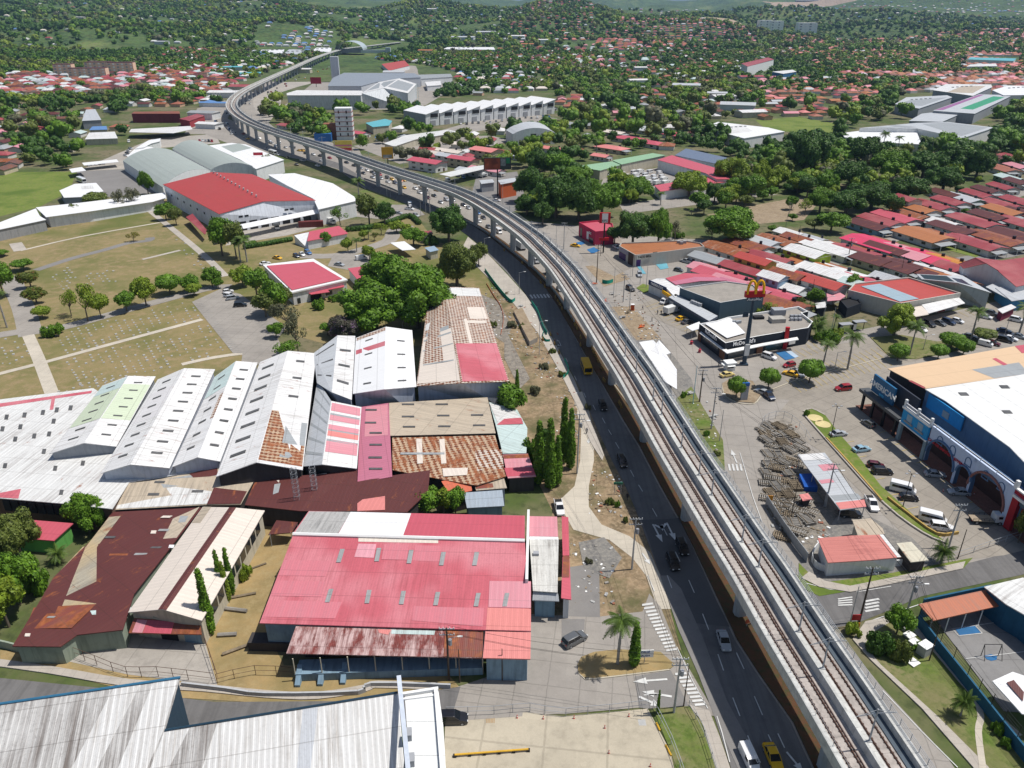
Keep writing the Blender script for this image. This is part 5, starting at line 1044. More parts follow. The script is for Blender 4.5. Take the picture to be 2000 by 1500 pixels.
#  trees and plants
def folm(name,c1,c2,c3=None):
 k=('fol',name)
 if k in _M:return _M[k]
 g=N(name);geo=g.n('NewGeometry');oi=g.n('ObjectInfo').outputs['Random'];p=geo.outputs['Position']
 isl=geo.outputs['Random Per Island']
 c=g.mix(isl,c1,c2)
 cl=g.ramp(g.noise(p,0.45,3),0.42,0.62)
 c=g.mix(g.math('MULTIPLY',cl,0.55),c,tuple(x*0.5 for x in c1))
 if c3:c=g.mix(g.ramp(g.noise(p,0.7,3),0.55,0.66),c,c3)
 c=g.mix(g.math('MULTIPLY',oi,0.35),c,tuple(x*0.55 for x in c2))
 m=g.out(c,0.55);g.b.inputs['Specular IOR Level'].default_value=0.25
 tr=g.n('BsdfTranslucent');g.t.links.new(c,tr.inputs[0])
 mx=g.n('MixShader');mx.inputs[0].default_value=0.18;g.t.links.new(g.b.outputs[0],mx.inputs[1]);g.t.links.new(tr.outputs[0],mx.inputs[2])
 g.t.links.new(mx.outputs[0],g.t.nodes['Material Output'].inputs[0]);_M[k]=m;return m
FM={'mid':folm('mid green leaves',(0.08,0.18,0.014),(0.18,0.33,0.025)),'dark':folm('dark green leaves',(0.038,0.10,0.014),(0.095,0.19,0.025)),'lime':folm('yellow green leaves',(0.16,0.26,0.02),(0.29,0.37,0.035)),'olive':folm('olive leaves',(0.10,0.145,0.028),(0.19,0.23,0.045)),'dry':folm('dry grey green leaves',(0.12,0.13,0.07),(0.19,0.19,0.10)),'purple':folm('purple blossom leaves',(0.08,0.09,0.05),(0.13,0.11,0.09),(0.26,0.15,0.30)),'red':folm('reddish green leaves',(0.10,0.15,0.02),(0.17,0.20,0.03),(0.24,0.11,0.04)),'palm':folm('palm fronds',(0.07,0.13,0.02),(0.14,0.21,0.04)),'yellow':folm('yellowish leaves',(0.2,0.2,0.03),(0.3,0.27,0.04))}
BARK=plain('bark',(0.16,0.13,0.10),0.9,0.2,world=False);BARKP=plain('pale palm trunk',(0.32,0.30,0.27),0.9,0.15,world=False)
def ico():
 t=(1+5**.5)/2
 V=[(-1,t,0),(1,t,0),(-1,-t,0),(1,-t,0),(0,-1,t),(0,1,t),(0,-1,-t),(0,1,-t),(t,0,-1),(t,0,1),(-t,0,-1),(-t,0,1)]
 V=[Vector(v).normalized()for v in V]
 F_=[(0,11,5),(0,5,1),(0,1,7),(0,7,10),(0,10,11),(1,5,9),(5,11,4),(11,10,2),(10,7,6),(7,1,8),(3,9,4),(3,4,2),(3,2,6),(3,6,8),(3,8,9),(4,9,5),(2,4,11),(6,2,10),(8,6,7),(9,8,1)]
 c={};F2=[]
 def mid(a,b):
  k=(min(a,b),max(a,b))
  if k not in c:V.append(((V[a]+V[b])/2).normalized());c[k]=len(V)-1
  return c[k]
 for a,b_,d in F_:
  x,y,z=mid(a,b_),mid(b_,d),mid(d,a);F2+=[(a,x,z),(b_,y,x),(d,z,y),(x,y,z)]
 return np.array([tuple(v)for v in V]),np.array(F2)
IV,IF=ico()
def crown_arrays(blobs,nleaf,ls,rng,core=0.8,aspect=0.6,squash=1.0):
 B=np.array(blobs,float);wts=B[:,3]**2;wts/=wts.sum()
 idx=rng.choice(len(B),nleaf,p=wts);d=rng.normal(size=(nleaf,3));d[:,2]=d[:,2]*0.9+0.25;d/=np.linalg.norm(d,axis=1)[:,None]
 r=B[idx,3]*(0.80+0.28*rng.random(nleaf));P=B[idx,:3]+d*r[:,None]*np.array([1,1,squash])
 n=d+rng.normal(size=(nleaf,3))*0.55;n[:,2]+=0.25;n/=np.linalg.norm(n,axis=1)[:,None]
 a=np.cross(n,rng.normal(size=(nleaf,3)));a/=np.linalg.norm(a,axis=1)[:,None];b=np.cross(n,a)
 s=ls*(0.6+0.8*rng.random(nleaf))[:,None];a=a*s;b=b*s*aspect
 V=np.stack([P-a-b*.6,P+a*.2-b,P+a+b*.5,P-a*.3+b],1).reshape(-1,3)
 Fq=np.arange(nleaf*4).reshape(-1,4)
 Vs,Ts=[V],[];off=nleaf*4
 if core>0:
  for x,y,z,rr in B:
   k=1+(rng.random(len(IV))-.5)*.25
   Vs.append(IV*(rr*core*k)[:,None]*np.array([1,1,squash])+[x,y,z]);Ts.append(IF+off);off+=len(IV)
 return np.concatenate(Vs),Fq,(np.concatenate(Ts)if Ts else np.zeros((0,3),int))
def mesh_np(name,V,Q,T,mat):
 me=bpy.data.meshes.new(name);me.vertices.add(len(V));me.vertices.foreach_set('co',V.astype(np.float32).ravel())
 nq,nt_=len(Q),len(T);me.loops.add(nq*4+nt_*3);me.loops.foreach_set('vertex_index',np.concatenate([Q.ravel(),T.ravel()]).astype(np.int32))
 me.polygons.add(nq+nt_);me.polygons.foreach_set('loop_start',np.concatenate([np.arange(nq)*4,nq*4+np.arange(nt_)*3]).astype(np.int32))
 me.polygons.foreach_set('loop_total',np.concatenate([np.full(nq,4),np.full(nt_,3)]).astype(np.int32))
 me.update(calc_edges=True);me.materials.append(mat);return me
def place_mesh(name,me,parent=None):
 o=bpy.data.objects.new(name,me);COL.objects.link(o);o.parent=parent;return o
PROTO={}
def tree_proto(key,blobs,nleaf,ls,trunk,H_,R_,mat='mid',seed=1,core=.8,aspect=.6,cat_name='tree'):
 rng=np.random.default_rng(seed);V,Q,T=crown_arrays(blobs,nleaf,ls,rng,core,aspect)
 root=bpy.data.objects.new(cat_name,None)
 c=bpy.data.objects.new('crown',mesh_np('crown',V,Q,T,FM[mat]));c.parent=root
 b=MB()
 for p,q,r1,r2 in trunk:b.bar(p,q,r1,BARK,6,r2)
 o=b.build('trunk',loc=(0,0,0));COL.objects.unlink(o);o.parent=root
 PROTO.setdefault(key,[]).append((root,H_,R_))
def rb(rng,n,R_,z0,z1,r0,r1):
 out=[]
 for k in range(n):
  a=rng.random()*2*math.pi;q=math.sqrt(rng.random())*R_;z=z0+(z1-z0)*rng.random()*(1-.45*(q/R_)**2)
  out.append((q*math.cos(a),q*math.sin(a),z,r0+(r1-r0)*rng.random()))
 return out
for k in range(5):
 rg=random.Random(k+3);bl=rb(rg,15,3.4,4.2,7.6,1.1,2.1)+[(0,0,6,2.4)]
 tree_proto('broad',bl,2600,.34,[((0,0,-.2),(0,0,3.6),.32,.22)]+[((0,0,3.2),(x,y,z),.16,.06)for x,y,z,r in bl[:6]],9.3,5.0,seed=k)
for k in range(3):
 rg=random.Random(k+30);bl=rb(rg,38,3.9,3.2,7.4,.8,1.5)+[(0,0,5.2,2.6)]
 tree_proto('big',bl,9000,.21,[((0,0,-.2),(0,0,3.6),.4,.3)]+[((0,0,3),(x,y,z),.2,.06)for x,y,z,r in bl[:7]],8.8,5.0,seed=k+9,core=.82)
for k in range(2):
 rg=random.Random(k+40);bl=rb(rg,9,3.6,4.6,7,.9,1.6)
 tree_proto('sparse',bl,1100,.24,[((0,0,-.2),(0.2,0,3.0),.24,.18)]+[((0.2,0,2.6),(x,y,z),.12,.03)for x,y,z,r in bl],8.4,5.0,seed=k+19,core=0)
for k in range(2):
 rg=random.Random(k+50);bl=[(0,0,5.2,3.2)]+[(3.0*math.cos(a),3.0*math.sin(a),4.9+rg.random(),1.9)for a in[j*.9+k for j in range(7)]]
 tree_proto('clipped',bl,3600,.26,[((0,0,-.2),(0,0,4),.3,.25)],8.2,5.0,seed=k+29,core=.93)
for k in range(2):
 rg=random.Random(k+60);bl=rb(rg,12,3.8,1.0,2.8,1.0,1.8)
 tree_proto('bush',bl,1800,.34,[((0,0,-.2),(0,0,1.2),.15,.1)],4.4,5.0,seed=k+39)
for k in range(2):
 rg=random.Random(k+70);bl=[(rg.uniform(-.1,.1),rg.uniform(-.1,.1),z,.3+.72*(1-abs(z-2.6)/7.5)**1)for z in[1+.62*j for j in range(13)]]
 tree_proto('column',bl,2600,.24,[((0,0,-.2),(0,0,7),.14,.05)],9.6,1.3,seed=k+49,aspect=.4,core=.75)
def bare(key):
 root=bpy.data.objects.new('tree',None);b=MB();rg=random.Random(5)
 def br(p,d,L,r,lv):
  q=p+d*L;b.bar(p,q,r,BARKP,5,r*.6)
  if lv:
   for _ in range(3):br(q,(d+Vector((rg.uniform(-.8,.8),rg.uniform(-.8,.8),rg.uniform(-.1,.5)))).normalized(),L*.7,r*.6,lv-1)
 br(Vector((0,0,-.2)),Vector((0,0,1)),3,.22,4);o=b.build('trunk',loc=(0,0,0));COL.objects.unlink(o);o.parent=root;PROTO[key]=[(root,8.5,5.0)]
bare('bare')
def palm(key,H_,n,fl_,droop,seed,swell=False):
 rg=random.Random(seed);root=bpy.data.objects.new('palm_tree',None)
 b=MB();N_=6;lean=rg.uniform(-.3,.3)
 pts=[Vector((lean*(i/N_)**2,0,-.2+(H_+.2)*i/N_))for i in range(N_+1)]
 for i in range(N_):b.bar(pts[i],pts[i+1],.26-.02*i+(.06 if swell and i in(2,3)else 0),BARKP,8,.24-.02*i)
 o=b.build('trunk',loc=(0,0,0));COL.objects.unlink(o);o.parent=root
 V=[];Q=[];top=pts[-1]
 for k in range(n):
  a=2*math.pi*k/n*2.4+rg.uniform(-.2,.2);el=rg.uniform(.05,1.15);d=Vector((math.cos(a),math.sin(a),0));s_=Vector((-math.sin(a),math.cos(a),0));L=fl_*rg.uniform(.85,1.1)
  prev=None;J=9
  for j in range(J+1):
   t=j/J;x=L*t*math.cos(el*(1-t*.5));z=L*(t*math.sin(el)-droop*t*t);c=top+d*x+Vector((0,0,z+.15))
   if prev is not None:
    for sg in(-1,1):
     for m_ in(0.25,0.75):
      r0=prev.lerp(c,m_);ll=fl_*.24*math.sin(math.pi*min(1,(t*.85+.12)))+.12
      tip=r0+s_*sg*ll*.85-Vector((0,0,ll*.5))+d*ll*.35;w_=(c-prev)*.24
      V+=[r0-w_,r0+w_,tip+w_*.3,tip-w_*.3];i0=len(V)-4;Q.append((i0,i0+1,i0+2,i0+3))
   prev=c
 c=bpy.data.objects.new('crown',mesh_np('crown',np.array([tuple(v)for v in V]),np.array(Q),np.zeros((0,3),int),FM['palm']));c.parent=root
 PROTO.setdefault(key,[]).append((root,H_+fl_*.55,fl_))
palm('palm',7.0,22,3.1,.62,1,True);palm('palm',7.2,20,3.0,.66,2,True);palm('bushpalm',1.6,26,3.0,.5,4)
def HTv(u,vb,vt):
 g=G(u,vb);lo,hi=0,60
 for _ in range(30):
  m=(lo+hi)/2
  if PX((g.x,g.y,m))[1]>vt:lo=m
  else:hi=m
 return lo
def mpp(u,v):g=G(u,v);return(g.y*CP+CAMH*SP)/F
TREES=[]
def copy_proto(pr,name):
 r=pr.copy();r.name=name;COL.objects.link(r)
 def rec(a,b_):
  for ch in a.children:c=ch.copy();COL.objects.link(c);c.parent=b_;rec(ch,c)
 rec(pr,r)
 return r
def tree_at(kind,col,x,y,h,rad,z=0.0,desc=None,rot=None,near=None):
 root,H0,R0=random.choice(PROTO[kind]);palmy='palm' in kind
 name={'palm':'palm_tree','bushpalm':'palm_tree','column':'columnar_tree','bush':'bush','clipped':'clipped_tree'}.get(kind,'tree')
 t=copy_proto(root,name);t.location=(x,y,z);t.rotation_euler=(0,0,random.uniform(0,6.28)if rot is None else rot);k_=random.uniform(.86,1.14)if kind in('broad','big','sparse')else 1;t.scale=(rad/R0*k_,rad/R0/k_,h/H0)
 if not palmy and kind!='bare':
  c=[o for o in t.children if o.name.startswith('crown')][0];c.material_slots[0].link='OBJECT';c.material_slots[0].material=FM[col]
 colw={'mid':'green','dark':'dark green','lime':'yellow-green','olive':'olive green','dry':'grey-green','purple':'purple flowering','red':'reddish green','palm':'green','yellow':'yellowish'}[col]
 base={'palm':'tall palm tree','bushpalm':'short bushy palm','column':colw+' columnar tree','bush':colw+' bush','clipped':'round clipped %s tree'%colw,'sparse':'thin leaved %s tree'%colw,'bare':'bare branched pale tree','big':'large dense %s tree'%colw}.get(kind,colw+' broad tree')
 t['category']={'palm':'palm tree','bushpalm':'palm tree','bush':'bush'}.get(kind,'tree');t['_base']=base;TREES.append(t);return t
def T(kind,col,u,vb,vt,w_):
 g=G(u,vb);h=HTv(u,vb,vt);rad=w_/2*mpp(u,vb)*.97
 return tree_at(kind,col,g.x,g.y,max(1.0,h),rad)
for a in[('bush','olive',1020,640,628,16),('bush','dry',1062,720,706,22),('bush','olive',1098,735,722,18),('bush','dry',1045,770,752,26),('bush','olive',1078,690,678,16),('bush','dry',1000,640,625,26),('bush','olive',1190,985,970,20),('bush','mid',1206,990,974,14),('bush','olive',1222,1020,1008,14),('bush','dry',1148,800,786,16),('broad','olive',935,520,470,40),('bush','dry',1150,1100,1088,18),('bush','olive',960,640,622,24),('bush','mid',1380,850,838,16),('bush','olive',1400,890,878,16),('bush','mid',1335,775,762,16),('big','mid',735,648,545,145),('big','mid',818,640,515,150),('big','mid',772,600,487,150),('big','dark',877,472,394,80),('big','olive',893,562,462,88),('broad','mid',905,535,480,60),('broad','olive',722,442,374,58),('broad','dark',752,442,390,48),('sparse','mid',665,440,402,46),('broad','mid',637,480,450,26),('broad','mid',435,500,418,70),('broad','olive',462,505,428,55),('column','olive',412,425,395,22),('palm','palm',483,512,455,40),('palm','palm',470,512,462,36),('bush','mid',490,480,468,30),('broad','mid',48,528,505,46),('broad','red',61,562,528,46),('broad','red',72,592,558,50),('broad','lime',84,622,596,40),('bush','mid',107,655,626,44),('broad','mid',8,580,510,62),('palm','palm',14,640,562,44),('broad','mid',8,500,487,34),('broad','lime',286,597,536,58),('clipped','mid',333,575,536,52),('broad','mid',372,570,536,44),('broad','lime',380,578,552,34),('broad','mid',415,560,520,42),('broad','mid',427,563,540,26),('broad','mid',248,608,566,50),('broad','lime',198,622,572,46),('sparse','lime',172,628,548,62),('sparse','lime',140,618,560,44),('sparse','yellow',262,472,452,30),('broad','lime',475,560,518,50),('broad','mid',503,585,522,62),('broad','mid',540,612,545,62),('broad','olive',520,620,568,60),('sparse','dry',562,645,585,66),('broad','olive',560,600,560,40),('sparse','dry',583,688,612,64),('sparse','mid',560,705,660,66),('broad','mid',540,660,628,36),('big','purple',675,665,612,78),('broad','mid',640,655,630,40),('bare','mid',787,652,585,66),('bush','mid',622,603,580,32),('bush','mid',655,588,572,30),('broad','lime',700,660,610,46),('broad','lime',680,492,462,26),('palm','palm',697,492,462,26),('broad','lime',722,508,478,34),('bush','mid',738,512,488,34),('broad','lime',712,470,448,24),('palm','palm',720,468,448,22),('sparse','lime',745,458,432,32),('broad','lime',775,455,430,34),('broad','mid',808,480,442,58),('broad','lime',795,455,436,30),('sparse','red',732,470,452,24),('bush','dark',840,478,456,36),('big','olive',42,1088,995,98),('big','mid',40,1178,1072,112),('big','mid',177,1040,962,82),('broad','lime',18,1225,1128,90),('broad','mid',-25,1120,1010,90),('bush','mid',75,1150,1108,60),('bushpalm','palm',116,1098,1066,44),('broad','lime',-10,1240,1180,70),('broad','mid',838,1006,950,76),('broad','lime',868,1008,952,50),('broad','mid',890,1006,948,50),('bushpalm','palm',808,1005,965,46),('bush','lime',640,1002,985,42),('broad','mid',1003,822,748,80),('broad','mid',985,800,752,50),('column','mid',1010,765,718,12),('column','mid',1100,905,765,26),('column','mid',1113,915,788,26),('column','mid',1052,945,812,30),('column','mid',1073,955,806,32),('column','mid',1088,948,842,26),('column','dark',1062,930,830,36),('bush','mid',1050,905,840,60),('bush','lime',1060,940,900,30),('bush','mid',1080,900,860,50),('column','mid',413,1238,1100,30),('column','mid',437,1168,1066,20),('column','mid',455,1162,1062,20),('column','lime',446,1175,1090,20),('bush','lime',480,1128,1096,34),('palm','palm',1206,1298,1192,80),('column','mid',1237,1300,1206,30),('column','mid',1284,1392,1344,9),('clipped','mid',1437,778,736,42),('clipped','mid',1500,760,720,44),('clipped','mid',1580,748,703,54),('clipped','mid',1752,705,672,42),('clipped','mid',1831,702,673,38),('clipped','mid',1856,682,651,52),('clipped','mid',1880,694,663,40),('clipped','olive',1920,665,643,48),('big','lime',1745,655,588,82),('palm','palm',1606,720,662,42),('palm','palm',1655,721,642,52),('palm','palm',1776,695,622,46),('palm','palm',1896,664,594,46),('palm','palm',1990,652,588,50),('palm','palm',1626,652,612,24),('bushpalm','palm',1592,660,622,44),('bush','mid',1612,668,640,50),('bush','lime',1632,655,638,36),('bushpalm','palm',1600,640,615,30),('bushpalm','palm',1836,1100,1056,48),('bush','mid',1576,812,798,14),('broad','mid',1750,1240,1185,62),('bush','dark',1722,1270,1230,70),('bush','olive',1758,1285,1245,56),('bushpalm','lime' if 0 else 'palm',1875,1400,1350,50),('bush','lime',1665,1240,1215,40),('bush','mid',1945,1430,1405,30),('bush','mid',1962,1460,1440,26),('bush','mid',1790,1270,1255,30),('bush','mid',1605,575,548,40),('broad','mid',1590,600,560,40),('sparse','lime',1505,620,588,44),('bush','lime',1480,616,596,30),('bush','olive',1555,600,575,40),('broad','mid',1665,565,535,36),('bushpalm','palm',1580,612,590,34),('broad','mid',1800,540,520,28),('broad','olive',1975,1000,985,40),('broad','red',1988,1060,990,40),('big','dark',1235,482,405,80),('big','mid',1285,480,400,60),('big','mid',1425,472,398,118),('broad','dark',1200,478,440,44),('sparse','dry',1318,470,430,40),('bush','mid',1325,465,448,26),('sparse','dry',1390,470,435,40),('big','dark',1040,395,320,70),('big','dark',1085,425,332,90),('big','dark',1130,430,340,90),('big','mid',1175,425,350,76),('big','mid',1120,372,318,70),('broad','dark',1060,440,390,50),('big','dark',1048,345,283,56),('broad','mid',1085,350,295,56),('big','mid',1245,392,342,66),('broad','mid',1205,400,352,50),('big','lime',1345,385,330,72),('big','lime',1428,365,300,76),('broad','mid',1465,398,338,60),('broad','lime',1482,372,310,48),('big','dark',1572,345,248,96),('big','dark',1690,330,262,76),('broad','mid',1610,380,330,50),('big','dark',1870,345,280,90),('big','dark',1905,350,285,64),('big','mid',1740,350,288,80),('big','dark',1800,350,290,90),('palm','palm',1722,300,252,24),('palm','palm',1752,300,262,22),('palm','palm',1797,305,262,24),('palm','palm',1815,312,264,26),('palm','palm',1165,300,268,26),('palm','palm',702,398,342,32),('palm','palm',1290,400,372,24),('palm','palm',1350,420,405,20),('broad','mid',1622,455,412,66),('broad','olive',1590,450,425,40),('bare','mid',1535,442,388,26),('sparse','lime',1572,420,385,36),('big','dark',1650,420,365,80),('big','dark',1700,410,350,90),('big','mid',1600,415,360,56),('broad','mid',1545,410,380,30),('big','dark',1770,395,340,80),('big','dark',1840,375,320,80),('big','dark',1660,370,310,76),('big','mid',1560,372,330,60),('broad','lime',1520,365,325,50),('broad','dark',1745,425,380,40),('broad','olive',190,408,372,60),('sparse','olive',150,425,395,34),('sparse','dry',240,415,368,40),('sparse','dry',262,412,362,40),('broad','mid',325,430,395,40),('broad','olive',345,440,402,34),('broad','mid',290,380,333,30),('bush','olive',520,342,328,22),('sparse','olive',525,330,300,36)]:
 T(*a)
HG=MB()
def hedge(pts,wd,h,lab):
 rng=np.random.default_rng(len(pts));P=smooth_line([tuple(G(*p))for p in pts],3);bl=[]
 for a,c in zip(P,P[1:]):
  n=max(1,int((c-a).length/(wd*.6)))
  for k in range(n):m_=a.lerp(c,k/n);bl.append((m_.x,m_.y,h*.55,wd*.62))
 c=ctr([(b_[0],b_[1])for b_ in bl]);bl=[(x-c.x,y-c.y,z,r)for x,y,z,r in bl]
 V,Q,T_=crown_arrays(bl,min(6000,len(bl)*90),.3,rng,.9);V[:,2]=np.clip(V[:,2],0,h*1.15)
 o=bpy.data.objects.new('hedge',mesh_np('hedge',V,Q,T_,FM['dark']));COL.objects.link(o);o.location=c;tag(o,lab,'hedge')
hedge([(0,460),(30,456),(57,450)],2.2,1.8,'clipped dark hedge in front of the long white building at the left edge')
hedge([(480,486),(530,478),(573,470)],2.0,1.8,'clipped hedge along the loading yard of the red roofed depot')
hedge([(680,452),(720,448),(765,436),(800,425),(820,440)],2.2,2.0,'hedge curving behind the lawn between the depot trees and the road')
#  vehicles
CARP={}
PAINT={}
def paint(name,c,r=.28):
 if name not in PAINT:g=N(name+' car paint');PAINT[name]=g.out(c,r);g.b.inputs['Coat Weight'].default_value=.6;g.b.inputs['Specular IOR Level'].default_value=.5
 return PAINT[name]
CCOL={'white':(.72,.72,.72),'silver':(.36,.38,.40),'grey':(.10,.105,.11),'black':(.008,.008,.010),'dark blue':(.015,.03,.07),'blue':(.02,.12,.32),'light blue':(.26,.42,.52),'red':(.30,.01,.015),'maroon':(.09,.008,.015),'yellow':(.75,.42,.01),'pale yellow':(.65,.52,.2),'orange':(.6,.16,.02),'green':(.03,.2,.12)}
CGL=glassm((.01,.012,.015),'car glass');TYRE=plain('tyre rubber',(.015,.015,.015),.9,.1,world=False);RIM=plain('wheel rim',(.35,.35,.36),.4,.1,world=False)
LAMP=plain('headlight lens',(.7,.7,.68),.2,.02,world=False);TAIL=plain('tail light lens',(.3,.01,.01),.3,.02,world=False);CHAS=plain('chassis black',(.02,.02,.02),.8,.1,world=False)
def sections(secs,mat,closed=True):
 """secs: (x, [(y,z)...]) rings lofted along x"""
 b=MB();rings=[[Vector((x,y,z))for y,z in r]for x,r in secs];n=len(rings[0])
 for a,c in zip(rings,rings[1:]):
  for k in range(n):b.poly([a[k],a[(k+1)%n],c[(k+1)%n],c[k]],mat)
 b.poly(rings[0][::-1],mat);b.poly(rings[-1],mat);return b
def ring(w,z0,z1,wt=None,ch=.12):
 wt=wt or w*.92;return[(-w*.94,z0),(w*.94,z0),(w,z0+ch),(w,z0+(z1-z0)*.6),(wt,z1),(-wt,z1),(-w,z0+(z1-z0)*.6),(-w,z0+ch)]
def hidden(b,name,root,smooth=False):
 o=b.build(name,loc=(0,0,0),smooth=smooth);COL.objects.unlink(o);o.parent=root;return o
def wheels(root,xs,y,r=.33):
 for x in xs:
  for s_ in(-1,1):
   b=MB();b.bar((x,s_*(y-.2),r),(x,s_*y,r),r,TYRE,12);w_=hidden(b,'wheel',root);b=MB();b.bar((x,s_*y,r),(x,s_*(y+.012),r),r*.62,RIM,10);hidden(b,'rim',w_)
def car_proto(kind):
 root=bpy.data.objects.new('car',None);P_=paint('white',CCOL['white'])
 if kind in('sedan','suv','hatch','pickup'):
  L,W_,H_={'sedan':(4.5,.88,1.45),'suv':(4.6,.93,1.75),'hatch':(3.9,.84,1.5),'pickup':(5.2,.92,1.75)}[kind];bl={'sedan':.92,'suv':1.08,'hatch':.95,'pickup':1.05}[kind];h=L/2
  S_=[(-h,ring(W_*.86,.35,bl*.86)),(-h+.12,ring(W_*.96,.25,bl*.98)),(-h+.7,ring(W_,.22,bl)),(0,ring(W_,.2,bl)),(h-1.15,ring(W_,.22,bl*.99)),(h-.4,ring(W_*.96,.22,bl*.84)),(h-.1,ring(W_*.88,.25,bl*.7)),(h,ring(W_*.78,.32,bl*.6))]
  hidden(sections(S_,P_),'body',root,True)
  c0,c1,r0,r1={'sedan':(-h+.55,h-1.25,-h+1.25,h-2.1),'suv':(-h+.1,h-1.15,-h+.4,h-1.95),'hatch':(-h+.1,h-1.0,-h+.55,h-1.75),'pickup':(-.55,h-1.2,-.35,h-2.0)}[kind]
  gl=MB();wt=W_*.76
  A=[Vector((c0,-W_*.9,bl-.02)),Vector((c1,-W_*.9,bl-.02)),Vector((c1,W_*.9,bl-.02)),Vector((c0,W_*.9,bl-.02))];B=[Vector((r0,-wt,H_-.05)),Vector((r1,-wt,H_-.05)),Vector((r1,wt,H_-.05)),Vector((r0,wt,H_-.05))]
  for k in range(4):gl.poly([A[k],A[(k+1)%4],B[(k+1)%4],B[k]],CGL)
  hidden(gl,'window',root)
  rf=sections([(r0-.06,ring(wt*.96,H_-.06,H_-.02,wt*.8,.01)),(r0+.15,ring(wt*1.02,H_-.07,H_+.02,wt*.85,.01)),((r0+r1)/2,ring(wt*1.03,H_-.07,H_+.04,wt*.85,.01)),(r1-.15,ring(wt*1.02,H_-.07,H_+.02,wt*.85,.01)),(r1+.05,ring(wt*.96,H_-.06,H_-.02,wt*.8,.01))],P_)
  for s_ in(-1,1):
   for xb,xt in((c0,r0),(c1,r1),((c0+c1)/2,(r0+r1)/2)):rf.bar((xb,s_*W_*.905,bl-.03),(xt,s_*(wt+.01),H_-.04),.045,P_,4)
  hidden(rf,'roof',root)
  if kind=='pickup':
   bd=MB();bd.box((-h+1.05,0,bl-.02),(1.75,W_*1.6,.03),CHAS);hidden(bd,'load_bed',root)
   for s_ in(-1,1):bd=MB();bd.box((-h+1.05,s_*W_*.88,bl),(1.9,.1,.22),P_);hidden(bd,'bed_side',root)
  wheels(root,(-h+.85,h-.85),W_,.34);hx,hz_,tz=h-.06,bl*.62,bl*.82;hy=W_*.62
 elif kind in('van','minibus','microvan'):
  L,W_,H_={'van':(4.9,.95,1.95),'minibus':(5.3,.98,2.25),'microvan':(4.1,.85,1.75)}[kind];h=L/2
  S_=[(-h,ring(W_*.94,.35,H_-.12,W_*.85)),(-h+.12,ring(W_,.25,H_,W_*.9)),(h-1.5,ring(W_,.22,H_,W_*.9)),(h-1.1,ring(W_,.22,H_-.12,W_*.86)),(h-.45,ring(W_*.98,.24,1.12,W_*.88)),(h,ring(W_*.88,.3,.8,W_*.8))]
  hidden(sections(S_,P_),'body',root,False)
  z1=H_-.2
  b=MB();b.poly([Vector((h-.52,-W_*.8,1.2)),Vector((h-.52,W_*.8,1.2)),Vector((h-1.06,W_*.76,H_-.2)),Vector((h-1.06,-W_*.76,H_-.2))],CGL);b.v=[v+Vector((.05,0,.03))for v in b.v];hidden(b,'windscreen',root)
  for s_ in(-1,1):
   b=MB()
   n_=4 if kind=='minibus' else 1
   b.box((h-1.35,s_*(W_-.02),1.2),(.75,.05,.5),CGL)
   if n_>1:b.box((-.6,s_*(W_-.02),1.25),(3.2,.05,.55),CGL)
   hidden(b,'window',root)
  b=MB();b.box((-h+.0,0,1.2),(.06,W_*1.5,.55),CGL);hidden(b,'window',root);wheels(root,(-h+.9,h-.85),W_*.98,.34);hx,hz_,tz,hy=h-.1,.68,.9,W_*.65
 elif kind in('box_truck','flatbed','semi'):
  W_=1.15 if kind!='semi' else 1.25;Lb={'box_truck':4.2,'flatbed':4.2,'semi':11.0}[kind];h=Lb/2+1.1;cab=h-1.0
  hidden(sections([(cab-.95,ring(W_*.92,.6,2.3,W_*.8)),(cab+.3,ring(W_*.92,.6,2.3,W_*.8)),(cab+.85,ring(W_*.92,.55,1.5,W_*.86)),(cab+1.0,ring(W_*.88,.6,1.3,W_*.84))],P_),'cab',root)
  b=MB();b.poly([Vector((cab+.36,-W_*.74,2.2)),Vector((cab+.36,W_*.74,2.2)),Vector((cab+.86,W_*.8,1.55)),Vector((cab+.86,-W_*.8,1.55))][::-1],CGL);b.v=[v+Vector((.05,0,.04))for v in b.v];b.box((cab-.1,0,1.5),(.8,W_*1.86,.55),CGL);hidden(b,'window',root)
  b=MB();b.box((-.2,0,.5),(Lb+2,.9,.3),CHAS);hidden(b,'chassis',root)
  if kind=='flatbed':
   b=MB();b.box((-h+Lb/2,0,.85),(Lb,2.3,.12),plain('timber bed',(.35,.28,.2),.8,world=False));hidden(b,'load_bed',root);b=MB()
   for s_ in(-1,1):
    b.bar((-h,s_*1.1,1.6),(-h+Lb,s_*1.1,1.6),.04,CHAS,4);b.bar((-h,s_*1.1,1.25),(-h+Lb,s_*1.1,1.25),.04,CHAS,4)
    for k in range(5):b.bar((-h+Lb*k/4,s_*1.1,.9),(-h+Lb*k/4,s_*1.1,1.6),.04,CHAS,4)
   hidden(b,'side_rail',root)
  else:
   b=MB();b.box((-h+Lb/2-.1,0,.85),(Lb,W_*2,2.0 if kind!='semi' else 2.6),plain('white box body',(.68,.68,.66),.5,.06,world=False));hidden(b,'box_body',root)
  wheels(root,(-h+.9,cab)if kind!='semi' else(-h+.9,-h+2.1,cab-1.2,cab),W_*.95,.42);hx,hz_,tz,hy=cab+.98,.85,.8,W_*.6
 else:
  L,W_,H_=10.0 if kind=='bus' else 7.2,1.22,2.95 if kind=='bus' else 2.7;h=L/2
  hidden(sections([(-h,ring(W_,.45,H_,W_*.92)),(-h+.1,ring(W_,.4,H_,W_*.92)),(h-.2,ring(W_,.4,H_,W_*.92)),(h,ring(W_*.96,.45,H_-.15,W_*.88))],P_),'body',root)
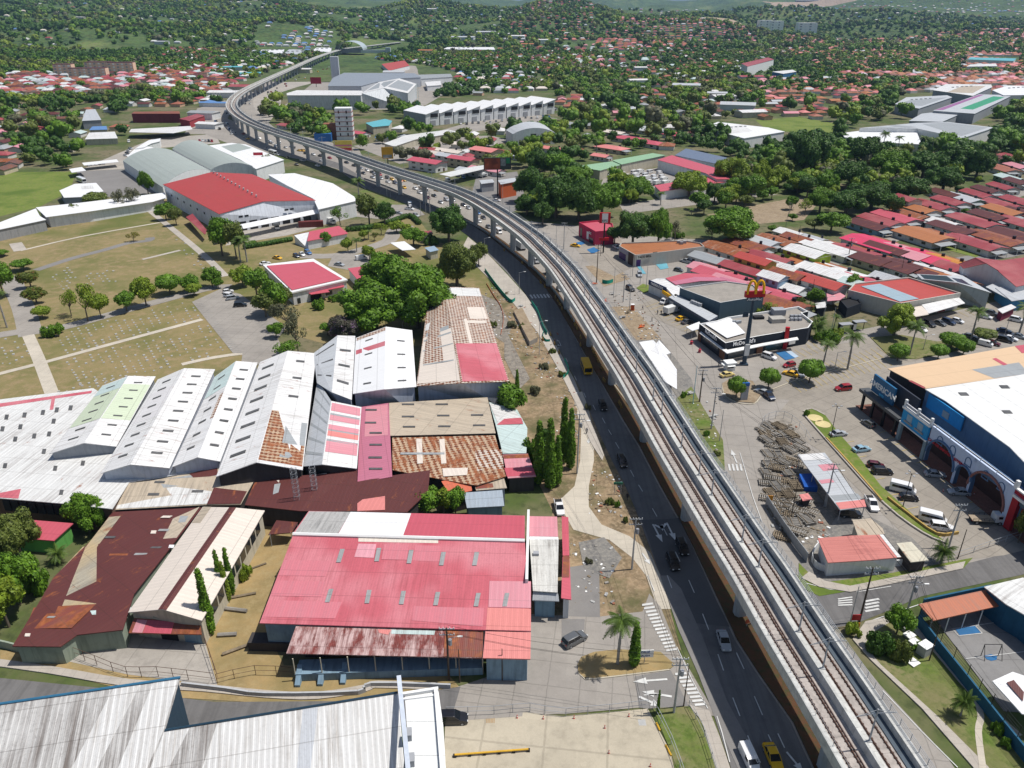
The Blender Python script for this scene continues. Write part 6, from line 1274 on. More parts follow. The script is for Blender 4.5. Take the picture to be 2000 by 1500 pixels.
  b=MB();b.box((0,0,1.35),(L*.86,W_*2.03,.8),CGL);hidden(b,'window',root);b=MB();b.box((h-.02,0,1.2),(.12,W_*1.7,1.2),CGL);hidden(b,'windscreen',root)
  wheels(root,(-h+1.8,h-1.8),W_,.48);hx,hz_,tz,hy=h,.8,.9,W_*.7
 for s_ in(-1,1):
  b=MB();b.box((hx,s_*hy,hz_-.07),(.14,.32,.15),LAMP);hidden(b,'headlight',root)
  b=MB();b.box((-h+.03,s_*hy,tz-.1),(.1,.26,.2),TAIL);hidden(b,'tail_light',root)
 CARP[kind]=root
for k in('sedan','suv','hatch','pickup','van','minibus','microvan','box_truck','flatbed','semi','bus','midibus'):car_proto(k)
VEH=[]
WORD={'sedan':'sedan car','suv':'SUV','hatch':'hatchback','pickup':'pickup truck','van':'panel van','minibus':'minibus','microvan':'small van','box_truck':'box truck','flatbed':'flatbed truck','semi':'semi trailer truck','bus':'bus','midibus':'short bus'}
NAM={'sedan':'car','suv':'car','hatch':'car','pickup':'pickup_truck','van':'van','minibus':'minibus','microvan':'van','box_truck':'box_truck','flatbed':'flatbed_truck','semi':'semi_truck','bus':'bus','midibus':'bus'}
def car(kind,col,u,v,du,dv,group=None,label=None,far=None):
 g=G(u,v);d=G(u+du,v+dv)-g;far=(v<330)if far is None else far
 t=copy_proto(CARP[kind],NAM[kind]);t.location=(g.x,g.y,.03);t.rotation_euler=(0,0,math.atan2(d.y,d.x))
 for ch in list(t.children):
  nm=ch.name.split('.')[0]
  if far and nm in('headlight','tail_light','wheel','bed_side'):[bpy.data.objects.remove(q)for q in list(ch.children)];bpy.data.objects.remove(ch);continue
  if nm in('body','roof','cab','bed_side'):ch.material_slots[0].link='OBJECT';ch.material_slots[0].material=paint(col,CCOL[col])
 t['category']={'sedan':'car','suv':'car','hatch':'car','minibus':'minibus','van':'van','microvan':'van','bus':'bus','midibus':'bus'}.get(kind,'truck')
 t['_base']='%s %s'%(col,WORD[kind])+(' taxi' if col=='yellow' and kind in('sedan','hatch')else '');t['_road']=group
 if label:t['label']=label;del t['_base']
 VEH.append(t);return t
W1='on the dark carriageway'
car('sedan','silver',1413,1256,14,44,label='silver sedan driving alone on the dark carriageway, lower right of centre')
car('suv','black',1332,1074,12,30,label='black SUV, right one of the pair on the dark carriageway')
car('suv','black',1314,1103,12,30,label='black SUV, left one of the pair on the dark carriageway')
car('suv','black',1215,906,10,24,label='black SUV alone in the middle of the dark carriageway')
car('suv','black',1177,797,9,22,label='black SUV behind the yellow bus on the dark carriageway')
car('midibus','yellow',1145,724,8,22,label='short yellow bus on the dark carriageway')
car('microvan','white',1462,1486,14,30,label='white van carrying a ladder, at the bottom edge of the road')
car('sedan','yellow',1509,1484,14,34,label='yellow taxi at the bottom edge of the picture beside the white van')
car('suv','grey',1122,1254,40,-22,label='dark grey SUV turning at the junction beside the palm island')
car('suv','black',884,1409,40,-1,label='black SUV parked against the white annex at the bottom')
car('pickup','white',1092,996,3,12,label='white pickup truck at the dirt junction above the red warehouse')
for k,c,u,v,du,dv,l in[('suv','red',1646,762,-20,2,'dark red SUV crossing the empty bays above the shopping car park'),('hatch','grey',1695,831,-14,-9,'dark grey hatchback under the dark canopy of the shopping hall'),('sedan','silver',1637,851,22,-3,'silver sedan beside the lamp post at the top of the car park'),('sedan','light blue',1682,881,22,-3,'pale blue sedan in the shopping car park'),('hatch','maroon',1710,913,22,3,'maroon hatchback beside a black SUV in the car park'),('suv','black',1722,925,22,1,'black SUV beside the maroon hatchback in the car park'),('sedan','silver',1825,930,24,2,'silver sedan in front of the round arches of the shopping hall'),('sedan','silver',1872,965,-26,-2,'silver sedan with sunroof in front of the brick arch'),('minibus','white',1762,960,24,6,'white panel van parked beside a black car near the second lamp post'),('hatch','black',1774,976,22,2,'black car below the upper white van'),('minibus','white',1820,1018,24,6,'white panel van at the lower end of the car park'),('suv','white',1838,1034,22,3,'white SUV with black roof beside the lower white van'),('flatbed','white',1925,1020,24,1,'white flatbed truck with railed bed by the shopping hall'),('pickup','white',1701,988,10,18,'white pickup truck beside the long open shed'),('suv','black',1660,1008,22,1,'black SUV under the end of the long open shed')]:
 car(k,c,u,v,du,dv,label=l)
GP='in the plaza car park'
for a in[('suv','white',1502,700,18,6),('hatch','red',1541,716,-20,4),('sedan','yellow',1543,733,-18,-5),('pickup','silver',1557,732,16,10),('sedan','pale yellow',1420,735,22,-4),('sedan','silver',1488,769,-16,-6),('pickup','dark blue',1500,776,12,10),('suv','black',1815,636,16,8),('sedan','white',1800,646,16,10),('sedan','grey',1835,634,18,7),('suv','dark blue',1852,632,18,6),('hatch','white',1870,630,18,5),('suv','grey',1935,615,18,4),('hatch','white',1925,622,18,4),('sedan','grey',1893,660,22,4),('sedan','dark blue',1960,649,20,3),('microvan','white',1924,675,20,5),('sedan','maroon',1938,673,20,5),('suv','black',1962,667,20,5),('sedan','white',1972,664,20,5),('sedan','silver',1990,660,20,5),('hatch','blue',1880,684,20,5),('suv','white',1985,628,18,4)]:
 car(*a,GP)
GF='on the frontage road'
for a in[('suv','black',1231,567,14,8),('van','white',1299,592,-18,8),('box_truck','white',1312,612,20,-6),('sedan','yellow',1330,625,18,-6),('sedan','grey',1341,631,18,-6),('suv','silver',1249,539,2,10),('sedan','yellow',1124,482,16,2),('sedan','white',1204,485,16,8),('pickup','silver',1340,513,-16,-4),('pickup','white',1350,506,-16,-4),('hatch','grey',1325,530,16,3),('sedan','black',1245,1,1,1)][:-1]:
 car(*a,GF)
GJ='in the traffic jam under the viaduct'
jam=[('semi','white',1012,482,-30,-22),('box_truck','white',1046,512,18,17),('minibus','white',974,455,12,9),('sedan','grey',954,445,10,8),('hatch','white',936,434,10,7),('sedan','black',944,427,10,7),('sedan','blue',934,418,10,6),('pickup','white',970,438,10,8),('suv','silver',988,449,12,9),('sedan','silver',1093,567,10,12),('suv','black',1082,549,10,12),('box_truck','white',1074,537,10,12),('sedan','silver',861,397,10,5),('suv','silver',872,392,10,5),('sedan','black',848,384,10,4),('sedan','maroon',836,388,10,4),('bus','white',827,375,22,12),('sedan','white',820,378,10,4),('sedan','white',811,370,10,4),('sedan','yellow',790,368,8,6),('hatch','white',781,364,10,4),('suv','dark blue',772,359,10,4),('hatch','orange',783,355,8,3),('hatch','yellow',790,354,8,3),('sedan','yellow',814,360,10,2),('suv','red',742,343,8,4),('sedan','silver',732,342,8,4),('sedan','silver',744,350,8,3),('sedan','black',727,338,8,3),('hatch','white',717,334,8,3),('sedan','silver',728,348,8,3),('hatch','yellow',766,352,8,3),('suv','black',757,349,8,3),('sedan','white',758,357,8,3),('sedan','yellow',853,373,10,3),('van','white',875,381,10,5),('sedan','grey',885,393,10,5),('sedan','black',905,402,10,5),('hatch','silver',915,408,10,6),('sedan','white',896,408,10,6),('sedan','black',692,325,8,2),('sedan','black',677,319,8,2),('sedan','red',644,310,8,2),('pickup','black',626,306,8,2),('sedan','white',628,316,8,2),('sedan','white',612,303,8,2),('hatch','black',597,301,8,2),('sedan','silver',705,330,8,2),('sedan','black',710,340,8,3),('sedan','white',700,337,8,3)]
for a in jam:car(*a,GJ)
GL='on the near carriageway beyond the tree'
for a in[('sedan','black',579,323,-10,-3),('pickup','silver',591,315,-12,-2),('sedan','white',620,325,-10,-3),('sedan','black',560,309,-9,-3),('bus','white',533,301,12,4),('sedan','white',543,303,9,3),('sedan','silver',520,292,8,3)]:car(*a,GL)
rg=random.Random(11)
GX='in the crowded avenue by the far bend'
for k in range(62):
 t_=k/62;base=[(600,297),(560,288),(525,278),(495,270),(460,262),(437,250),(428,235),(440,222),(470,205),(500,190),(530,176),(560,164),(590,152),(625,140),(660,128)]
 f_=t_*(len(base)-1);i=int(f_);a,c=base[i],base[i+1];u=a[0]+(c[0]-a[0])*(f_-i)+rg.uniform(-9,9);v=a[1]+(c[1]-a[1])*(f_-i)+rg.uniform(-4,4)
 car(rg.choice(['sedan','suv','hatch','sedan','van']),rg.choice(['white','silver','grey','white','black','red','blue','yellow']),u,v,c[0]-a[0],c[1]-a[1],GX)
GC='in the cemetery car park'
for a in[('hatch','white',446,572,12,-2),('suv','white',449,581,14,2),('suv','silver',455,585,14,-2),('suv','black',470,599,14,-1)]:car(*a,GC)
GO='outside the red roofed office'
for a in[('hatch','dark blue',579,502,8,4),('sedan','white',590,499,8,5),('suv','blue',602,496,8,4),('sedan','white',518,517,10,-2),('sedan','yellow',542,506,10,2),('van','white',706,507,14,-2),('sedan','silver',663,519,12,2),('pickup','white',800,410,10,1),('van','white',801,402,4,8),('suv','silver',813,423,10,4),('sedan','black',785,427,12,-1),('sedan','silver',778,418,10,1)]:car(*a,GO)
car('box_truck','white',541,447,6,14,label='white box truck backed up to the loading dock of the red roofed depot');car('box_truck','white',646,437,14,4,label='white truck cab parked beside the red container near the depot')
gb=G(608,443);b=MB();b.box((gb.x,gb.y,0),(11.5,2.5,2.8),roofm('container red',(.16,.03,.03),.2),.2);tag(b.build('shipping_container'),'dark red shipping container behind the L-shaped red roofed lodge','container')
GR='in the car park by the vaulted halls'
for k in range(5):car('sedan',['silver','white','white','grey','silver'][k],174+k*7.2,324-k*.9,2,5,GR)
for k in range(5):car(rg.choice(['hatch','suv','sedan']),['red','white','silver','black','red'][k],390+k*6,276+k*.3,2,4,GR)
for k in range(4):car('sedan',rg.choice(['white','silver','grey']),246+k*3,305-k*4.5,6,1,GR)
car('van','white',252,278,0,6,GR);car('bus','white',160,356,10,4,GR)
GW='outside the white sawtooth warehouses'
for k in range(16):car(rg.choice(['sedan','suv','van','pickup']),rg.choice(['white','black','silver','blue','red','grey']),900+k*11.5,243-k*.95+rg.uniform(-2,2),4,4,GW)
GE='in the yard beside the orange building'
for a in[('sedan','white',970,393,10,1),('suv','blue',905,348,8,6),('box_truck','white',944,346,14,-3),('van','white',875,354,10,4),('suv','black',895,345,6,5),('suv','dark blue',912,343,6,5),('sedan','silver',1012,312,10,1),('sedan','white',1018,310,8,1)]:car(*a,GE)
for k in range(28):
 u=1185+(k%7)*17+(k//7)*5+rg.uniform(-3,3);v=338+(k//7)*7.5+rg.uniform(-1.5,1.5)
 car(rg.choice(['minibus','van','box_truck']),'white',u,v,8,-2,'in the walled yard')
GS='on the housing estate streets'
for a in[('suv','grey',1757,445,12,-3),('sedan','white',1835,450,10,5),('suv','dark blue',1962,380,12,-4),('suv','black',1972,376,12,-4),('sedan','white',1437,523,6,5),('sedan','silver',1450,528,6,5)]:car(*a,GS)
#  poles, lamps and wires
POLES=[]
def pole(u,vb,vt,style='power',mt=None,lab=None,ang=0.0):
 g=G(u,vb);h=HTv(u,vb,vt);nm={'power':'utility_pole','lamp':'street_lamp','plain':'utility_pole','park':'lamp_post'}[style]
 t=thing(nm,None,'street lamp' if style in('lamp','park')else 'utility pole',(g.x,g.y,0),ang);mt=mt or CONC;L0=Vector((g.x,g.y,0))
 def loc(b,name):o=b.build(name,loc=(0,0,0));o.parent=t;return o
 b=MB();r=.2 if style=='power' else .11;b.bar((0,0,0),(0,0,h),r,mt,8,r*.6);loc(b,'pole')
 if style=='power':
  for z in(h-.3,h-1.5):
   b=MB();b.box((0,0,z),(2.4,.12,.12),STEEL);loc(b,'crossarm')
   for x in(-1.1,-.5,.5,1.1):b=MB();b.bar((x,0,z+.1),(x,0,z+.4),.06,WHITE,6);loc(b,'insulator')
  if random.random()<.5:b=MB();b.bar((.45,0,h-3.4),(.45,0,h-2.4),.3,GREY,8);loc(b,'transformer')
 if style in('lamp',)or(style=='power' and random.random()<.4):
  b=MB();z=h-.2 if style=='lamp' else h-2.2;b.bar((0,0,z),(1.6,0,z+.45),.05,STEEL,5);b.box((2.0,0,z+.4),(.8,.28,.14),WHITE);loc(b,'lamp_arm')
 if style=='park':
  for a in range(4):
   b=MB();c_,s_=math.cos(a*1.571),math.sin(a*1.571);b.bar((0,0,h-.1),(c_*.9,s_*.9,h),.04,mt,4);b.box((c_*1.0,s_*1.0,h-.05),(.5,.35,.12),GREY,a*1.571);loc(b,'lamp_head')
 t['_base']={'power':'%s utility pole','plain':'plain %s pole','lamp':'%s single arm street lamp','park':'%s lamp post with four heads'}[style]%('dark' if mt in(WOODP,BLACK)else 'grey')
 if lab:t['label']=lab;del t['_base']
 POLES.append(t);t['_h']=h;return t
pp={}
for key,a in dict(A=(1127,925,808,'power',None),B=(1234,1112,1012,'power',None),C=(1316,1392,1285,'power',None),D=(1335,1380,1298,'plain',WOODP),E=(877,1328,1226,'power',WOODP),F=(898,1333,1268,'plain',WOODP),F2=(981,1329,1267,'plain',WOODP),H=(1389,838,757,'power',None),I=(1405,862,800,'plain',None),J=(1353,789,715,'plain',plain('turquoise pole',(.2,.5,.6))),K=(1366,785,722,'power',WOODP),L=(1165,552,478,'power',WOODP),M=(1173,500,470,'plain',WOODP),Nn=(1198,582,522,'plain',None),O=(1217,590,535,'power',None),P=(1229,606,560,'plain',None),Q=(1101,487,435,'power',None),R_=(1086,478,442,'plain',None),S1=(1612,990,905,'power',None),S2=(1545,1012,935,'plain',WOODP),T1=(1853,1068,985,'power',None),T2=(1870,1092,1034,'plain',WOODP),U=(1678,1215,1108,'power',WOODP),V=(1658,1225,1145,'plain',None),W=(1770,1200,1125,'power',None),X=(1814,1292,1222,'plain',WOODP),Y=(1053,693,628,'lamp',None),Z=(947,507,465,'lamp',None),Z2=(1014,575,532,'lamp',None),Z3=(840,418,372,'power',None),Z4=(832,420,390,'plain',None),Z5=(822,423,385,'plain',None),Z6=(756,385,345,'plain',None),Z7=(763,385,348,'plain',None),AA=(1655,512,465,'power',WOODP),AB=(1758,540,500,'plain',WOODP),AC=(1557,480,440,'plain',WOODP),AD=(1868,490,462,'plain',WOODP),AE=(1250,555,512,'plain',STEEL),AF=(1262,562,515,'plain',STEEL),AG=(1235,540,505,'plain',None),AH=(1605,640,580,'lamp',None),AI=(1622,655,600,'plain',STEEL),AJ=(982,400,358,'plain',None),AK=(1962,655,622,'plain',None),AL=(1582,596,545,'plain',WOODP),LP1=(1622,857,793,'park',BLACK),LP2=(1762,995,925,'park',BLACK),LP3=(1629,726,688,'lamp',None),LP4=(1803,683,655,'lamp',None)).items():
 pp[key]=pole(*a)
def wires(a,c,n=3,lab='x',dz=.2,sag=1.0):
 A,B_=pp[a],pp[c];b=MB();d=Vector(B_.location)-Vector(A.location);L=d.length;pr=Vector((-d.y,d.x,0)).normalized()
 for k in range(n):
  o=pr*((k-(n-1)/2)*.7);p0=Vector(A.location)+o+Vector((0,0,A['_h']-dz-(k%2)*.9));p1=Vector(B_.location)+o+Vector((0,0,B_['_h']-dz-(k%2)*.9));pv=p0
  for j in range(1,9):t_=j/8;q=p0.lerp(p1,t_)-Vector((0,0,sag*4*t_*(1-t_)));b.bar(pv,q,.028,BLACK,3);pv=q
 tag(b.build('power_line'),lab,'power line')
wires('A','B',3,'power lines between the two poles of the left roadside above the junction');wires('B','C',4,'power lines from the lamp pole down to the junction poles');wires('C','E',3,'power lines from the junction pole across to the front of the red warehouse')
wires('H','S1',3,'power lines crossing the frontage road towards the sleeper yard');wires('S1','W',4,'bundle of power lines over the small corner house');wires('U','W',4,'power lines between the two dark poles at the street corner');wires('T1','W',3,'power lines from the car park pole to the street corner');wires('W','X',4,'power lines above the blue court wall');wires('K','H',4,'power lines between the poles behind the viaduct');wires('O','K',3,'power lines along the frontage road');wires('L','O',3,'power lines by the small works area near the restaurants');wires('Q','L',3,'power lines in front of the crimson restaurant')
def lattice(u,vb,vt,lab,mt=STEEL,wd=1.0,name='lattice_tower',zb=0.0):
 g=G(u,vb,zb);lo,hi=0,60
 for _ in range(30):
  m=(lo+hi)/2
  if PX((g.x,g.y,zb+m))[1]>vt:lo=m
  else:hi=m
 h=lo;t=thing(name,lab,'tower',(g.x,g.y,zb));b=MB();c=[Vector((g.x+sx*wd/2,g.y+sy*wd/2,0))for sx,sy in((-1,-1),(1,-1),(1,1),(-1,1))]
 for p in c:b.bar(p+Vector((0,0,zb)),p+Vector((0,0,zb+h)),.035,mt,4)
 b.build('legs',t);b=MB();n=int(h/wd)
 for k in range(n):
  z0,z1=zb+h*k/n,zb+h*(k+1)/n
  for i in range(4):b.bar((c[i].x,c[i].y,z0),(c[(i+1)%4].x,c[(i+1)%4].y,z1),.02,mt,3);b.bar((c[i].x,c[i].y,z1),(c[(i+1)%4].x,c[(i+1)%4].y,z1),.03,mt,3)
 b.build('bracing',t);return t
t=lattice(587,1018,915,'left steel lattice mast of the pair behind the red warehouse');lattice(621,1003,912,'right steel lattice mast of the pair behind the red warehouse')
lattice(817,225,165,'turquoise tower crane mast beside the white sawtooth warehouses',plain('turquoise steel',(.1,.4,.38)),2.2,'crane_mast');
#  fences, barriers, small things
def fence(pts,h,lab,mt=STEEL,sp=3.0,name='wire_fence',rail=.04,mid=True,panel=None):
 t=thing(name,lab,'fence',tuple(G(*pts[0])));P=smooth_line([tuple(G(*p))for p in pts],2);b=MB();k=0;acc=0
 for a,c in zip(P,P[1:]):
  L=(c-a).length;n=max(1,round(L/sp))
  for j in range(n):m_=a.lerp(c,j/n);q=MB();q.bar(m_,m_+Vector((0,0,h)),.05,mt,5);q.build('post',t);k+=1
  b.bar(a+Vector((0,0,h)),c+Vector((0,0,h)),rail,mt,4)
  if mid:b.bar(a+Vector((0,0,h*.5)),c+Vector((0,0,h*.5)),rail*.8,mt,4)
  if panel:b.prism([a,c,c+Vector((.05,.05,0)),a+Vector((.05,.05,0))],.1,h*.95,panel)
 b.build('rails',t);return t
RST=plain('rusty fence steel',(.12,.07,.05),.8)
fence([(105,1268),(190,1300),(250,1322),(310,1322),(420,1335)],2.2,'rusty wire fence along the lower yard by the road',RST)
fence([(425,1335),(500,1318),(572,1322)],2.0,'wire fence between the grassy yard and the red warehouse',RST);fence([(395,1238),(428,1334)],2.0,'wire fence dividing the concrete yard from the straw coloured grass',RST)
fence([(872,1398),(965,1396),(1035,1390),(1105,1400),(1265,1384)],1.8,'wire fence along the top of the pale concrete yard');fence([(1275,1386),(1310,1455),(1340,1540)],2.0,'wire fence along the right side of the pale concrete yard');fence([(1345,1382),(1375,1440),(1400,1520)],1.6,'wire fence between verge and footpath at the bottom of the road')
fence([(1495,985),(1530,1040),(1575,1100)],2.4,'grey sheet fence curving round the sleeper yard',STEEL,3,'sheet_fence',panel=plain('grey sheet',(.3,.32,.34)));fence([(1488,830),(1500,822),(1530,818),(1560,838),(1582,870)],2.2,'thin wire fence round the top of the sleeper yard')
fence([(1800,1105),(1870,1090),(1930,1070),(1990,1050)],1.6,'wire fence between the lower car park and the side street')
GRM=plain('green debris netting',(.01,.28,.20),.8,.2)
def net(pts,h,lab,mt=GRM):
 P=smooth_line([tuple(G(*p))for p in pts],4);b=MB()
 for a,c in zip(P,P[1:]):b.prism([a,c,c+Vector((.06,.06,0)),a+Vector((.06,.06,0))],.0,h,mt)
 tag(b.build('barrier_netting'),lab,'netting')
net([(947,530),(965,555),(985,580),(998,592),(1006,588)],1.4,'green netting barrier beside the gravel works path');net([(1038,594),(1050,612),(1060,640),(1068,655)],1.4,'green netting barrier along the kerb above the soil terrace');net([(1062,650),(1060,660),(1066,668),(1074,668)],1.0,'short curl of green netting by the footpath');net([(1102,705),(1108,718),(1110,730),(1100,740)],1.2,'lowest piece of green netting beside the yellow bus');net([(1176,553),(1186,555),(1197,552)],1.5,'green netting barrier by the works on the frontage road')
net([(978,655),(983,625),(978,600),(965,580),(950,555)],.5,'strip of orange netting along the gravel path',plain('orange netting',(.5,.13,.05)))
JY=plain('weathered yellow barrier',(.38,.22,.05),.8,.3);k=0
for(u,v)in[(1085,582),(1090,590),(1094,597),(1098,604),(1114,618),(1118,626),(1123,636),(1127,643),(1134,660),(1134,675),(1156,682),(1160,690),(1164,698),(1168,706),(1176,722),(1180,745),(1210,790),(1213,795),(1060,650+15),(1075,655),(1083,673),(1092,690),(968,458),(956,460),(985,490),(1020,515),(1056,553),(1064,561)]:
 g=G(u,v);b=MB();pr=[(-.3,0),(-.25,.15),(-.1,.35),(-.08,.85),(.08,.85),(.1,.35),(.25,.15),(.3,0)];an=math.atan2(*(list((G(u+10,v+18)-g))[1::-1]))+random.uniform(-.15,.15)
 e=Vector((math.cos(an),math.sin(an),0));s_=Vector((-e.y,e.x,0));R0=[g-e*1+s_*y+Vector((0,0,z+.1))for y,z in pr];R1=[g+e*1+s_*y+Vector((0,0,z+.1))for y,z in pr]
 for i in range(8):b.poly([R0[i],R0[(i+1)%8],R1[(i+1)%8],R1[i]],JY)
 b.poly(R0[::-1],JY);b.poly(R1,JY);o=b.build('road_barrier');o['category']='barrier';o['_base']='weathered yellow road barrier';POLES.append(o)
def wall_line(name,pts,h,th,mt,lab,cat='wall'):
 P=smooth_line([tuple(G(*p))for p in pts],3);b=MB()
 for a,c in zip(P,P[1:]):
  n=Vector((-(c-a).y,(c-a).x,0)).normalized()*th;b.prism([a,c,c+n,a+n],0,h,mt)
 return tag(b.build(name),lab,cat)
wall_line('median_wall',[(711,350),(754,365),(797,384),(840,402),(900,428),(950,456),(1000,494),(1045,530),(1085,575),(1120,630)],.9,.5,wallm('stained kerb wall',(.34,.33,.31),.5),'low concrete wall beside the viaduct piers between the two carriageways')
wall_line('median_wall',[(1190,742),(1232,800),(1300,905),(1362,1005),(1420,1105),(1500,1245),(1590,1400),(1680,1560)],.35,.4,wallm('tan kerb wall',(.34,.29,.21),.4),'long tan kerb wall on the far side of the median under the viaduct')
for a in[([(1570,805),(1585,800),(1610,812)],.25),([(1572,815),(1640,892),(1725,985),(1800,1042),(1850,1064)],.35),([(1612,858),(1655,905),(1720,980)],.5),([(1732,975),(1770,1005),(1828,1046),(1872,1044)],.6)]:
 wall_line('kerb_wall',a[0],a[1]*1.2,.35,plain('ochre kerb paint',(.42,.28,.08),.8)if a[1]>.4 else WALK,{.25:'curved kerb at the top of the green strip in the car park',.35:'long thin kerb along the left side of the green strip',.5:'low ochre wall on the upper half of the green strip',.6:'low ochre wall on the lower half of the green strip with a short return'}[a[1]])
for pts,lab in[([(1128,1314),(1138,1324),(1160,1328),(1308,1310)],'rounded kerb along the lower side of the palm island'),([(1410,752),(1414,772),(1438,787),(1472,790),(1487,775)],'yellowish kerb round the island with the blue topped sign'),([(1560,745),(1680,712),(1805,682)],'long pale kerb between the two rows of empty parking bays'),([(1500,765),(1560,742),(1640,718)],'kerb below the round clipped trees of the plaza')]:
 wall_line('kerb',pts,.2,.3,plain('pale kerb',(.5,.45,.35)),lab,'kerb')
t=thing('pipe_barrier','long low yellow pipe barrier on short feet in the pale concrete yard','barrier',tuple(G(960,1470)))
b=MB();p,q=G(888,1474,.5),G(1032,1463,.5);b.bar(p,q,.14,YELLOW,8);b.build('pipe',t)
for k in range(6):m_=p.lerp(q,k/5);b=MB();b.box((m_.x,m_.y,0),(.45,.45,.45),DARK);b.build('foot',t)
for u,v,l in[(1010,1403,'left end of the fence'),(1061,1405,'second along the fence'),(1121,1404,'middle of the fence'),(1228,1400,'near the right end of the fence'),(1181,1423,'in the open yard'),(1189,1472,'lower middle of the yard'),(1270,1498,'bottom edge of the yard'),(1842,960,None),(1902,967,None)]:
 g=G(u,v);b=MB();b.box((g.x,g.y,0),(.4,.4,.05),plain('orange cone',(.6,.06,.03),.6));b.bar((g.x,g.y,.05),(g.x,g.y,.75),.16,plain('orange cone',(.6,.06,.03),.6),8,.04);b.bar((g.x,g.y,.35),(g.x,g.y,.48),.12,WHITE,8,.1)
 o=b.build('traffic_cone');tag(o,'orange traffic cone '+l+' of pale concrete' if 0 else('orange traffic cone, '+l if l else 'orange traffic cone in front of the %s'%('round arches' if u<1860 else 'brick arch')),'traffic cone','orange traffic cones')
for u,v,l in[(958,1407,'small wooden pallet lying in the pale yard beside the black SUV'),(655,1050,None)][:1]:
 g=G(u,v);b=MB()
 for k in range(6):b.box((g.x-.55+k*.22,g.y,.08),(.14,1.1,.05),plain('pallet wood',(.4,.27,.14)))
 tag(b.build('pallet'),l,'pallet')
for u0,v0,u1,v1,l in[(1282,1412,1289,1427,'upper yellow parking bumper by the yard fence'),(1300,1455,1311,1476,'lower yellow parking bumper by the yard fence')]:
 b=MB();b.bar(G(u0,v0,.2),G(u1,v1,.2),.16,YELLOW,8);tag(b.build('parking_bumper'),l,'bumper')
p=G(1254,1412);b=MB();b.box((p.x,p.y,0),(1.1,1.1,.12),CONC);tag(b.build('manhole_cover'),'pale square manhole cover in the concrete yard','manhole cover')
def board(u,vb,h0,w_,hh,mt,lab,ang=0,txt=None,tm=None,ts=.5,posts=2,cat='sign',name='sign_board'):
 g=G(u,vb);t=thing(name,lab,cat,(g.x,g.y,0));e=Vector((math.cos(ang),math.sin(ang),0))
 for k in range(posts):x=0 if posts==1 else(k-.5)*w_*.7;q=g+e*x+Vector((0,.15,0));b=MB();b.bar(q,q+Vector((0,0,h0+hh*.5)),.06 if hh<2 else .2,GREY,6);b.build('post',t)
 b=MB();b.box((g.x,g.y,h0),(w_,.12,hh),mt,ang);b.build('panel',t)
 if txt:
  for i,s_ in enumerate(txt):text(t,s_,(g.x,g.y-.08,h0+hh*(1-(i+.5)/len(txt))),ts,ang,tm or BLACK,.02)
 return t
board(1258,1298,1.6,2.7,1.5,WHITE,'small white sign board on a post at the palm island',.05,['CALLE','SALIDA'],plain('dark blue lettering',(.02,.05,.2)),.5,1)
t=board(1338,1007,1.6,1.1,1.1,WHITE,'red diamond road works sign beside a viaduct pier',0,None,None,.5,1)
for c in t.children:
 if c.name.startswith('panel'):c.rotation_euler=(0,0,0)
b=MB();g=G(1338,1007);b.poly([Vector((g.x-.85,g.y-.1,2.2)),Vector((g.x,g.y-.1,1.35)),Vector((g.x+.85,g.y-.1,2.2)),Vector((g.x,g.y-.1,3.05))],RED);b.poly([Vector((g.x-.85,g.y-.05,2.2)),Vector((g.x,g.y-.05,3.05)),Vector((g.x+.85,g.y-.05,2.2)),Vector((g.x,g.y-.05,1.35))],RED);b.build('diamond_panel',t)
for c in list(t.children):
 if c.name.startswith('panel'):bpy.data.objects.remove(c)
board(1466,1222,1.0,2.6,.8,plain('orange banner',(.5,.1,.04)),'orange banner beside the lower viaduct pier',.5);board(1206,966,2.6,2.0,.6,plain('green road sign',(.05,.2,.12)),'small green road sign on the verge left of the carriageway',0)
board(1669,1218,.8,1.5,1.2,RED,'small red sign at the street corner below the viaduct',0);board(1672,1227,.3,1.0,.9,plain('orange sign',(.6,.25,.02)),'orange warning sign at the foot of the corner poles',0,posts=1)
board(1502,985,1.0,1.2,1.2,plain('orange sign',(.6,.25,.02)),'orange diamond warning sign at the edge of the sleeper yard',0,posts=1)
t=thing('totem_sign','grey totem sign with a blue top on the round island','sign',tuple(G(1452,782)));g=G(1452,782)
b=MB();b.box((g.x,g.y,0),(1.9,.6,4.4),plain('grey totem',(.35,.37,.4),.5),.1);b.build('body',t);b=MB();b.box((g.x,g.y,4.4),(2.0,.7,.9),plain('blue totem top',(.02,.12,.4),.4),.1);b.build('top_panel',t)
g=G(1051,694);b=MB();b.bar((g.x-8,g.y+6,0),(g.x-8,g.y+6,4.5),.2,CONC,8);
def billboard(u,vb,z0,w_,hh,mt,lab,ang=0,stripes=(),post=.35):
 g=G(u,vb);t=thing('billboard',lab,'billboard',(g.x,g.y,0));b=MB();b.bar(g,g+Vector((0,0,z0)),post,BLACK,8);b.build('post',t);b=MB();b.box((g.x,g.y,z0),(w_,.6,hh),mt,ang);b.build('panel',t)
 e=Vector((math.cos(ang),math.sin(ang),0))
 for(x0,x1,y0,y1,m2)in stripes:b=MB();q=g+e*(w_*((x0+x1)/2-.5));b.box((q.x,q.y-.35,z0+hh*y0),(w_*(x1-x0),.1,hh*(y1-y0)),m2,ang);b.build('picture_patch',t)
 return t
OR=plain('orange board',(.6,.12,.02));
billboard(972,385,15,15,6.5,plain('dark poster',(.05,.06,.05)),'orange and red poster billboard on a tall dark post over the garage yard',.1,[(.03,.6,.08,.92,plain('red orange poster',(.6,.13,.05),.6,.5,scale=.6)),(.62,.8,.3,.9,plain('grey poster',(.3,.32,.3),.6,.4)),(.82,.95,.5,.95,plain('green poster',(.03,.25,.1)))])
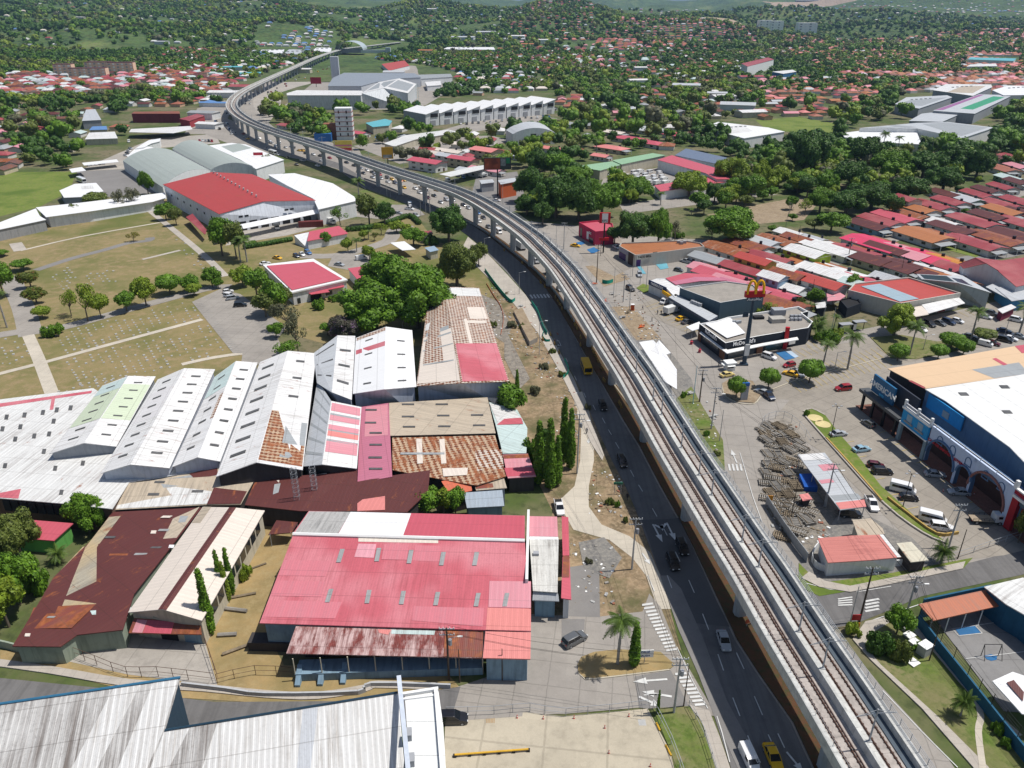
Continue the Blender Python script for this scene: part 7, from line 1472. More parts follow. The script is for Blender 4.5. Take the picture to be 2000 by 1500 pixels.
billboard(758,322,4,7.5,7.5,plain('ochre poster',(.55,.30,.02)),'square yellow billboard beside the viaduct',.1,[(.1,.9,.1,.35,plain('grey poster',(.3,.32,.3),.6,.4))])
billboard(671,300,2,13,7,plain('yellow poster',(.7,.55,.1)),'yellow and red striped billboard below the white tower block',.05,[(0,1,.0,.3,plain('red poster',(.55,.05,.04))),(0,1,.45,.6,plain('pink poster',(.6,.2,.3)))])
billboard(618,170,4,14,8,plain('crimson poster',(.35,.02,.04)),'small crimson billboard by the far avenue',0)
t=thing('gazebo_tent','white gazebo tent on posts beside the viaduct','tent',tuple(G(1287,690)));pk=G(1287,664,4.2);cs=[G(1268,688,2.7),G(1287,697,2.7),G(1310,689,2.7),G(1296,674,2.7)];b=MB()
for i in range(4):b.poly([cs[i],cs[(i+1)%4],pk],RWH);b.poly([cs[i]-Vector((0,0,.3)),cs[(i+1)%4]-Vector((0,0,.3)),cs[(i+1)%4],cs[i]],RWH)
b.build('canopy',t)
for c in cs:b=MB();b.bar((c.x,c.y,0),c,.05,STEEL,5);b.build('post',t)
slabroof('long_canopy','long low white canopy tucked beside the viaduct next to the gazebo',[(1248,668),(1276,664),(1300,690),(1322,722),(1322,760),(1298,745)],2.9,RWH,WW,cat='canopy',walls=False)
t=thing('kiosk','small white kiosk with hinged flaps at the foot of the tall arch sign','kiosk',tuple(G(1424,722)));g=G(1424,722);b=MB();b.box((g.x,g.y,0),(2.6,2.2,2.3),WHITE,.2);b.build('body',t);b=MB();b.box((g.x,g.y,2.35),(3.2,2.8,.3),WHITE,.2);b.build('roof',t);b=MB();b.box((g.x-1.8,g.y-.4,1.9),(1.1,1.8,.08),WHITE,.2);b.box((g.x,g.y-1.7,1.9),(2.4,1.0,.08),WHITE,.2);b.build('flap',t);b=MB();b.box((g.x+.1,g.y-1.12,1.0),(1.8,.1,.8),DARK,.2);b.build('hatch',t)
t=thing('portable_toilet','orange portable toilet by the works beside the frontage road','portable toilet',tuple(G(1235,606)));g=G(1235,606);OT=plain('orange plastic',(.65,.12,.02),.5);b=MB();b.box((g.x,g.y,0),(1.15,1.15,2.1),OT);b.build('cabin',t);b=MB();b.prism([g+Vector((-.6,-.6,0)),g+Vector((.6,-.6,0)),g+Vector((.6,.6,0)),g+Vector((-.6,.6,0))],2.1,2.25,WHITE);b.build('roof',t);b=MB();b.box((g.x,g.y-.6,.1),(.7,.05,1.8),plain('dark orange',(.45,.08,.02)));b.build('door',t)
t=thing('street_canopy','small white canopy shading the yellow ramp of the navy restaurant','canopy',tuple(G(1352,655)));slabroof('c','x',[(1340,638),(1366,628),(1372,640),(1352,646)],3,RWH,WW,thing_=t,walls=False)
for q in((1342,640),(1352,645),(1370,640)):c=G(*q,3);b=MB();b.bar((c.x,c.y,0),c,.06,STEEL);b.build('post',t)
for i,(u,v)in enumerate([(1350,672),(1366,688)]):
 g=G(u,v);b=MB();b.bar(g,g+Vector((0,0,.9)),.5,plain('red plastic',(.5,.06,.09),.5),8,.35);b.bar(g+Vector((0,0,.9)),g+Vector((0,0,1.5)),.3,plain('red plastic',(.5,.06,.09),.5),8,.1);b.box((g.x,g.y-.3,.9),(.9,.6,.15),plain('red plastic',(.5,.06,.09),.5));tag(b.build('play_figure'),'red play seat on the pavement of the navy restaurant, %s one'%('upper' if i==0 else 'lower'),'play seat')
for i,(u,v)in enumerate([(1645,650),(1672,645)]):
 g=G(u,v);t=thing('order_booth','%s dark order gate with white board behind the navy restaurant'%('left' if i==0 else 'right'),'booth',(g.x,g.y,0));b=MB();b.box((g.x-1,g.y,0),(.8,1.6,3.0),BLACK,.2);b.build('panel',t);b=MB();b.box((g.x-1,g.y-.9,.5),(1.0,.1,2.0),WHITE,.2);b.build('menu_board',t);b=MB();b.box((g.x+.6,g.y,3.0),(4.2,2.2,.25),GREY,.2);b.build('roof',t);b=MB();b.bar((g.x+2.2,g.y,0),(g.x+2.2,g.y,3),.12,BLACK,6);b.build('post',t)
t,P=parapet('drive_through_block','low black flat block with a pink roof panel behind the order gates',[(1640,585),(1672,578),(1683,592),(1655,602)],3.6,DARK,NAVY,h=.4,cat='building',cap=BLACK)
slabroof('pink_canopy','pale pink canopy roof next to the low black block',[(1614,570),(1630,565),(1652,578),(1640,586),(1616,588)],4,RPK2,WW,cat='canopy',walls=False)
slabroof('dark_shed','small black shed beside the garden of the navy restaurant',[(1592,592),(1612,589),(1614,600),(1595,602)],3.4,RW2,NAVY,cat='shed')
CS=plain('old sleeper concrete',(.30,.28,.25),.9,.25);CS2=plain('brown sleeper timber',(.24,.19,.13),.9,.3)
rg=random.Random(4)
STK=[(1494,850,10),(1535,838,40),(1564,878,35),(1528,905,30),(1510,902,70),(1534,955,65),(1518,955,5),(1498,945,80),(1522,988,65),(1535,985,10),(1532,1005,70),(1550,985,60),(1562,935,50),(1550,930,10),(1496,925,5),(1574,1018,20),(1528,1050,60),(1500,975,75),(1505,833,20),(1522,836,30),(1512,848,25),(1530,850,10),(1545,852,20),(1555,862,30),(1496,862,25),(1510,872,60),(1528,868,5),(1540,880,40),(1500,888,5),(1520,892,0),(1545,902,50),(1555,908,55),(1500,912,0),(1516,918,65),(1508,938,70),(1524,940,70),(1536,925,5),(1506,965,5),(1510,985,0),(1525,972,0),(1512,1000,0),(1545,1000,65),(1560,1002,60),(1570,980,55),(1580,1000,50),(1538,968,5),(1552,952,0),(1530,1025,5),(1552,1020,0),(1545,1038,60),(1560,1040,55),(1595,975,10),(1570,895,45),(1490,842,30)]
for u,v,an in STK:
 g=G(u,v);b=MB();an=R(an)+rg.uniform(-.1,.1);e=Vector((math.cos(an),math.sin(an),0));n=Vector((-e.y,e.x,0));lv=rg.choice([2,2,3]);mt=rg.choice([CS,CS,CS2])
 for z in range(lv):
  for k in range(-4,5):
   if rg.random()<.08:continue
   c=g+n*(k*.42+rg.uniform(-.04,.04))+e*rg.uniform(-.12,.12);b.box((c.x,c.y,z*.32),(2.5,.22,.2),mt,an+rg.uniform(-.02,.02))
  for x in(-.8,.8):c=g+e*x;b.box((c.x,c.y,z*.32+.2),(.12,3.6,.12),CS2,an)
 o=b.build('sleeper_stack');o['category']='stack';o['_base']='stack of %s railway sleepers'%('brown' if mt is CS2 else 'grey');POLES.append(o)
b=MB();g=G(1577,950);b.prism([g+Vector((-1.5,-2,0)),g+Vector((1.2,-2.4,0)),g+Vector((1.6,2.4,0)),g+Vector((-1.2,2.6,0))],0,[1.2,1.4,1.9,1.6],plain('blue tarpaulin',(.02,.12,.5),.4,.3));tag(b.build('tarpaulin'),'crumpled blue tarpaulin over goods in the sleeper yard','tarpaulin')
slabroof('small_shed','tiny shed with a red sheet roof in the middle of the sleeper yard',[(1561,966),(1578,963),(1587,975),(1568,978)],2.2,RSAL,WSH,cat='shed')
for u,v,l in[(1592,818,'upper'),(1607,830,'lower')]:
 g=G(u,v);b=MB();b.bar(g+Vector((0,0,.1)),g+Vector((0,0,.3)),1.9,plain('yellow disc',(.6,.5,.25),.8),20);tag(b.build('paved_disc'),'%s of two pale round discs in the green strip'%l,'disc')
t=thing('goal_frame','small goal frame at the edge of the blue circle on the court','goal',tuple(G(1932,1282)));g=G(1932,1282);b=MB()
for x in(-1.4,1.4):b.bar((g.x+x,g.y,0),(g.x+x,g.y,2.6),.06,BLACK,5);b.bar((g.x+x,g.y,2.6),(g.x+x,g.y-1.2,0),.05,BLACK,5)
b.bar((g.x-1.4,g.y,2.6),(g.x+1.4,g.y,2.6),.06,BLACK,5);b.build('frame',t)
for u,v,w_,h_,l in[(1803,1278,1.9,2.0,'largest grey cabinet beside the blue court wall'),(1784,1262,1.5,.9,'low grey utility box with yellow mark beside the court wall'),(1768,1232,1.2,.8,'small white utility box at the top of the verge'),(1775,1245,1.6,.5,'flat grey utility slab on the verge'),(1783,1297,1.6,.25,'round concrete lid in the verge grass')]:
 g=G(u,v);b=MB();b.box((g.x,g.y,.1),(w_,w_*.8,h_),plain('pale grey cabinet',(.45,.46,.45),.6),.5);b.box((g.x,g.y,.1+h_),(w_*1.08,w_*.88,.08),WHITE,.5);tag(b.build('utility_cabinet'),l,'cabinet')
b=MB();g=G(1008,655);P=[G(1003,612),G(1020,606),G(1050,668),G(1034,676)];b.prism(P,0,[1.0,1.0,1.6,1.6],wallm('retaining wall',(.3,.28,.25),.4),DIRT);tag(b.build('earth_terrace'),'raised earth terrace held by a concrete wall below the street lamp','terrace')
rb_=random.Random(8);b=MB()
for(u0,u1,v0,v1,n_)in[(945,1000,560,660,110),(1045,1095,640,740,110),(1000,1050,600,700,70),(1195,1262,566,625,90),(1245,1290,625,665,60),(1560,1620,1010,1060,60),(1500,1560,830,1040,90),(1085,1130,760,860,60),(1150,1215,920,1010,50),(1110,1200,1060,1180,60),(1340,1400,770,900,60)]:
 for k in range(n_):
  g=G(rb_.uniform(u0,u1),rb_.uniform(v0,v1));s_=rb_.uniform(.12,.5);b.box((g.x,g.y,.02),(s_*rb_.uniform(.7,2.2),s_,s_*.5),rb_.choice([CS,CS2,CONC,CONC,WHITE,plain('broken brick',(.3,.12,.07))]),rb_.uniform(0,3))
tag(b.build('rubble_litter'),'scattered rubble, stones and litter on the bare ground beside the roads','rubble',kind='stuff')
for i,(u0,v0,u1,v1,r,l)in enumerate([(434,1278,510,1250,.3,'longest fallen pole on the straw coloured grass'),(440,1188,482,1193,.35,'curved pale beam lying near the columnar trees'),(448,1168,500,1158,.25,'thin pole near the columnar trees'),(425,1240,462,1238,.35,'short pale beam beside the lowest columnar tree'),(478,1115,520,1100,.2,'thin pole lying near the top of the grassy yard')]):
 b=MB();b.bar(G(u0,v0,r),G(u1,v1,r),r,CS if i%2 else CS2,6);tag(b.build('fallen_pole'),l,'pole')
b=MB();p=G(508,1262);b.box((p.x+2,p.y,0),(7,2.4,1.8),WSH,-.03);tag(b.build('water_trough'),'dark blue box container left of the red warehouse front','container')
wall_line('concrete_barrier',[(355,1342),(440,1352),(520,1362),(700,1358),(725,1342),(880,1346)],.9,.3,wallm('blueish barrier',(.42,.43,.44),.3),'long grey concrete barrier along the road below the red warehouse')
wall_line('yard_wall',[(100,1262),(60,1275),(0,1262),(-60,1255)],1.6,.3,WGN,'dull green yard wall at the left end of the lower road')
for i,(u,v,w_,c)in enumerate([(1180,590,2.2,'orange'),(1196,575,1.6,'grey'),(1214,622,2.6,'grey'),(1226,612,1.8,'brown'),(1252,640,2.0,'orange'),(1160,556,2.0,'orange'),(1018,600,1.8,'grey'),(990,575,1.6,'brown'),(1350,770,2.2,'grey'),(1395,815,1.8,'grey')]):
 g=G(u,v);b=MB();mt={'orange':OT,'grey':CONC,'brown':CS2}[c];rb2=random.Random(i)
 for k in range(5):b.box((g.x+rb2.uniform(-.5,.5),g.y+rb2.uniform(-.5,.5),.05+k*.16),(w_*rb2.uniform(.6,1),.35,.15),mt,rb2.uniform(0,1.2))
 o=b.build('material_pile');o['category']='pile';o['_base']='small pile of %s materials'%c;POLES.append(o)
#  people
SKIN=plain('skin',(.25,.14,.09),.6,.05,world=False)
def person(u,v,top,leg,ang,lab,step=.18):
 g=G(u,v);b=MB();t=thing('person',lab,'person',(g.x,g.y,.02),ang)
 me=bpy.data.meshes.new('body');J=[(0,0,.92),(0,0,1.15),(0,0,1.42),(0,0,1.5),(.01,0,1.62),(.02,0,1.74),(0,.11,.88),(step,.11,.48),(step*.7,.11,.06),(step*.7+.16,.11,.04),(0,-.11,.88),(-step*.6,-.11,.48),(-step*1.5,-.11,.08),(-step*1.5+.16,-.11,.04),(0,.2,1.4),(-step*.5,.25,1.12),(.02,.26,.88),(0,-.2,1.4),(step*.5,-.25,1.12),(.1,-.26,.9)]
 E_=[(0,1),(1,2),(2,3),(3,4),(4,5),(0,6),(6,7),(7,8),(8,9),(0,10),(10,11),(11,12),(12,13),(2,14),(14,15),(15,16),(2,17),(17,18),(18,19)]
 Rr=[.15,.14,.16,.06,.095,.08,.1,.07,.05,.045,.1,.07,.05,.045,.07,.05,.035,.07,.05,.035]
 me.from_pydata(J,E_,[]);o=bpy.data.objects.new('body',me);COL.objects.link(o);o.parent=t;me.materials.append(top)
 o.modifiers.new('s','SKIN');o.modifiers.new('u','SUBSURF').levels=1
 for i,r_ in enumerate(Rr):me.skin_vertices[0].data[i].radius=(r_,r_)
 me.skin_vertices[0].data[0].use_root=True
 g2=N('clothed figure');z=g2.n('SeparateXYZ',Vector=g2.obj()).outputs[2];c=g2.mix(g2.math('GREATER_THAN',z,.95),leg,top.node_tree.nodes['Principled BSDF'].inputs['Base Color'].default_value[:3]if 0 else top_c[lab]);c=g2.mix(g2.math('GREATER_THAN',z,1.5),c,(.22,.12,.08));c=g2.mix(g2.math('GREATER_THAN',z,1.7),c,(.01,.01,.01));me.materials[0]=g2.out(c,.8)
 return t
top_c={'person in dark clothes walking on the frontage road, right of the pair':(.03,.03,.04),'person in light top walking on the frontage road, left of the pair':(.3,.3,.3),'person in a light shirt near the orange portable toilet':(.35,.3,.3),'person in dark clothes at the edge of the works soil':(.04,.06,.06),'person in dark clothes beside the small kiosk':(.04,.04,.05),'person standing by the pole on the left roadside path':(.3,.3,.32),'person in dark clothes beside the kerb of the dark carriageway':(.02,.02,.03)}
for(u,v,leg,an),lab in zip([(1291,615,(.02,.02,.02),1),(1284,614,(.05,.05,.06),1),(1255,605,(.02,.02,.02),2),(1273,628,(.05,.05,.06),3),(1403,716,(.02,.02,.02),0),(1146,847,(.02,.02,.03),1),(1225,976,(.02,.02,.03),4)],top_c):
 person(u,v,SKIN,leg,an,lab)
g=G(1466,1478);b=MB();a_=VEH[6].rotation_euler.z;e=Vector((math.cos(a_),math.sin(a_),0));n=Vector((-e.y,e.x,0));c0=Vector(VEH[6].location)+n*.45
for s_ in(-.2,.2):b.bar(c0+n*s_-e*2+Vector((0,0,1.9)),c0+n*s_+e*1.9+Vector((0,0,1.9)),.03,WHITE,4)
for k in range(12):b.bar(c0-n*.2+e*(k*.33-1.9)+Vector((0,0,1.9)),c0+n*.2+e*(k*.33-1.9)+Vector((0,0,1.9)),.02,WHITE,4)
tag(b.build('ladder'),'white ladder lying on the roof of the white van','ladder')
#  houses and mid-distance buildings
def inpoly(U,V,poly):
 c=np.zeros(U.shape,bool);n=len(poly)
 for i in range(n):
  (x1,y1),(x2,y2)=poly[i],poly[(i+1)%n]
  if y1==y2:continue
  c^=((y1>V)!=(y2>V))&(U<(x2-x1)*(V-y1)/(y2-y1)+x1)
 return c
HP={}
HW={n:wallm('house wall '+n,c,.3)for n,c in dict(white=(.62,.61,.58),cream=(.52,.45,.32),pale_green=(.30,.42,.28),blue=(.25,.38,.50),peach=(.55,.36,.24),lime=(.35,.55,.05),yellow=(.58,.42,.10),grey=(.36,.36,.35)).items()}
def house_proto(key,L,W_,h,rise,hip=False,two=False,porch=True,detail=True):
 root=bpy.data.objects.new('house',None);b=MB();o=.5;P=[Vector((x*(L/2+o),y*(W_/2+o),h))for x,y in((-1,-1),(1,-1),(1,1),(-1,1))]
 hx=L/2+o-(W_*.45 if hip else 0);r0,r1=Vector((-hx,0,h+rise)),Vector((hx,0,h+rise));dz=Vector((0,0,-.14));m_=RRD
 for q in([P[0],P[1],r1,r0],[P[2],P[3],r0,r1]):b.poly(q,m_);b.poly([p+dz for p in q][::-1],m_)
 if hip:b.poly([P[1],P[2],r1],m_);b.poly([P[3],P[0],r0],m_)
 for i in range(4):b.poly([P[i]+dz,P[(i+1)%4]+dz,P[(i+1)%4],P[i]],m_)
 hidden(b,'roof',root)
 w=MB();wl=HW['white'];A=[Vector((x*L/2,y*W_/2,0))for x,y in((-1,-1),(1,-1),(1,1),(-1,1))];top=Vector((0,0,h-.1))
 for i in range(4):w.poly([A[i],A[(i+1)%4],A[(i+1)%4]+top,A[i]+top],wl)
 if not hip:
  for i,r in((1,r1),(3,r0)):x=L/2*(1 if i==1 else-1);w.poly([A[i]+top,A[(i+1)%4]+top,Vector((x,0,h+rise-.2))],wl)
 hidden(w,'wall',root)
 if detail:
  for s_ in(-1,1):
   for k in range(3 if L>10 else 2):
    for z in((1.0,3.9)if two else(1.0,)):
     b=MB();b.box((-L*.3+k*L*.3,s_*W_/2,z),(1.3,.12,1.1),GLASS);hidden(b,'window',root)
  b=MB();b.box((L/2,W_*.2,0),(.12,1.0,2.1),plain('brown door',(.1,.05,.03),world=False));hidden(b,'door',root)
  b=MB();b.box((L/2,-W_*.2,1),(.12,1.4,1.1),GLASS);hidden(b,'window',root)
  b=MB();b.box((-L/2,0,1),(.12,1.6,1.1),GLASS);hidden(b,'window',root)
  if porch:
   b=MB();y0,y1=-W_*.5,W_*.1;b.poly([Vector((L/2+.1,y0,h-.25)),Vector((L/2+3,y0,h-.6)),Vector((L/2+3,y1,h-.6)),Vector((L/2+.1,y1,h-.25))],RG2);b.poly([Vector((L/2+.1,y0,h-.3)),Vector((L/2+.1,y1,h-.3)),Vector((L/2+3,y1,h-.65)),Vector((L/2+3,y0,h-.65))],RG2);hidden(b,'porch_roof',root)
   for y in(y0+.2,y1-.2):b=MB();b.bar((L/2+2.8,y,0),(L/2+2.8,y,h-.65),.08,WHITE,5);hidden(b,'porch_post',root)
   b=MB();b.poly([Vector((-L*.45,W_/2,h-.3)),Vector((L*.1,W_/2,h-.3)),Vector((L*.1,W_/2+3,h-.7)),Vector((-L*.45,W_/2+3,h-.7))][::-1],RRU);b.box((-L*.18,W_/2+1.4,0),(L*.5,2.6,h-.75),HW['grey']);hidden(b,'annex',root)
   b=MB();b.bar((L*.2,W_*.3,h+.4),(L*.2,W_*.3,h+1.9),.55,plain('black water tank',(.02,.02,.03),.5,world=False),8);hidden(b,'water_tank',root)
 HP[key]=(root,L,W_,h)
house_proto('gable',14,8.5,2.9,1.3);house_proto('hip',12,9,3.0,1.6,hip=True);house_proto('long',19,8.5,2.9,1.2);house_proto('two',11,8,5.6,1.4,two=True,porch=False);house_proto('far',13,9,3.0,1.5,detail=False);house_proto('farhip',12,10,3.0,1.8,hip=True,detail=False)
RCOL={'crimson':RRD,'rose':RRB,'maroon':RMA,'orange':ROR,'white':RW,'rusty':RRU,'grey':RG2,'pink':RPK2,'mauve':RMAU,'bright red':RRDB,'salmon':RSAL,'rust-striped':RMR,'light grey':RGR,'hot pink':roofm('hot pink roof',(.62,.05,.12),.1,streak=.1),'cream':RCR,'teal':RTE,'amber':roofm('amber roof sheet',(.55,.22,.03),.2,streak=.2),'blue':RBL,'brown':roofm('brown roof sheet',(.16,.075,.055),.4,rust=.25,streak=.4),'terracotta':roofm('terracotta roof',(.36,.12,.07),.4,streak=.35)}
HOUSES=[]
def house(kind,col,x,y,rz,sx=1.0,sy=1.0,wall='white',z=0.0,sz=1.0):
 root=HP[kind][0];t=copy_proto(root,'house');t.location=(x,y,z);t.rotation_euler=(0,0,rz);t.scale=(sx,sy,sz)
 for ch in t.children:
  nm=ch.name.split('.')[0]
  if nm=='roof':ch.material_slots[0].link='OBJECT';ch.material_slots[0].material=RCOL[col]
  if nm=='wall':ch.material_slots[0].link='OBJECT';ch.material_slots[0].material=HW[wall]
 t['category']='house';t['_base']='%s %s roofed house'%({'two':'two storey','long':'long','gable':'low'}.get(kind,'small'),col);HOUSES.append(t);return t
def hs(u,v,w_,d_,col,kind='gable',du=10,dv=3.2,wall='white'):
 h=HP[kind][3];c=G(u,v,h+.7);e=G(u+du,v+dv,h+.7)-c;rz=math.atan2(e.y,e.x)
 return house(kind,col,c.x,c.y,rz,w_/HP[kind][1],d_/HP[kind][2],wall)
NH=[(1577,488,17,11,'white','two','lime'),(1545,452,14,9,'white','gable','white'),(1520,466,20,10,'rusty','long','white'),(1562,462,16,9,'rust-striped','gable','peach'),(1590,464,12,9,'light grey','gable','cream'),(1420,482,22,12,'rusty','long','white'),(1462,474,22,11,'rust-striped','long','white'),(1492,468,16,10,'light grey','long','white'),(1505,500,20,10,'crimson','gable','white'),(1476,503,16,8,'bright red','two','yellow'),(1452,520,26,9,'crimson','long','pale_green'),(1528,516,16,8,'white','gable','white'),(1512,536,10,8,'white','two','blue'),(1585,512,18,10,'orange','gable','cream'),(1625,526,26,14,'white','long','white'),(1540,532,14,8,'rust-striped','two','cream'),(1600,545,20,9,'bright red','two','white'),(1570,536,10,8,'cream','gable','cream'),(1540,556,14,8,'white','gable','white'),(1520,586,22,12,'rust-striped','gable','white'),(1505,568,20,10,'rose','gable','white'),(1455,558,22,12,'mauve','gable','white'),(1435,546,18,9,'pink','gable','white'),(1410,533,22,11,'rose','gable','white'),(1385,522,16,9,'pink','gable','white'),(1385,500,16,9,'grey','gable','white'),(1625,480,26,14,'white','long','white'),(1668,488,22,14,'crimson','long','cream'),(1712,472,28,15,'hot pink','long','white'),(1700,500,20,13,'maroon','gable','cream'),(1745,512,24,13,'maroon','long','white'),(1790,520,22,12,'maroon','gable','grey'),(1770,488,24,14,'pink','long','white'),(1812,498,22,14,'hot pink','long','white'),(1850,508,20,13,'amber','gable','white'),(1735,482,20,10,'maroon','gable','white'),(1880,522,20,12,'crimson','gable','white'),(1830,527,20,9,'white','gable','white'),(1855,540,22,9,'orange','gable','white'),(1690,545,18,9,'rose','gable','pale_green'),(1740,540,14,8,'light grey','gable','white'),(1670,548,10,8,'teal','gable','pale_green'),(1808,455,24,17,'orange','gable','white'),(1905,470,26,12,'crimson','long','white'),(1950,462,26,13,'rust-striped','long','white'),(1985,455,22,12,'maroon','gable','white'),(1865,442,24,12,'maroon','long','white'),(1905,428,26,13,'crimson','long','white'),(1845,432,16,10,'white','gable','white'),(1935,418,20,11,'maroon','gable','white'),(1965,408,22,12,'orange','gable','white'),(1990,430,20,12,'crimson','gable','white'),(1960,396,22,11,'crimson','gable','white'),(1995,390,22,11,'crimson','gable','white'),(1998,412,20,11,'maroon','gable','white'),(1700,436,20,11,'maroon','gable','blue'),(1722,427,22,11,'crimson','gable','white'),(1752,420,24,12,'rose','long','grey'),(1780,416,22,10,'rusty','gable','grey'),(1795,404,22,11,'orange','gable','white'),(1825,398,22,11,'crimson','gable','white'),(1858,390,20,11,'crimson','gable','white'),(1772,385,14,9,'crimson','two','white'),(1885,384,22,11,'light grey','gable','pale_green'),(1912,376,20,10,'crimson','gable','white'),(1850,375,20,10,'maroon','gable','white'),(1930,368,18,10,'maroon','gable','white'),(1960,362,18,10,'crimson','gable','white'),(1990,352,18,10,'maroon','gable','white'),(1955,325,30,12,'terracotta','long','white'),(1985,306,30,12,'crimson','long','white'),(1950,305,24,12,'maroon','long','white'),(1975,345,20,10,'teal','gable','pale_green'),(1990,322,20,10,'pink','gable','white'),(835,312,26,12,'rose','two','white'),(848,296,20,8,'cream','gable','cream'),(880,302,22,10,'light grey','two','white'),(905,307,22,10,'rose','two','cream'),(950,290,22,14,'salmon','two','cream'),(985,294,30,12,'terracotta','long','cream'),(875,292,30,10,'cream','long','white'),(1080,288,20,9,'salmon','gable','white'),(1195,286,26,12,'salmon','hip','cream'),(1230,268,28,14,'rose','hip','white'),(1268,276,26,13,'rose','hip','white'),(1250,250,30,12,'light grey','long','white'),(1280,250,26,12,'light grey','long','white'),(1330,262,30,14,'rose','hip','white'),(1200,256,26,12,'cream','long','grey'),(1285,216,18,10,'rust-striped','gable','white'),(1075,208,14,9,'terracotta','gable','white'),(705,258,14,10,'rose','gable','white'),(1175,302,14,9,'salmon','gable','white'),(1340,318,20,10,'light grey','gable','white'),(950,328,26,9,'pink','long','white'),(920,330,20,10,'light grey','gable','grey'),(1020,302,18,9,'light grey','gable','white'),(565,243,24,12,'crimson','long','white')]
for a in NH:hs(a[0],a[1],a[2]*.92,a[3]*.92,a[4],a[5],10,3.0 if a[0]>1370 else 1.5,a[6])
SCAF=wallm('scaffold sheeting',(.55,.57,.58),.45);LGW=wallm('light grey wall',(.52,.54,.57),.2)
t,Q=slabroof('scaffolded_hall','long unfinished hall wrapped in white scaffold sheeting',[(560,182),(580,176),(706,177),(712,180),(797,181),(814,164),(780,153),(733,160),(708,166)][:3]+[(712,181),(705,186),(560,186)],14,RW,SCAF,cat='hall')
t,K=gable('scaffolded_hall','tall white gabled hall in scaffold sheeting, right end of the unfinished complex',[(706,182),(740,160)],[(750,172),(780,153)],[(797,182),(814,164)],(15,18,15),RW,SCAF,cat='hall',patches=[('L',.15,.85,.1,.95,RG2),('R',.15,.85,.1,.95,RG2)])
slabroof('department_store','large bluish grey flat roofed store behind the scaffolded hall',[(640,168),(650,152),(672,142),(810,143),(822,151),(782,153),(735,160),(706,168)],12,roofm('store deck',(.26,.29,.33),.2),LGW,cat='store')
g=G(657,160);b=MB();b.box((g.x,g.y,0),(11,9,33),LGW,.1);tag(b.build('store_tower'),'tall plain grey tower at the corner of the large grey store','tower')
t=thing('store_sign','magenta lettering on the front of the large grey store','sign',tuple(G(680,170)));text(t,'La Doña',tuple(G(680,160,8)),8.5,.05,plain('magenta lettering',(.4,.02,.15)),.4)
t=thing('industrial_row','row of ten white sawtooth roofed industrial units with dark gable windows','warehouse',tuple(G(950,240)))
A0,A1=G(832,247),G(1084,222);e=(A1-A0)/10;n=Vector((-e.y,e.x,0)).normalized()*38
for k in range(10):
 p,q=A0+e*k,A0+e*(k+1);q2=q-e*.06;b=MB();H1,H2=(10,13.5)
 b.poly([p,q2,q2+Vector((0,0,H2)),p+Vector((0,0,H1))],WW);b.poly([q2,q2+n,q2+n+Vector((0,0,H2)),q2+Vector((0,0,H2))],WG);b.poly([p+n,p,p+Vector((0,0,H1)),p+n+Vector((0,0,H1))],WG);b.poly([q2+n,p+n,p+n+Vector((0,0,H1)),q2+n+Vector((0,0,H2))],WW);b.build('wall',t)
 b=MB();u=Vector((0,0,.2));r=[p+Vector((0,0,H1))+u-n*.02,q+Vector((0,0,H2))+u-n*.02,q+n+Vector((0,0,H2))+u,p+n+Vector((0,0,H1))+u];b.poly(r,RWH);b.poly([x-u for x in r][::-1],RWH)
 for i in range(4):b.poly([r[i]-u,r[(i+1)%4]-u,r[(i+1)%4],r[i]],WHITE)
 b.build('roof',t);a_=math.atan2(e.y,e.x)
 m_=p+e*.6-n*.004;b=MB();b.box((m_.x,m_.y,7.2),(e.length*.5,.5,3.0),DARK,a_);b.build('window',t);m_=p+e*.5-n*.004;b=MB();b.box((m_.x,m_.y,0),(e.length*.35,.5,4.5),GREY,a_);b.build('shutter',t)
vault('arched_roof_hall','white hall with a grey arched roof and two dark windows',(1002,262),(988,254),(1084,259),(1062,243),8.5,4.0,RGR,WW)
hl=bpy.context.scene.objects['arched_roof_hall'];A,B_=G(1002,262,8.5),G(1084,259,8.5)
openings(hl,A,B_,[('window',.42,.55,3.6,8.2,DARK),('window',.72,.85,3.6,8.2,DARK)])
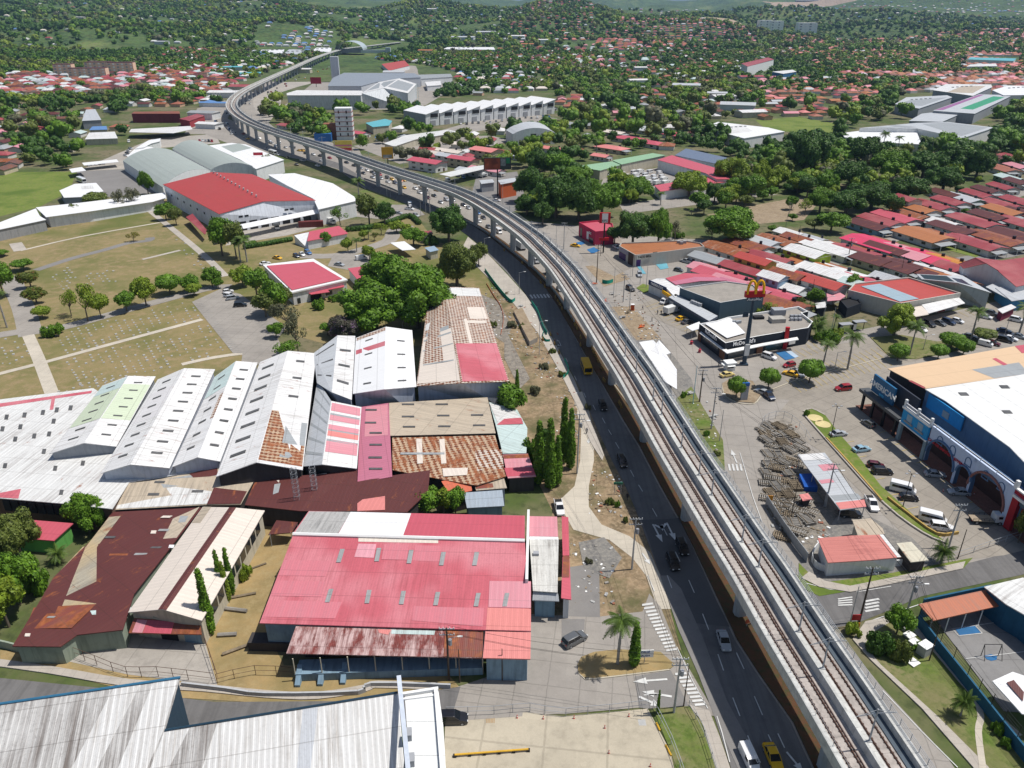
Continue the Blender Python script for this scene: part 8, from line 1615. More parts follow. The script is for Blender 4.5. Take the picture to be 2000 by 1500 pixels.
for nm,lab,pts,z,rf,wl in[('long_store','long low shop row with a patched white roof left of the arched hall',[(750,280),(792,264),(876,253),(897,258),(812,272),(770,286)],5,RW2,WC),('turquoise_shed','shed with a turquoise roof among trees',[(714,240),(752,232),(766,236),(760,245),(728,248)],6,RTL,WC),('white_warehouse','broad white roofed warehouse behind the right-hand trees',[(1375,249),(1402,238),(1500,249),(1533,257),(1453,270)],8,RWH,WW),('green_roof_block','long pale green roofed block round the walled yard, left wing',[(1122,325),(1196,315),(1216,321),(1172,333)],6,RGN,WC),('green_roof_block','long pale green roofed block round the walled yard, right wing',[(1196,313),(1275,299),(1300,303),(1214,321)],6.5,RGN,WC),('red_roof_block','long low block with a rosy red roof beside the walled yard',[(1284,312),(1312,303),(1405,330),(1440,350),(1400,350),(1378,338)],6.5,RRB,WW),('red_roof_block','low white walled annex with a rosy red roof below the long red block',[(1278,362),(1380,345),(1432,345),(1438,352),(1290,374)],5,RRB,WW),('solar_roof_block','blue grey flat roofed block behind the long red roof',[(1318,303),(1340,290),(1420,308),(1400,320)],7,roofm('blue grey deck',(.14,.18,.26),.2),LGW),('orange_shop','small shop with orange panels beside the trees above the viaduct',[(972,352),(1006,347),(1010,354),(978,360)],8,RGR,wallm('orange shop wall',(.55,.12,.04),.1)),('garage_canopy','wide dark garage canopy over the truck yard',[(858,340),(925,325),(950,322),(945,330),(880,345)],5.5,RW2,WSH),('garage_shed','grey box store in the truck yard',[(936,352),(962,350),(966,356),(940,359)],5,RGR,WG),('big_grey_roof_hall','very wide white and grey roofed hall behind the palms at the right',[(1678,250),(1790,240),(1850,238),(1943,249),(1880,270),(1792,251)],9,RGR,WW),('big_grey_roof_hall','low white wing below the very wide grey roofed hall',[(1642,260),(1700,253),(1790,256),(1800,282),(1725,278),(1650,268)],6,RWH,WW),('stepped_factory','long grey factory roof with dark frames, lower one of the pair at the right',[(1748,203),(1770,190),(1850,186),(1860,190),(1795,212)],9,RGR,WG),('stepped_factory','long white factory roof with dark frames, upper one of the pair at the right',[(1822,176),(1848,164),(1936,165),(1938,170),(1900,187)],10,RW,WG),('striped_factory','long factory roof with a green panel and a purple stripe',[(1822,216),(1912,184),(1978,186),(1904,222)],9,RGR,WG),('white_factory','bright white factory roof at the right edge',[(1938,176),(1970,167),(2040,168),(2060,185),(1960,186)],10,RWH,WW),('low_factory','low grey roof with a white square in front of the striped factory',[(1775,236),(1800,222),(1860,215),(1870,225),(1840,238)],7,RGR,WG),('white_apartments','white five storey apartment slab on the wooded hillside',[(1448,124),(1500,112),(1512,116),(1460,130)],15,RRD,WW),('blue_gable_hall','hall with a pale roof and blue gable beside the white apartments',[(1508,140),(1548,136),(1556,140),(1530,144)],8,RW,wallm('blue hall wall',(.03,.14,.3))),('flat_white_block','long white block with a bright roof on the far side of the town',[(865,96),(874,92),(964,92),(967,97)],9,RWH,WW),('flat_white_block','grey white warehouse roof near the foot of the hills',[(893,74),(905,69),(970,70),(975,74)],8,RW,WW),('flat_white_block','white roofed shed left of the far station',[(508,102),(512,95),(556,96),(552,104)],8,RWH,WW),('flat_white_block','pale grey roofed shed left of the far station',[(553,106),(565,96),(590,97),(588,106)],8,RGR,WW),('flat_white_block','white roofed block touching the far station',[(610,99),(618,93),(648,93),(645,102)],9,RWH,WW),('market_hall','colourful low market roofs by the far avenue',[(745,125),(790,118),(800,128),(760,138)],6,RRDB,WW),('market_hall','white roofed hall right of the large grey store',[(815,146),(880,144),(884,150),(822,154)],9,RG2,WW),('market_hall','low white roofed hall below the grey shed',[(830,160),(860,158),(862,166),(834,168)],6,RW,WW),('two_storey_motel','long two storey red and maroon building with balconies',[(256,222),(262,218),(350,217),(352,222)],8,RMR,wallm('maroon wall',(.2,.04,.05))),('red_shop','red fronted shop beside the far bend of the road',[(350,232),(385,222),(400,226),(370,236)],6,RRD,wallm('red wall',(.35,.05,.06))),('service_canopy','long white canopy on posts below the two storey maroon building',[(252,258),(256,252),(335,248),(372,246),(376,252),(338,260)],5,RW,DARK),('blue_roof_shed','shed with a bright blue roof below the maroon building',[(174,254),(180,247),(208,246),(210,253)],5,RBL,WC),('low_white_sheds','low white and red patched sheds left of the service canopy',[(166,272),(174,259),(224,257),(230,270)],4.5,RW,WC),('teal_canopy','small teal canopy by the bushes',[(132,284),(148,278),(154,281),(140,287)],4,RTL,WC),('light_grey_hall','tall light grey shed among trees at the left',[(160,236),(168,214),(186,213),(198,234)],7,RGR,WG),('teal_roof_school','long turquoise roofed school wing at the far right',[(1890,116),(1896,112),(1985,114),(1980,119)],8,RTL,WW),('teal_roof_school','long white school wing at the far right',[(1888,130),(1895,126),(1945,124),(1948,129)],8,RW,WW)]:
 GG={'long factory roof with a green panel and a purple stripe':[([(1876,212),(1940,188),(1962,190),(1900,214)],roofm('bright green panel',(.03,.30,.15),.2)),([(1826,215),(1912,185),(1922,185),(1842,215)],roofm('purple stripe',(.32,.12,.28),.2))],'very wide white and grey roofed hall behind the palms at the right':[([(1800,242),(1848,239),(1930,249),(1878,266)],RG2),([(1700,249),(1716,247),(1770,250),(1752,251)],RG2),([(1735,246),(1748,244),(1790,248),(1775,250)],RG2)],'broad white roofed warehouse behind the right-hand trees':[([(1400,250),(1450,244),(1470,256),(1420,262)],RW)],'long grey factory roof with dark frames, lower one of the pair at the right':[([(1760,203),(1775,196),(1850,190),(1800,207)],RG2)],'large bluish grey flat roofed store behind the scaffolded hall':[([(700,146),(760,144),(770,150),(705,152)],RW)],'long white factory roof with dark frames, upper one of the pair at the right':[([(1850,180),(1880,168),(1925,168),(1900,182)],RBE)]}
 slabroof(nm,lab,pts,z,rf,wl,cat='building' if 'hall' not in nm else 'hall',walls=nm not in('garage_canopy','service_canopy'),patches=GG.get(lab,()),sky=[(pts[0][0]*.5+pts[2][0]*.5+k*9-18,pts[0][1]*.5+pts[2][1]*.5-k*.6,2.4,.7)for k in range(5)]if nm in('white_warehouse','stepped_factory','white_factory','department_store','flat_white_block')else())
g=G(676,272);t=thing('white_tower_block','narrow white tower block with red scaffold edges beside the avenue','tower block',(g.x,g.y,0));b=MB();b.box((g.x,g.y,0),(13,10,24),WW,.08);b.build('wall',t)
for k in range(6):b=MB();b.box((g.x,g.y,3.6*k+3),(13.6,10.6,.35),plain('red scaffold',(.3,.05,.03)),.08);b.build('scaffold_band',t)
for k in range(5):
 for x in(-3,3):b=MB();b.box((g.x+x,g.y-5.1,4.2*k+3.4),(.9,.5,2),DARK,.08);b.build('window',t)
b=MB();b.box((g.x-12,g.y+1,0),(10,9,12),wallm('raw brick wall',(.25,.1,.06)),.08);b.build('brick_wing',t);b=MB();b.box((g.x-16,g.y-8,0),(13,10,6),plain('blue container wall',(.03,.14,.4)),.08);tag(b.build('blue_block'),'bright blue box shaped store at the foot of the white tower block','store')
PB_=wallm('peach apartment wall',(.78,.52,.38),.15)
def block(u,v,w_,d_,h,wl,lab,nw=5,nf=4,rf=None,ang=.1):
 g=G(u,v);t=thing('apartment_block',lab,'apartment block',(g.x,g.y,0));b=MB();b.box((g.x,g.y,0),(w_,d_,h),wl,ang,rf or RMA);b.build('wall',t);b=MB();b.box((g.x,g.y,h),(w_*.96,d_*.96,.8),rf or RMA,ang);b.build('roof',t)
 e=Vector((math.cos(ang),math.sin(ang),0));n_=Vector((e.y,-e.x,0))
 for f in range(nf):
  for k in range(nw):q=g+e*(w_*((k+.5)/nw-.5))+n_*(d_/2);b=MB();b.box((q.x,q.y,h*(f+.3)/nf),(w_/nw*.45,.4,h/nf*.5),WHITE if k%2 else GREY,ang);b.build('window',t)
for a in[(129,149,26,16,17,'peach apartment block at the far left, leftmost of the group',4),(176,153,52,16,14,'wide peach apartment block in front of the group',8),(196,144,38,16,17,'peach apartment block behind the wide one',6),(241,145,38,16,17,'peach apartment block, rightmost of the group',6)]:block(a[0],a[1],a[2],a[3],a[4],PB_,a[5],a[6],4,RMA,.15)
for a in[(1489,77,40,26,56,'cream high-rise on the far right horizon, left of the trio'),(1512,77,40,26,54,'white high-rise on the far right horizon, middle of the trio'),(1571,79,60,26,50,'white high-rise on the far right horizon standing apart')]:block(a[0],a[1],a[2],a[3],a[4],wallm('pale tower wall',(.86,.84,.80),.05),a[5],4,7,WHITE,.05)
for nm,u,v,w_,d_,h,rf in[('white',590,143,30,14,6,RW),('light grey',905,92,60,24,8,RGR),('white',1010,92,40,20,7,RW),('orange',1030,99,30,18,7,ROR),('white',1060,96,24,16,9,RW),('light grey',950,82,60,26,8,RGR),('white',985,88,34,18,8,RW),('terracotta',835,105,40,18,6,ROR),('white',1110,86,22,14,8,RW),('light grey',770,150,30,20,7,RGR),('white',1245,165,26,14,6,RW),('light grey',1340,175,34,18,6,RGR),('red',1465,158,34,16,6,RRD),('white',1410,196,26,16,5,RW),('light grey',1440,215,34,20,6,RGR),('white',1465,228,26,16,5,RW),('white',845,68,34,18,10,RW),('cream',1270,52,34,14,7,RCR),('light grey',1580,40,240,40,8,RGR),('white',1760,44,160,30,8,RW),('light grey',1400,190,22,14,5,RGR),('white',1250,143,20,12,8,RW),('light grey',400,232,26,14,6,RG2),('white',410,250,20,12,4,RW),('blue',420,208,30,10,4,RBL),('turquoise',455,138,44,14,5,RTL),('turquoise',490,150,30,14,5,RTL),('red',480,178,36,20,6,RRD),('white',440,190,34,18,6,RW),('white',120,52,30,12,6,RW),('light grey',160,60,40,12,6,RGR),('white',60,62,26,12,6,RW),('white',100,92,34,12,5,RW),('white',168,82,30,10,5,RW),('light grey',320,102,30,14,6,RGR),('cream',470,100,30,14,6,RCR)]:
 g=G(u,v);zz=hz(g.x,g.y);t=thing('far_block',None,'building',(g.x,g.y,zz),random.uniform(-.3,.3));t['_base']='distant %s roofed block'%nm
 b=MB();b.box((0,0,0),(w_,d_,h),random.choice([WW,LGW,WC]));o=b.build('wall',loc=(0,0,0));o.parent=t
 b=MB();W2,D2=w_/2+.6,d_/2+.6;b.poly([Vector((-W2,-D2,h)),Vector((W2,-D2,h)),Vector((W2,0,h+d_*.1)),Vector((-W2,0,h+d_*.1))],rf);b.poly([Vector((-W2,0,h+d_*.1)),Vector((W2,0,h+d_*.1)),Vector((W2,D2,h)),Vector((-W2,D2,h))],rf);b.poly([Vector((-W2,D2,h)),Vector((-W2,-D2,h)),Vector((-W2,0,h+d_*.1))],WW);b.poly([Vector((W2,-D2,h)),Vector((W2,D2,h)),Vector((W2,0,h+d_*.1))],WW);o=b.build('roof',loc=(0,0,0));o.parent=t
 POLES.append(t)
g=G(684,97,12);g.z=0;t=thing('metro_station','far elevated station with a silver shell shaped roof','station',(g.x,g.y,0));b=MB();n_=16;prv=None;SIL=plain('silver shell',(.42,.48,.50),.35,.05)
for k in range(n_+1):
 a=math.pi*k/n_;x=-30*math.cos(a);z=12+17*math.sin(a);q=(Vector((g.x+x,g.y-14-6*math.sin(a),z)),Vector((g.x+x,g.y+40,z)))
 if prv:b.poly([prv[0],q[0],q[1],prv[1]],SIL)
 prv=q
b.build('shell_roof',t);b=MB();b.box((g.x,g.y+10,6),(60,30,7),GREY);b.build('platform',t);b=MB();b.box((g.x+55,g.y-10,6),(60,9,6),SIL);b.build('footbridge',t);b=MB();b.box((g.x+84,g.y-14,0),(10,12,17),SIL);b.build('stair_tower',t)
b=MB();a_,c_=G(690,112,4),G(780,100,4)
t,P=parapet('beige_market','wide beige walled market with blue-grey and red roof parts',[(1657,566),(1669,553),(1775,541),(1877,572),(1760,592)],6.0,RRDB,wallm('off white market wall',(.50,.48,.43),.25),h=.5,cat='market')
slabroof('c','x',[(1682,559),(1718,554),(1795,583),(1758,589)],5.7,roofm('blue grey membrane',(.32,.42,.48),.2),WW,thing_=t,walls=False,rname='grey_roof',th=.1)
slabroof('c','x',[(1760,604),(1806,596),(1814,614),(1768,622)],[4.2,4.2,3.6,3.6],RCR,WW,thing_=t,walls=False,rname='awning');slabroof('c','x',[(1800,595),(1872,580),(1885,592),(1814,612)],[4.4,4.4,3.6,3.6],RW,WW,thing_=t,walls=False,rname='awning')
A,B_=G(1762,626,0),G(1878,606,0);openings(t,G(1760,592,6),G(1877,572,6),[('shop_front',.02+k*.16,.15+k*.16,.1,3.2,[DARK,plain('red shopfront',(.3,.04,.03)),GREY][k%3])for k in range(6)])
t,K=gable('solar_roof_store','store with grey gabled roof carrying dark solar panels',[(1800,545),(1790,535)],[(1870,552),(1850,538)],[(1937,572),(1880,538)],(6.5,8.5,6.0),RGR,wallm('grey green wall',(.35,.40,.40)),cat='store',patches=[('R',.15,.7,.45,.95,plain('solar panels',(.01,.02,.05),.2)),('L',.1,.9,.1,.95,plain('dark roof part',(.03,.05,.06),.5))])
t,K=gable('crimson_roof_hall','large hall with crimson gabled roof and white rounded gable mark',[(1882,524),(1872,515)],[(1926,514),(1905,503)],[(1990,552),(2060,520)],(6,10,6),RRD,LGW,cat='hall')
slabroof('c','x',[(1930,512),(2060,495),(2120,530),(1985,560)],[9.5,9.5,6.4,6.4],RRD,LGW,thing_=t,walls=True,rname='side_roof')
slabroof('c','x',[(1925,560),(1942,553),(1984,578),(1970,584)],4,RGR,LGW,thing_=t,walls=False,rname='awning')
slabroof('blue_shop','low blue walled shop under a grey awning right of the solar roofed store',[(1944,562),(1984,556),(2040,566),(2030,580),(1976,588)],4.2,RGR,wallm('blue shop wall',(.04,.2,.38)),cat='shop')
t=thing('food_stall','maroon food stall with a white roof at the end of the shop row','stall',tuple(G(1965,612)));slabroof('c','x',[(1948,604),(1975,594),(1985,600),(1958,612)],3.2,RW,wallm('maroon stall',(.16,.02,.05)),thing_=t)
rng=np.random.default_rng(5)
def uvof(X,Y,Z=0.0):
 d=Y*CP-(Z-CAMH)*SP;return 1000+F*X/d,750-F*(Y*SP+(Z-CAMH)*CP)/d
HREG=[([(-60,150),(100,146),(180,150),(262,140),(330,130),(455,128),(462,172),(400,190),(280,176),(190,186),(120,190),(-60,200)],15,.93,'red'),([(318,118),(330,106),(440,106),(440,122),(380,124)],16,.8,'red'),([(-60,235),(24,238),(26,345),(-60,345)],17,.8,'red'),([(1165,100),(1180,82),(1270,62),(1320,66),(1470,80),(1478,96),(1400,102),(1200,106)],17,.9,'brown'),([(1530,82),(1640,81),(2100,82),(2100,98),(1900,106),(1640,106),(1530,100)],16,.95,'brown'),([(1590,116),(1700,112),(1900,116),(2100,130),(2100,160),(1860,162),(1760,154),(1640,150),(1590,135)],16,.8,'brown'),([(1487,180),(1560,172),(1750,173),(1712,198),(1670,216),(1600,236),(1490,240)],16,.8,'brown'),([(1070,198),(1130,190),(1170,200),(1160,212),(1085,212)],14,.85,'red'),([(900,205),(1000,150),(1080,150),(1080,180),(960,190)],24,.65,'red'),([(780,120),(1000,100),(1140,100),(1160,130),(1000,140),(830,140)],22,.65,'red'),([(1160,130),(1440,140),(1440,200),(1300,215),(1160,190)],27,.62,'red'),([(1000,62),(1160,62),(1160,95),(1000,98)],22,.7,'brown'),([(700,130),(720,112),(840,112),(860,132),(780,142)],22,.6,'mix'),([(1890,165),(2100,158),(2100,175),(1960,170)],20,.6,'brown'),([(850,175),(905,165),(935,185),(880,200)],18,.6,'red'),([(720,262),(880,245),(1000,262),(1010,330),(860,340),(740,300)],17,.5,'mix'),([(380,190),(450,172),(455,200),(400,215)],15,.7,'mix'),([(250,190),(380,185),(390,212),(250,212)],18,.5,'red'),([(850,148),(1000,140),(1100,175),(900,188)],18,.6,'mix'),([(1100,205),(1200,188),(1490,180),(1490,236),(1150,238)],20,.5,'red'),([(1000,245),(1350,235),(1400,285),(1100,312)],22,.45,'red'),([(10,205),(240,200),(235,300),(20,335)],22,.4,'red'),([(500,100),(640,88),(660,96),(520,125),(460,135)],18,.6,'mix'),([(0,30),(420,40),(400,100),(0,110)],60,.6,'mix'),([(1500,99),(2100,99),(2100,115),(1500,112)],17,.72,'brown'),([(1480,150),(2100,163),(2100,176),(1860,184),(1480,180)],17,.65,'brown'),([(1000,99),(1500,103),(1480,138),(1000,150)],21,.6,'red'),([(440,60),(1000,55),(1000,100),(700,92),(440,100)],50,.6,'mix'),([(1200,40),(2000,50),(2000,78),(1200,62)],45,.6,'mix'),([(440,200),(444,150),(520,128),(600,108),(640,100),(600,118),(540,140),(480,165),(455,190)],17,.6,'mix')]
PAL={'red':['crimson','crimson','terracotta','maroon','light grey','white','terracotta','pink','brown','teal','rusty','grey','maroon','brown','rusty'],'brown':['rusty','terracotta','terracotta','orange','salmon','crimson','rusty','pink','light grey','brown'],'mix':['white','light grey','crimson','cream','blue','grey']}
cand=[];occ_poly=[]
for poly,sp,fill,pal in HREG:
 occ_poly.append(poly);W_=[G(u,max(v,22))for u,v in poly];x0,x1,y0,y1=min(p.x for p in W_),max(p.x for p in W_),min(p.y for p in W_),max(p.y for p in W_)
 ang=random.uniform(-.3,.3);ca,sa=math.cos(ang),math.sin(ang);cx,cy=(x0+x1)/2,(y0+y1)/2;rr=max(x1-x0,y1-y0)*.75;spx,spy=sp,sp*1.55
 I,J=np.meshgrid(np.arange(-rr,rr,spx),np.arange(-rr,rr,spy));I=I.ravel()+rng.normal(size=I.size)*1.2;J=J.ravel()+rng.normal(size=J.size)*1.5
 X,Y=cx+I*ca-J*sa,cy+I*sa+J*ca;ok=Y>60;X,Y=X[ok],Y[ok];U,V=uvof(X,Y);ok=inpoly(U,V,poly)&(rng.random(len(X))<fill)
 for x,y in zip(X[ok],Y[ok]):cand.append((y,x,ang+rng.normal()*.06,PAL[pal][rng.integers(len(PAL[pal]))]))
CLR=[[(420,285),(418,240),(425,195),(460,165),(560,130),(680,100),(690,92),(800,88),(800,98),(740,112),(720,130),(600,165),(530,200),(505,225),(540,255),(700,292),(860,335),(1000,400),(1030,440),(900,440),(700,372),(560,330),(430,300)],[(540,225),(545,172),(600,150),(640,118),(690,112),(830,128),(890,140),(890,170),(832,185),(835,212),(700,218)],[(815,258),(822,195),(1085,175),(1100,232),(1090,245),(890,265)],[(130,345),(235,320),(240,268),(300,262),(420,262),(700,300),(1000,420),(960,460),(0,460),(-120,500),(-120,330),(100,330)],[(245,210),(440,205),(445,265),(240,268)],[(155,205),(215,208),(240,275),(150,292)],[(1110,330),(1190,300),(1310,285),(1440,310),(1450,365),(1280,385),(1165,370)],[(1365,255),(1400,232),(1560,224),(1660,248),(1650,268),(1540,275),(1450,282)],[(1640,270),(1680,240),(1860,228),(1960,245),(1890,285),(1720,290)],[(1735,220),(1770,182),(1850,158),(2100,155),(2100,195),(1990,192),(1910,232),(1800,245)],[(1370,440),(1480,398),(1560,382),(1600,395),(1580,425),(1640,425),(1780,370),(1930,345),(2200,280),(2200,700),(1000,700),(1020,440),(1100,425),(1220,400),(1350,385)],[(655,275),(640,225),(775,225),(775,250),(700,290)],[(500,108),(510,90),(660,90),(655,108)],[(1880,135),(1885,108),(1995,110),(1990,135)],[(230,275),(300,262),(300,300),(150,345),(150,300)]]
FIELD=[[(880,262),(1000,240),(1090,232),(1095,246),(960,268)]]
OCC=set()
def occ(x,y,r):
 for i in range(int((x-r)//4),int((x+r)//4)+1):
  for j in range(int((y-r)//4),int((y+r)//4)+1):OCC.add((i,j))
bpy.context.view_layer.update()
for o in list(bpy.data.objects):
 if o.type=='MESH' and 'roof' in o.name and o.parent and o.parent.location.y>330 and o.parent not in HOUSES:
  A=np.array([tuple(o.matrix_world@v.co)for v in o.data.vertices][:4])
  if len(A)==4:
   for a_ in np.linspace(0,1,14):
    for b_ in np.linspace(0,1,14):q=(A[0]*(1-a_)+A[1]*a_)*(1-b_)+(A[3]*(1-a_)+A[2]*a_)*b_;occ(q[0],q[1],6)
for o in HOUSES:occ(o.location.x,o.location.y,9)
RD=[(0,0)];vp_=np.array([(p.x,p.y)for p in VP])
cand=[c for c in cand if(int(c[1]//4),int(c[0]//4))not in OCC and min((vp_[:,0]-c[1])**2+(vp_[:,1]-c[0])**2)>22**2]
kept=[];G2=set()
for c in sorted(cand,key=lambda c:c[0]):
 k_=(int(c[1]//9),int(c[0]//9))
 if k_ in G2:continue
 G2.add(k_);kept.append(c)
cand=kept
cand=[c for c in cand if not any(inpoly(np.array([uvof(c[1],c[0])[0]]),np.array([uvof(c[1],c[0])[1]]),p)[0]for p in CLR[:3])]
cand.sort(key=lambda c:c[0]);NIND=300-len(HOUSES)
fx_=[]
for k,(y,x,a,col)in enumerate(cand):
 if k<NIND:house('farhip' if random.random()<.5 else 'far',col,x,y,a+(math.pi/2 if random.random()<.6 else 0),random.uniform(.85,1.15),random.uniform(.85,1.1),random.choice(['white','cream','peach','white']),hz(x,y))
 else:fx_.append((x,y,a,col))
mb=MB()
for x,y,a,col in fx_:
 z=hz(x,y);c,s_=math.cos(a),math.sin(a);L,W_=random.uniform(5.5,7.5),random.uniform(4.5,6)
 def q(px_,py_,pz):return Vector((x+px_*c-py_*s_,y+px_*s_+py_*c,z+pz))
 A=[q(-L,-W_,0),q(L,-W_,0),q(L,W_,0),q(-L,W_,0)];up_=Vector((0,0,3));r0,r1=q(-L*.5,0,5.2),q(L*.5,0,5.2);wl=HW['white']if random.random()<.6 else HW['cream'];m_=RCOL[col];h_=[p+up_ for p in A]
 for i in(0,1,3):mb.poly([A[i],A[(i+1)%4],h_[(i+1)%4],h_[i]],wl)
 mb.poly([h_[0],h_[1],r1,r0],m_);mb.poly([h_[2],h_[3],r0,r1],m_);mb.poly([h_[1],h_[2],r1],m_);mb.poly([h_[3],h_[0],r0],m_)
tag(mb.build('distant_houses',loc=(0,0,0)),'mass of tiny far-off houses with red and brown roofs between the woods','houses',kind='stuff')
for c in cand[:NIND]:occ(c[1],c[0],6)
for g_ in[o for o in bpy.data.objects if o.name.startswith('apartment_block')]:occ(g_.location.x,g_.location.y-10,26)
for u,v,r in[(875,350,14),(910,345,14),(950,350,14),(980,370,20),(1000,345,16),(1000,390,14),(780,290,14),(830,275,14),(880,265,16),(930,262,16),(750,300,14),(690,285,14)]:q=G(u,v);occ(q.x,q.y,r)
NEIGH=[(1370,440),(1600,400),(1780,375),(1930,348),(2200,290),(2200,600),(1900,560),(1650,560),(1480,600),(1380,530)]
def scatter(y0,y1,sp):
 X,Y=np.meshgrid(np.arange(-y1*.95-150,y1*.95+150,sp),np.arange(y0,y1,sp));X=X.ravel()+rng.uniform(-.45,.45,X.size)*sp;Y=Y.ravel()+rng.uniform(-.45,.45,Y.size)*sp
 ok=np.abs(X)<Y*.78+90;return X[ok],Y[ok]
def nz(X,Y,s):return np.array([mno.noise(Vector((x/s,y/s,4.2)))for x,y in zip(X,Y)])
VPA=np.array([(p.x,p.y)for p in VP])
wood=[]
for y0,y1,sp,r0,r1 in[(230,620,10.5,4.0,7.2),(620,1150,13,4.5,8.5),(1150,1900,14,4,7.5),(1900,3800,25,6,12.5)]:
 X,Y=scatter(y0,y1,sp);Z=np.array([hz(x,y)for x,y in zip(X,Y)]);U,V=uvof(X,Y,Z);U0,V0=uvof(X,Y);keep=np.ones(len(X),bool)
 for p in CLR+FIELD:keep&=~inpoly(U0,V0,p)
 dens=(.92 if y1<700 else .8)+.6*nz(X,Y,60)
 for cx,cy,rx,ry in CUTS:keep&=((X-cx)/rx)**2+((Y-cy)/ry)**2>1
 for p,sp_,fill,pal in HREG:i_=inpoly(U0,V0,p);dens[i_]=(.06 if fill>.75 else(.5 if sp_<25 and V0.mean()<150 else .68))
 if y1>1150:dens=np.where(Y>1300,.9-1.7*np.clip(nz(X,Y,420)-.08,0,1),dens)
 for i_ in range(0,len(VPA),4):keep&=(X-VPA[i_,0])**2+(Y-VPA[i_,1])**2>18**2
 in_=inpoly(U0,V0,NEIGH);keep&=V0<445;keep|=in_;dens[in_]=.3;keep&=np.array([(int(x//4),int(y//4))not in OCC for x,y in zip(X,Y)])
 keep&=(rng.random(len(X))<dens)&(U0>-200)&(U0<2200)&(V0<560)
 for x,y,z,n_ in zip(X[keep],Y[keep],Z[keep],in_[keep]):wood.append((y,x,z,rng.uniform(1.5,3.2)if n_ else rng.uniform(r0,r1)*(1.3 if rng.random()<.15 else 1)))
wood.sort(key=lambda c:c[0]);nind=max(0,298-len(TREES))
for y,x,z,r in wood[:nind]:
 tree_at(random.choice(['broad','broad','big']),random.choice(['mid','dark','dark','olive','mid','lime']),x,y,r*random.uniform(1.5,1.9),r,z)
groups={k:[]for k in('mid','dark','olive','lime','dry')}
for y,x,z,r in wood[nind:]:
 q_=mno.noise(Vector((x/170,y/170,7)))+rng.normal()*.22;col='dark' if q_<-.12 else('mid' if q_<.12 else('olive' if q_<.3 else('lime' if rng.random()<.7 else 'dry')));groups[col].append((x,y,z,r))
print('wood',len(wood),'far houses',len(fx_),'ind trees',len(TREES),'houses',len(HOUSES))
Vs,Qs,Ts,Mi=[],[],[],[];off=0
for ci,(col,lst)in enumerate(groups.items()):
 for x,y,z,r in lst:
  near=y<620;mid_=y<1150;nb=7 if mid_ else 4;h=r*(rng.uniform(1.1,2.1)if y<900 else rng.uniform(.8,1.1));bl=[]
  for k in range(nb):a=rng.random()*6.28;q_=r*.6*math.sqrt(rng.random());bl.append((x+q_*math.cos(a),y+q_*math.sin(a),z+h*rng.uniform(.55,.85)-q_*.25,r*rng.uniform(.32,.5)))
  bl.append((x,y,z+h*.5,r*.55));nl=230 if near else(110 if mid_ else 46)
  V,Q,T_=crown_arrays(bl[-1:]if not mid_ else bl,1,.1,rng,.8 if mid_ else 1.0)
  V2,Q2,T2=crown_arrays(bl,nl,(.62 if near else(1.0 if mid_ else 2.0))*(r/6)**.5,rng,0)
  if mid_:keepb=T_
  n1=4;T_=T_-n1;V=V[n1:]
  Vs.append(V2);Qs.append(Q2+off);off+=len(V2);Vs.append(V);Ts.append(T_+off);off+=len(V);Mi.append((ci,len(Q2),len(T_)))
V=np.concatenate(Vs);Q=np.concatenate(Qs);T_=np.concatenate(Ts);me=mesh_np('woodland',V,Q,T_,FM['mid']);me.materials.clear()
for col in groups:me.materials.append(FM[col])
mi=np.concatenate([np.full(a[1],a[0])for a in Mi]+[np.full(a[2],a[0])for a in Mi]).astype(np.int32);me.polygons.foreach_set('material_index',mi)
o=bpy.data.objects.new('woodland',me);COL.objects.link(o);tag(o,'dense green woodland covering the hills and filling the gaps between the far suburbs','woodland',kind='stuff')
print('woodland faces',len(Q)+len(T_))
GM=plain('white grave marker',(.50,.49,.46),.7,.15);FLW=[plain('grave flower '+n,c,.7)for n,c in(('yellow',(.6,.45,.05)),('green',(.1,.3,.05)),('red',(.4,.08,.05)))]
def rows(poly,u0,v0,cu,cv,ru,rv,nc,nr,skip=.35):
 out=[]
 for i in range(nc):
  for j in range(nr):
   u,v=u0+cu*i+ru*j+random.uniform(-.6,.6),v0+cv*i+rv*j+random.uniform(-.6,.6)
   if random.random()>skip and inpoly(np.array([u]),np.array([v]),poly)[0]:out.append((u,v))
 return out
gr=rows([(75,662),(365,588),(398,620),(92,703)],78,600,16,-1,3,5,24,24,.3)+rows([(97,714),(400,630),(455,684),(300,728),(108,765)],90,640,17,-1,3.2,5.2,26,26,.35)+rows([(108,765),(180,745),(300,728),(250,745),(110,775)],100,740,16,-1,3,5,12,8,.2)+rows([(85,545),(140,520),(150,545),(110,600),(95,590)],80,515,10,-1,4,4.5,8,20,.35)+rows([(160,535),(222,528),(228,550),(170,560)],150,530,12,0,4,5,8,8,.5)+rows([(-40,665),(45,655),(70,700),(-40,725)],-40,650,15,0,3,6,9,14,.6)+rows([(340,460),(370,470),(420,520),(390,530),(350,500)],335,455,12,0,5,7,8,12,.6)
gr.sort(key=lambda p:-p[1]);b=MB();b.box((0,0,0),(.75,.55,.32),GM);b.box((0,-.3,0),(.8,.3,.1),CONC);g0=b.build('grave_marker',loc=(0,0,0));b2=MB();first=True
for k,(u,v)in enumerate(gr):
 g=G(u,v)
 if k<300:
  o=g0 if first else g0.copy()
  if not first:COL.objects.link(o)
  first=False;o.location=(g.x,g.y,.01);o.rotation_euler=(0,0,.5+random.uniform(-.1,.1));s_=random.uniform(.5,.95);o.scale=(s_,s_,s_);tag(o,'small pale grave marker set in the dry cemetery lawn','grave marker','grave markers in rows on the cemetery lawn')
 else:b2.box((g.x,g.y,0),(.8,.6,.35),GM,.5)
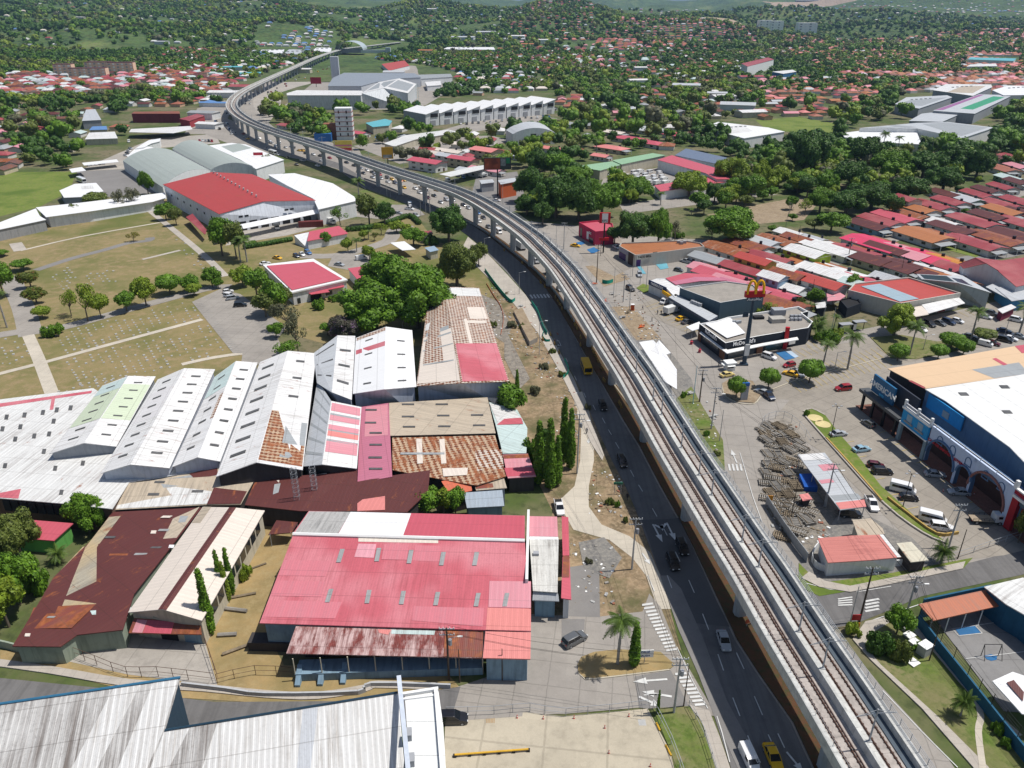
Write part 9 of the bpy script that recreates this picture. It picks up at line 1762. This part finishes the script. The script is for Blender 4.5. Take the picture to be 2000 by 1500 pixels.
if b2.v:tag(b2.build('grave_markers_far'),'many more tiny pale grave markers on the far part of the cemetery lawn','grave markers',kind='stuff')
g=bpy.data.materials.new('haze');g.use_nodes=True;g.node_tree.nodes.remove(g.node_tree.nodes['Principled BSDF']);pv=g.node_tree.nodes.new('ShaderNodeVolumePrincipled');pv.inputs['Color'].default_value=(.42,.64,1.0,1);pv.inputs['Density'].default_value=4.5e-5;pv.inputs['Anisotropy'].default_value=.2
g.node_tree.links.new(pv.outputs[0],g.node_tree.nodes['Material Output'].inputs['Volume'])
b=MB();b.box((0,10400,-3),(46000,21600,560),g);o=b.build('haze');tag(o,'thin bluish haze over the far hills','haze',kind='stuff')
#  labels that single each thing out
LM=[(1460,640,'the navy restaurant'),(1453,700,'the tall arch sign'),(1290,485,'the beige taco restaurant'),(1165,450,'the crimson restaurant'),(1410,570,'the blue-grey block'),(1860,850,'the shopping hall'),(1870,720,'the tan roof'),(1620,940,'the long open shed'),(1680,1080,'the faded red corner house'),(1800,630,'the beige market'),(1850,555,'the solar roofed store'),(1577,485,'the lime green house'),(1960,540,'the crimson roofed hall'),(1810,455,'the orange roofed house'),(780,1150,'the big pink-red warehouse'),(340,1100,'the cream workshop'),(180,1130,'the patched maroon workshop'),(300,830,'the long white warehouses'),(920,650,'the rust blistered warehouse'),(600,545,'the red roofed office'),(640,465,'the L-shaped lodge'),(470,390,'the red roofed depot'),(380,310,'the vaulted halls'),(620,370,'the white roofed depot'),(200,395,'the long white building'),(250,500,'the cemetery lawn'),(420,620,'the cemetery car park'),(240,680,'the cemetery graves'),(60,600,'the cemetery avenue'),(775,570,'the cluster of dark trees'),(1100,940,'the dirt junction'),(1210,1300,'the palm island'),(1300,1360,'the zebra crossings'),(1100,1440,'the pale concrete yard'),(1070,880,'the roadside columnar trees'),(1010,620,'the earth terrace'),(1530,930,'the sleeper yard'),(1640,850,'the green strip'),(1640,730,'the empty parking bays'),(1760,1230,'the blue court wall'),(1690,1190,'the street corner'),(1240,630,'the orange portable toilet'),(1290,700,'the white gazebo'),(1040,250,'the arched roof hall'),(950,220,'the white sawtooth row'),(680,190,'the scaffolded hall'),(740,150,'the large grey store'),(675,250,'the white tower block'),(1240,350,'the walled yard'),(1340,330,'the long red roof'),(1450,255,'the broad white warehouse'),(1800,255,'the very wide grey roof'),(1480,125,'the white apartments'),(1500,70,'the far high-rises'),(190,135,'the peach apartment blocks'),(300,220,'the maroon two storey building'),(685,90,'the far station'),(1900,200,'the striped factory'),(1570,300,'the tall dark park tree'),(1425,440,'the spreading tree'),(90,360,'the green playing field'),(975,310,'the poster billboard'),(1500,410,'the bare brown lot'),(1840,350,'the right-hand wood'),(1100,380,'the wood beside the viaduct'),(450,220,'the sharp viaduct bend'),(800,270,'the patched white shop row'),(860,300,'the rose roofed houses'),(1240,265,'the rose hip roofed houses')]
def ordw(n):return{1:'first',2:'second',3:'third',4:'fourth',5:'fifth',6:'sixth',7:'seventh',8:'eighth',9:'ninth',10:'tenth',11:'eleventh',12:'twelfth'}.get(n,str(n)+('th' if n%100 in(11,12,13)else{1:'st',2:'nd',3:'rd'}.get(n%10,'th')))
fam={}
for o in TREES+VEH+HOUSES+POLES:
 if '_base' not in o:continue
 l=Vector(o.location);u,v=PX((l.x,l.y,l.z+1));lm=min(LM,key=lambda m:math.hypot(m[0]-u,(m[1]-v)*1.4));du,dv=u-lm[0],v-lm[1]
 rel=('right of ' if du>0 else 'left of ')if abs(du)>abs(dv)*1.3 else('behind ' if dv<0 else 'in front of ')
 if 0:pass
 if '_road' in o and o['_road']:key=o['_base']+' '+o['_road'];del o['_road']
 else:
  key=o['_base']+' '+rel+lm[2]
  if '_road' in o:del o['_road']
 if o.get('_base','').startswith(('weathered yellow','stack of')):key=o['_base']+(' beside the viaduct piers' if 'barrier' in o['_base']else ' in the fenced yard')
 fam.setdefault(key,[]).append((u,v,o));del o['_base']
for key,L_ in fam.items():
 L_.sort(key=lambda a:(a[1]if 'piers' in key else a[0]));n=len(L_)
 for i,(u,v,o)in enumerate(L_):
  if n==1:o['label']=key
  else:
   w1=('top' if 'piers' in key else 'left');pos_=('leftmost' if w1=='left' else 'topmost')if i==0 else(('rightmost' if w1=='left' else 'lowest')if i==n-1 else '%s from the %s'%(ordw(i+1),w1))
   o['label']=key+', '+pos_
masts.sort(key=lambda o:o.location.y)
for i,o in enumerate(masts):o['label']='slim grey overhead line mast on the viaduct, %s counting up from the picture bottom'%ordw(i+1)
def grp(objs,f):
 d={}
 for o in objs:d.setdefault(f(o),[]).append(o)
 for k,L_ in d.items():
  if len(L_)>1:
   for o in L_:o['group']=k
grp(TREES,lambda o:{'palm_tree':'palm trees about the town','columnar_tree':'columnar trees by roads and yards','bush':'bushes on verges and gardens','clipped_tree':'round clipped trees of the plaza'}.get(o.name.split('.')[0],'broad trees about the town'))
grp(VEH,lambda o:{'car':'cars on the roads and car parks','van':'vans on the roads and car parks','minibus':'minibuses on the roads and car parks','bus':'buses on the roads','pickup_truck':'pickup trucks','box_truck':'box trucks'}.get(o.name.split('.')[0],'trucks'))
grp(HOUSES,lambda o:'houses of the neighbourhoods');grp(POLES,lambda o:{'utility_pole':'utility poles along the streets','street_lamp':'street lamps along the roads','lamp_post':'car park lamp posts','road_barrier':'yellow road barriers beside the viaduct','sleeper_stack':'stacks of railway sleepers','material_pile':'piles of building materials','far_block':'large roofed blocks of the far town'}[o.name.split('.')[0]])
for o in bpy.data.objects:
 for k in('_h','_base','_road'):
  if k in o:del o[k]
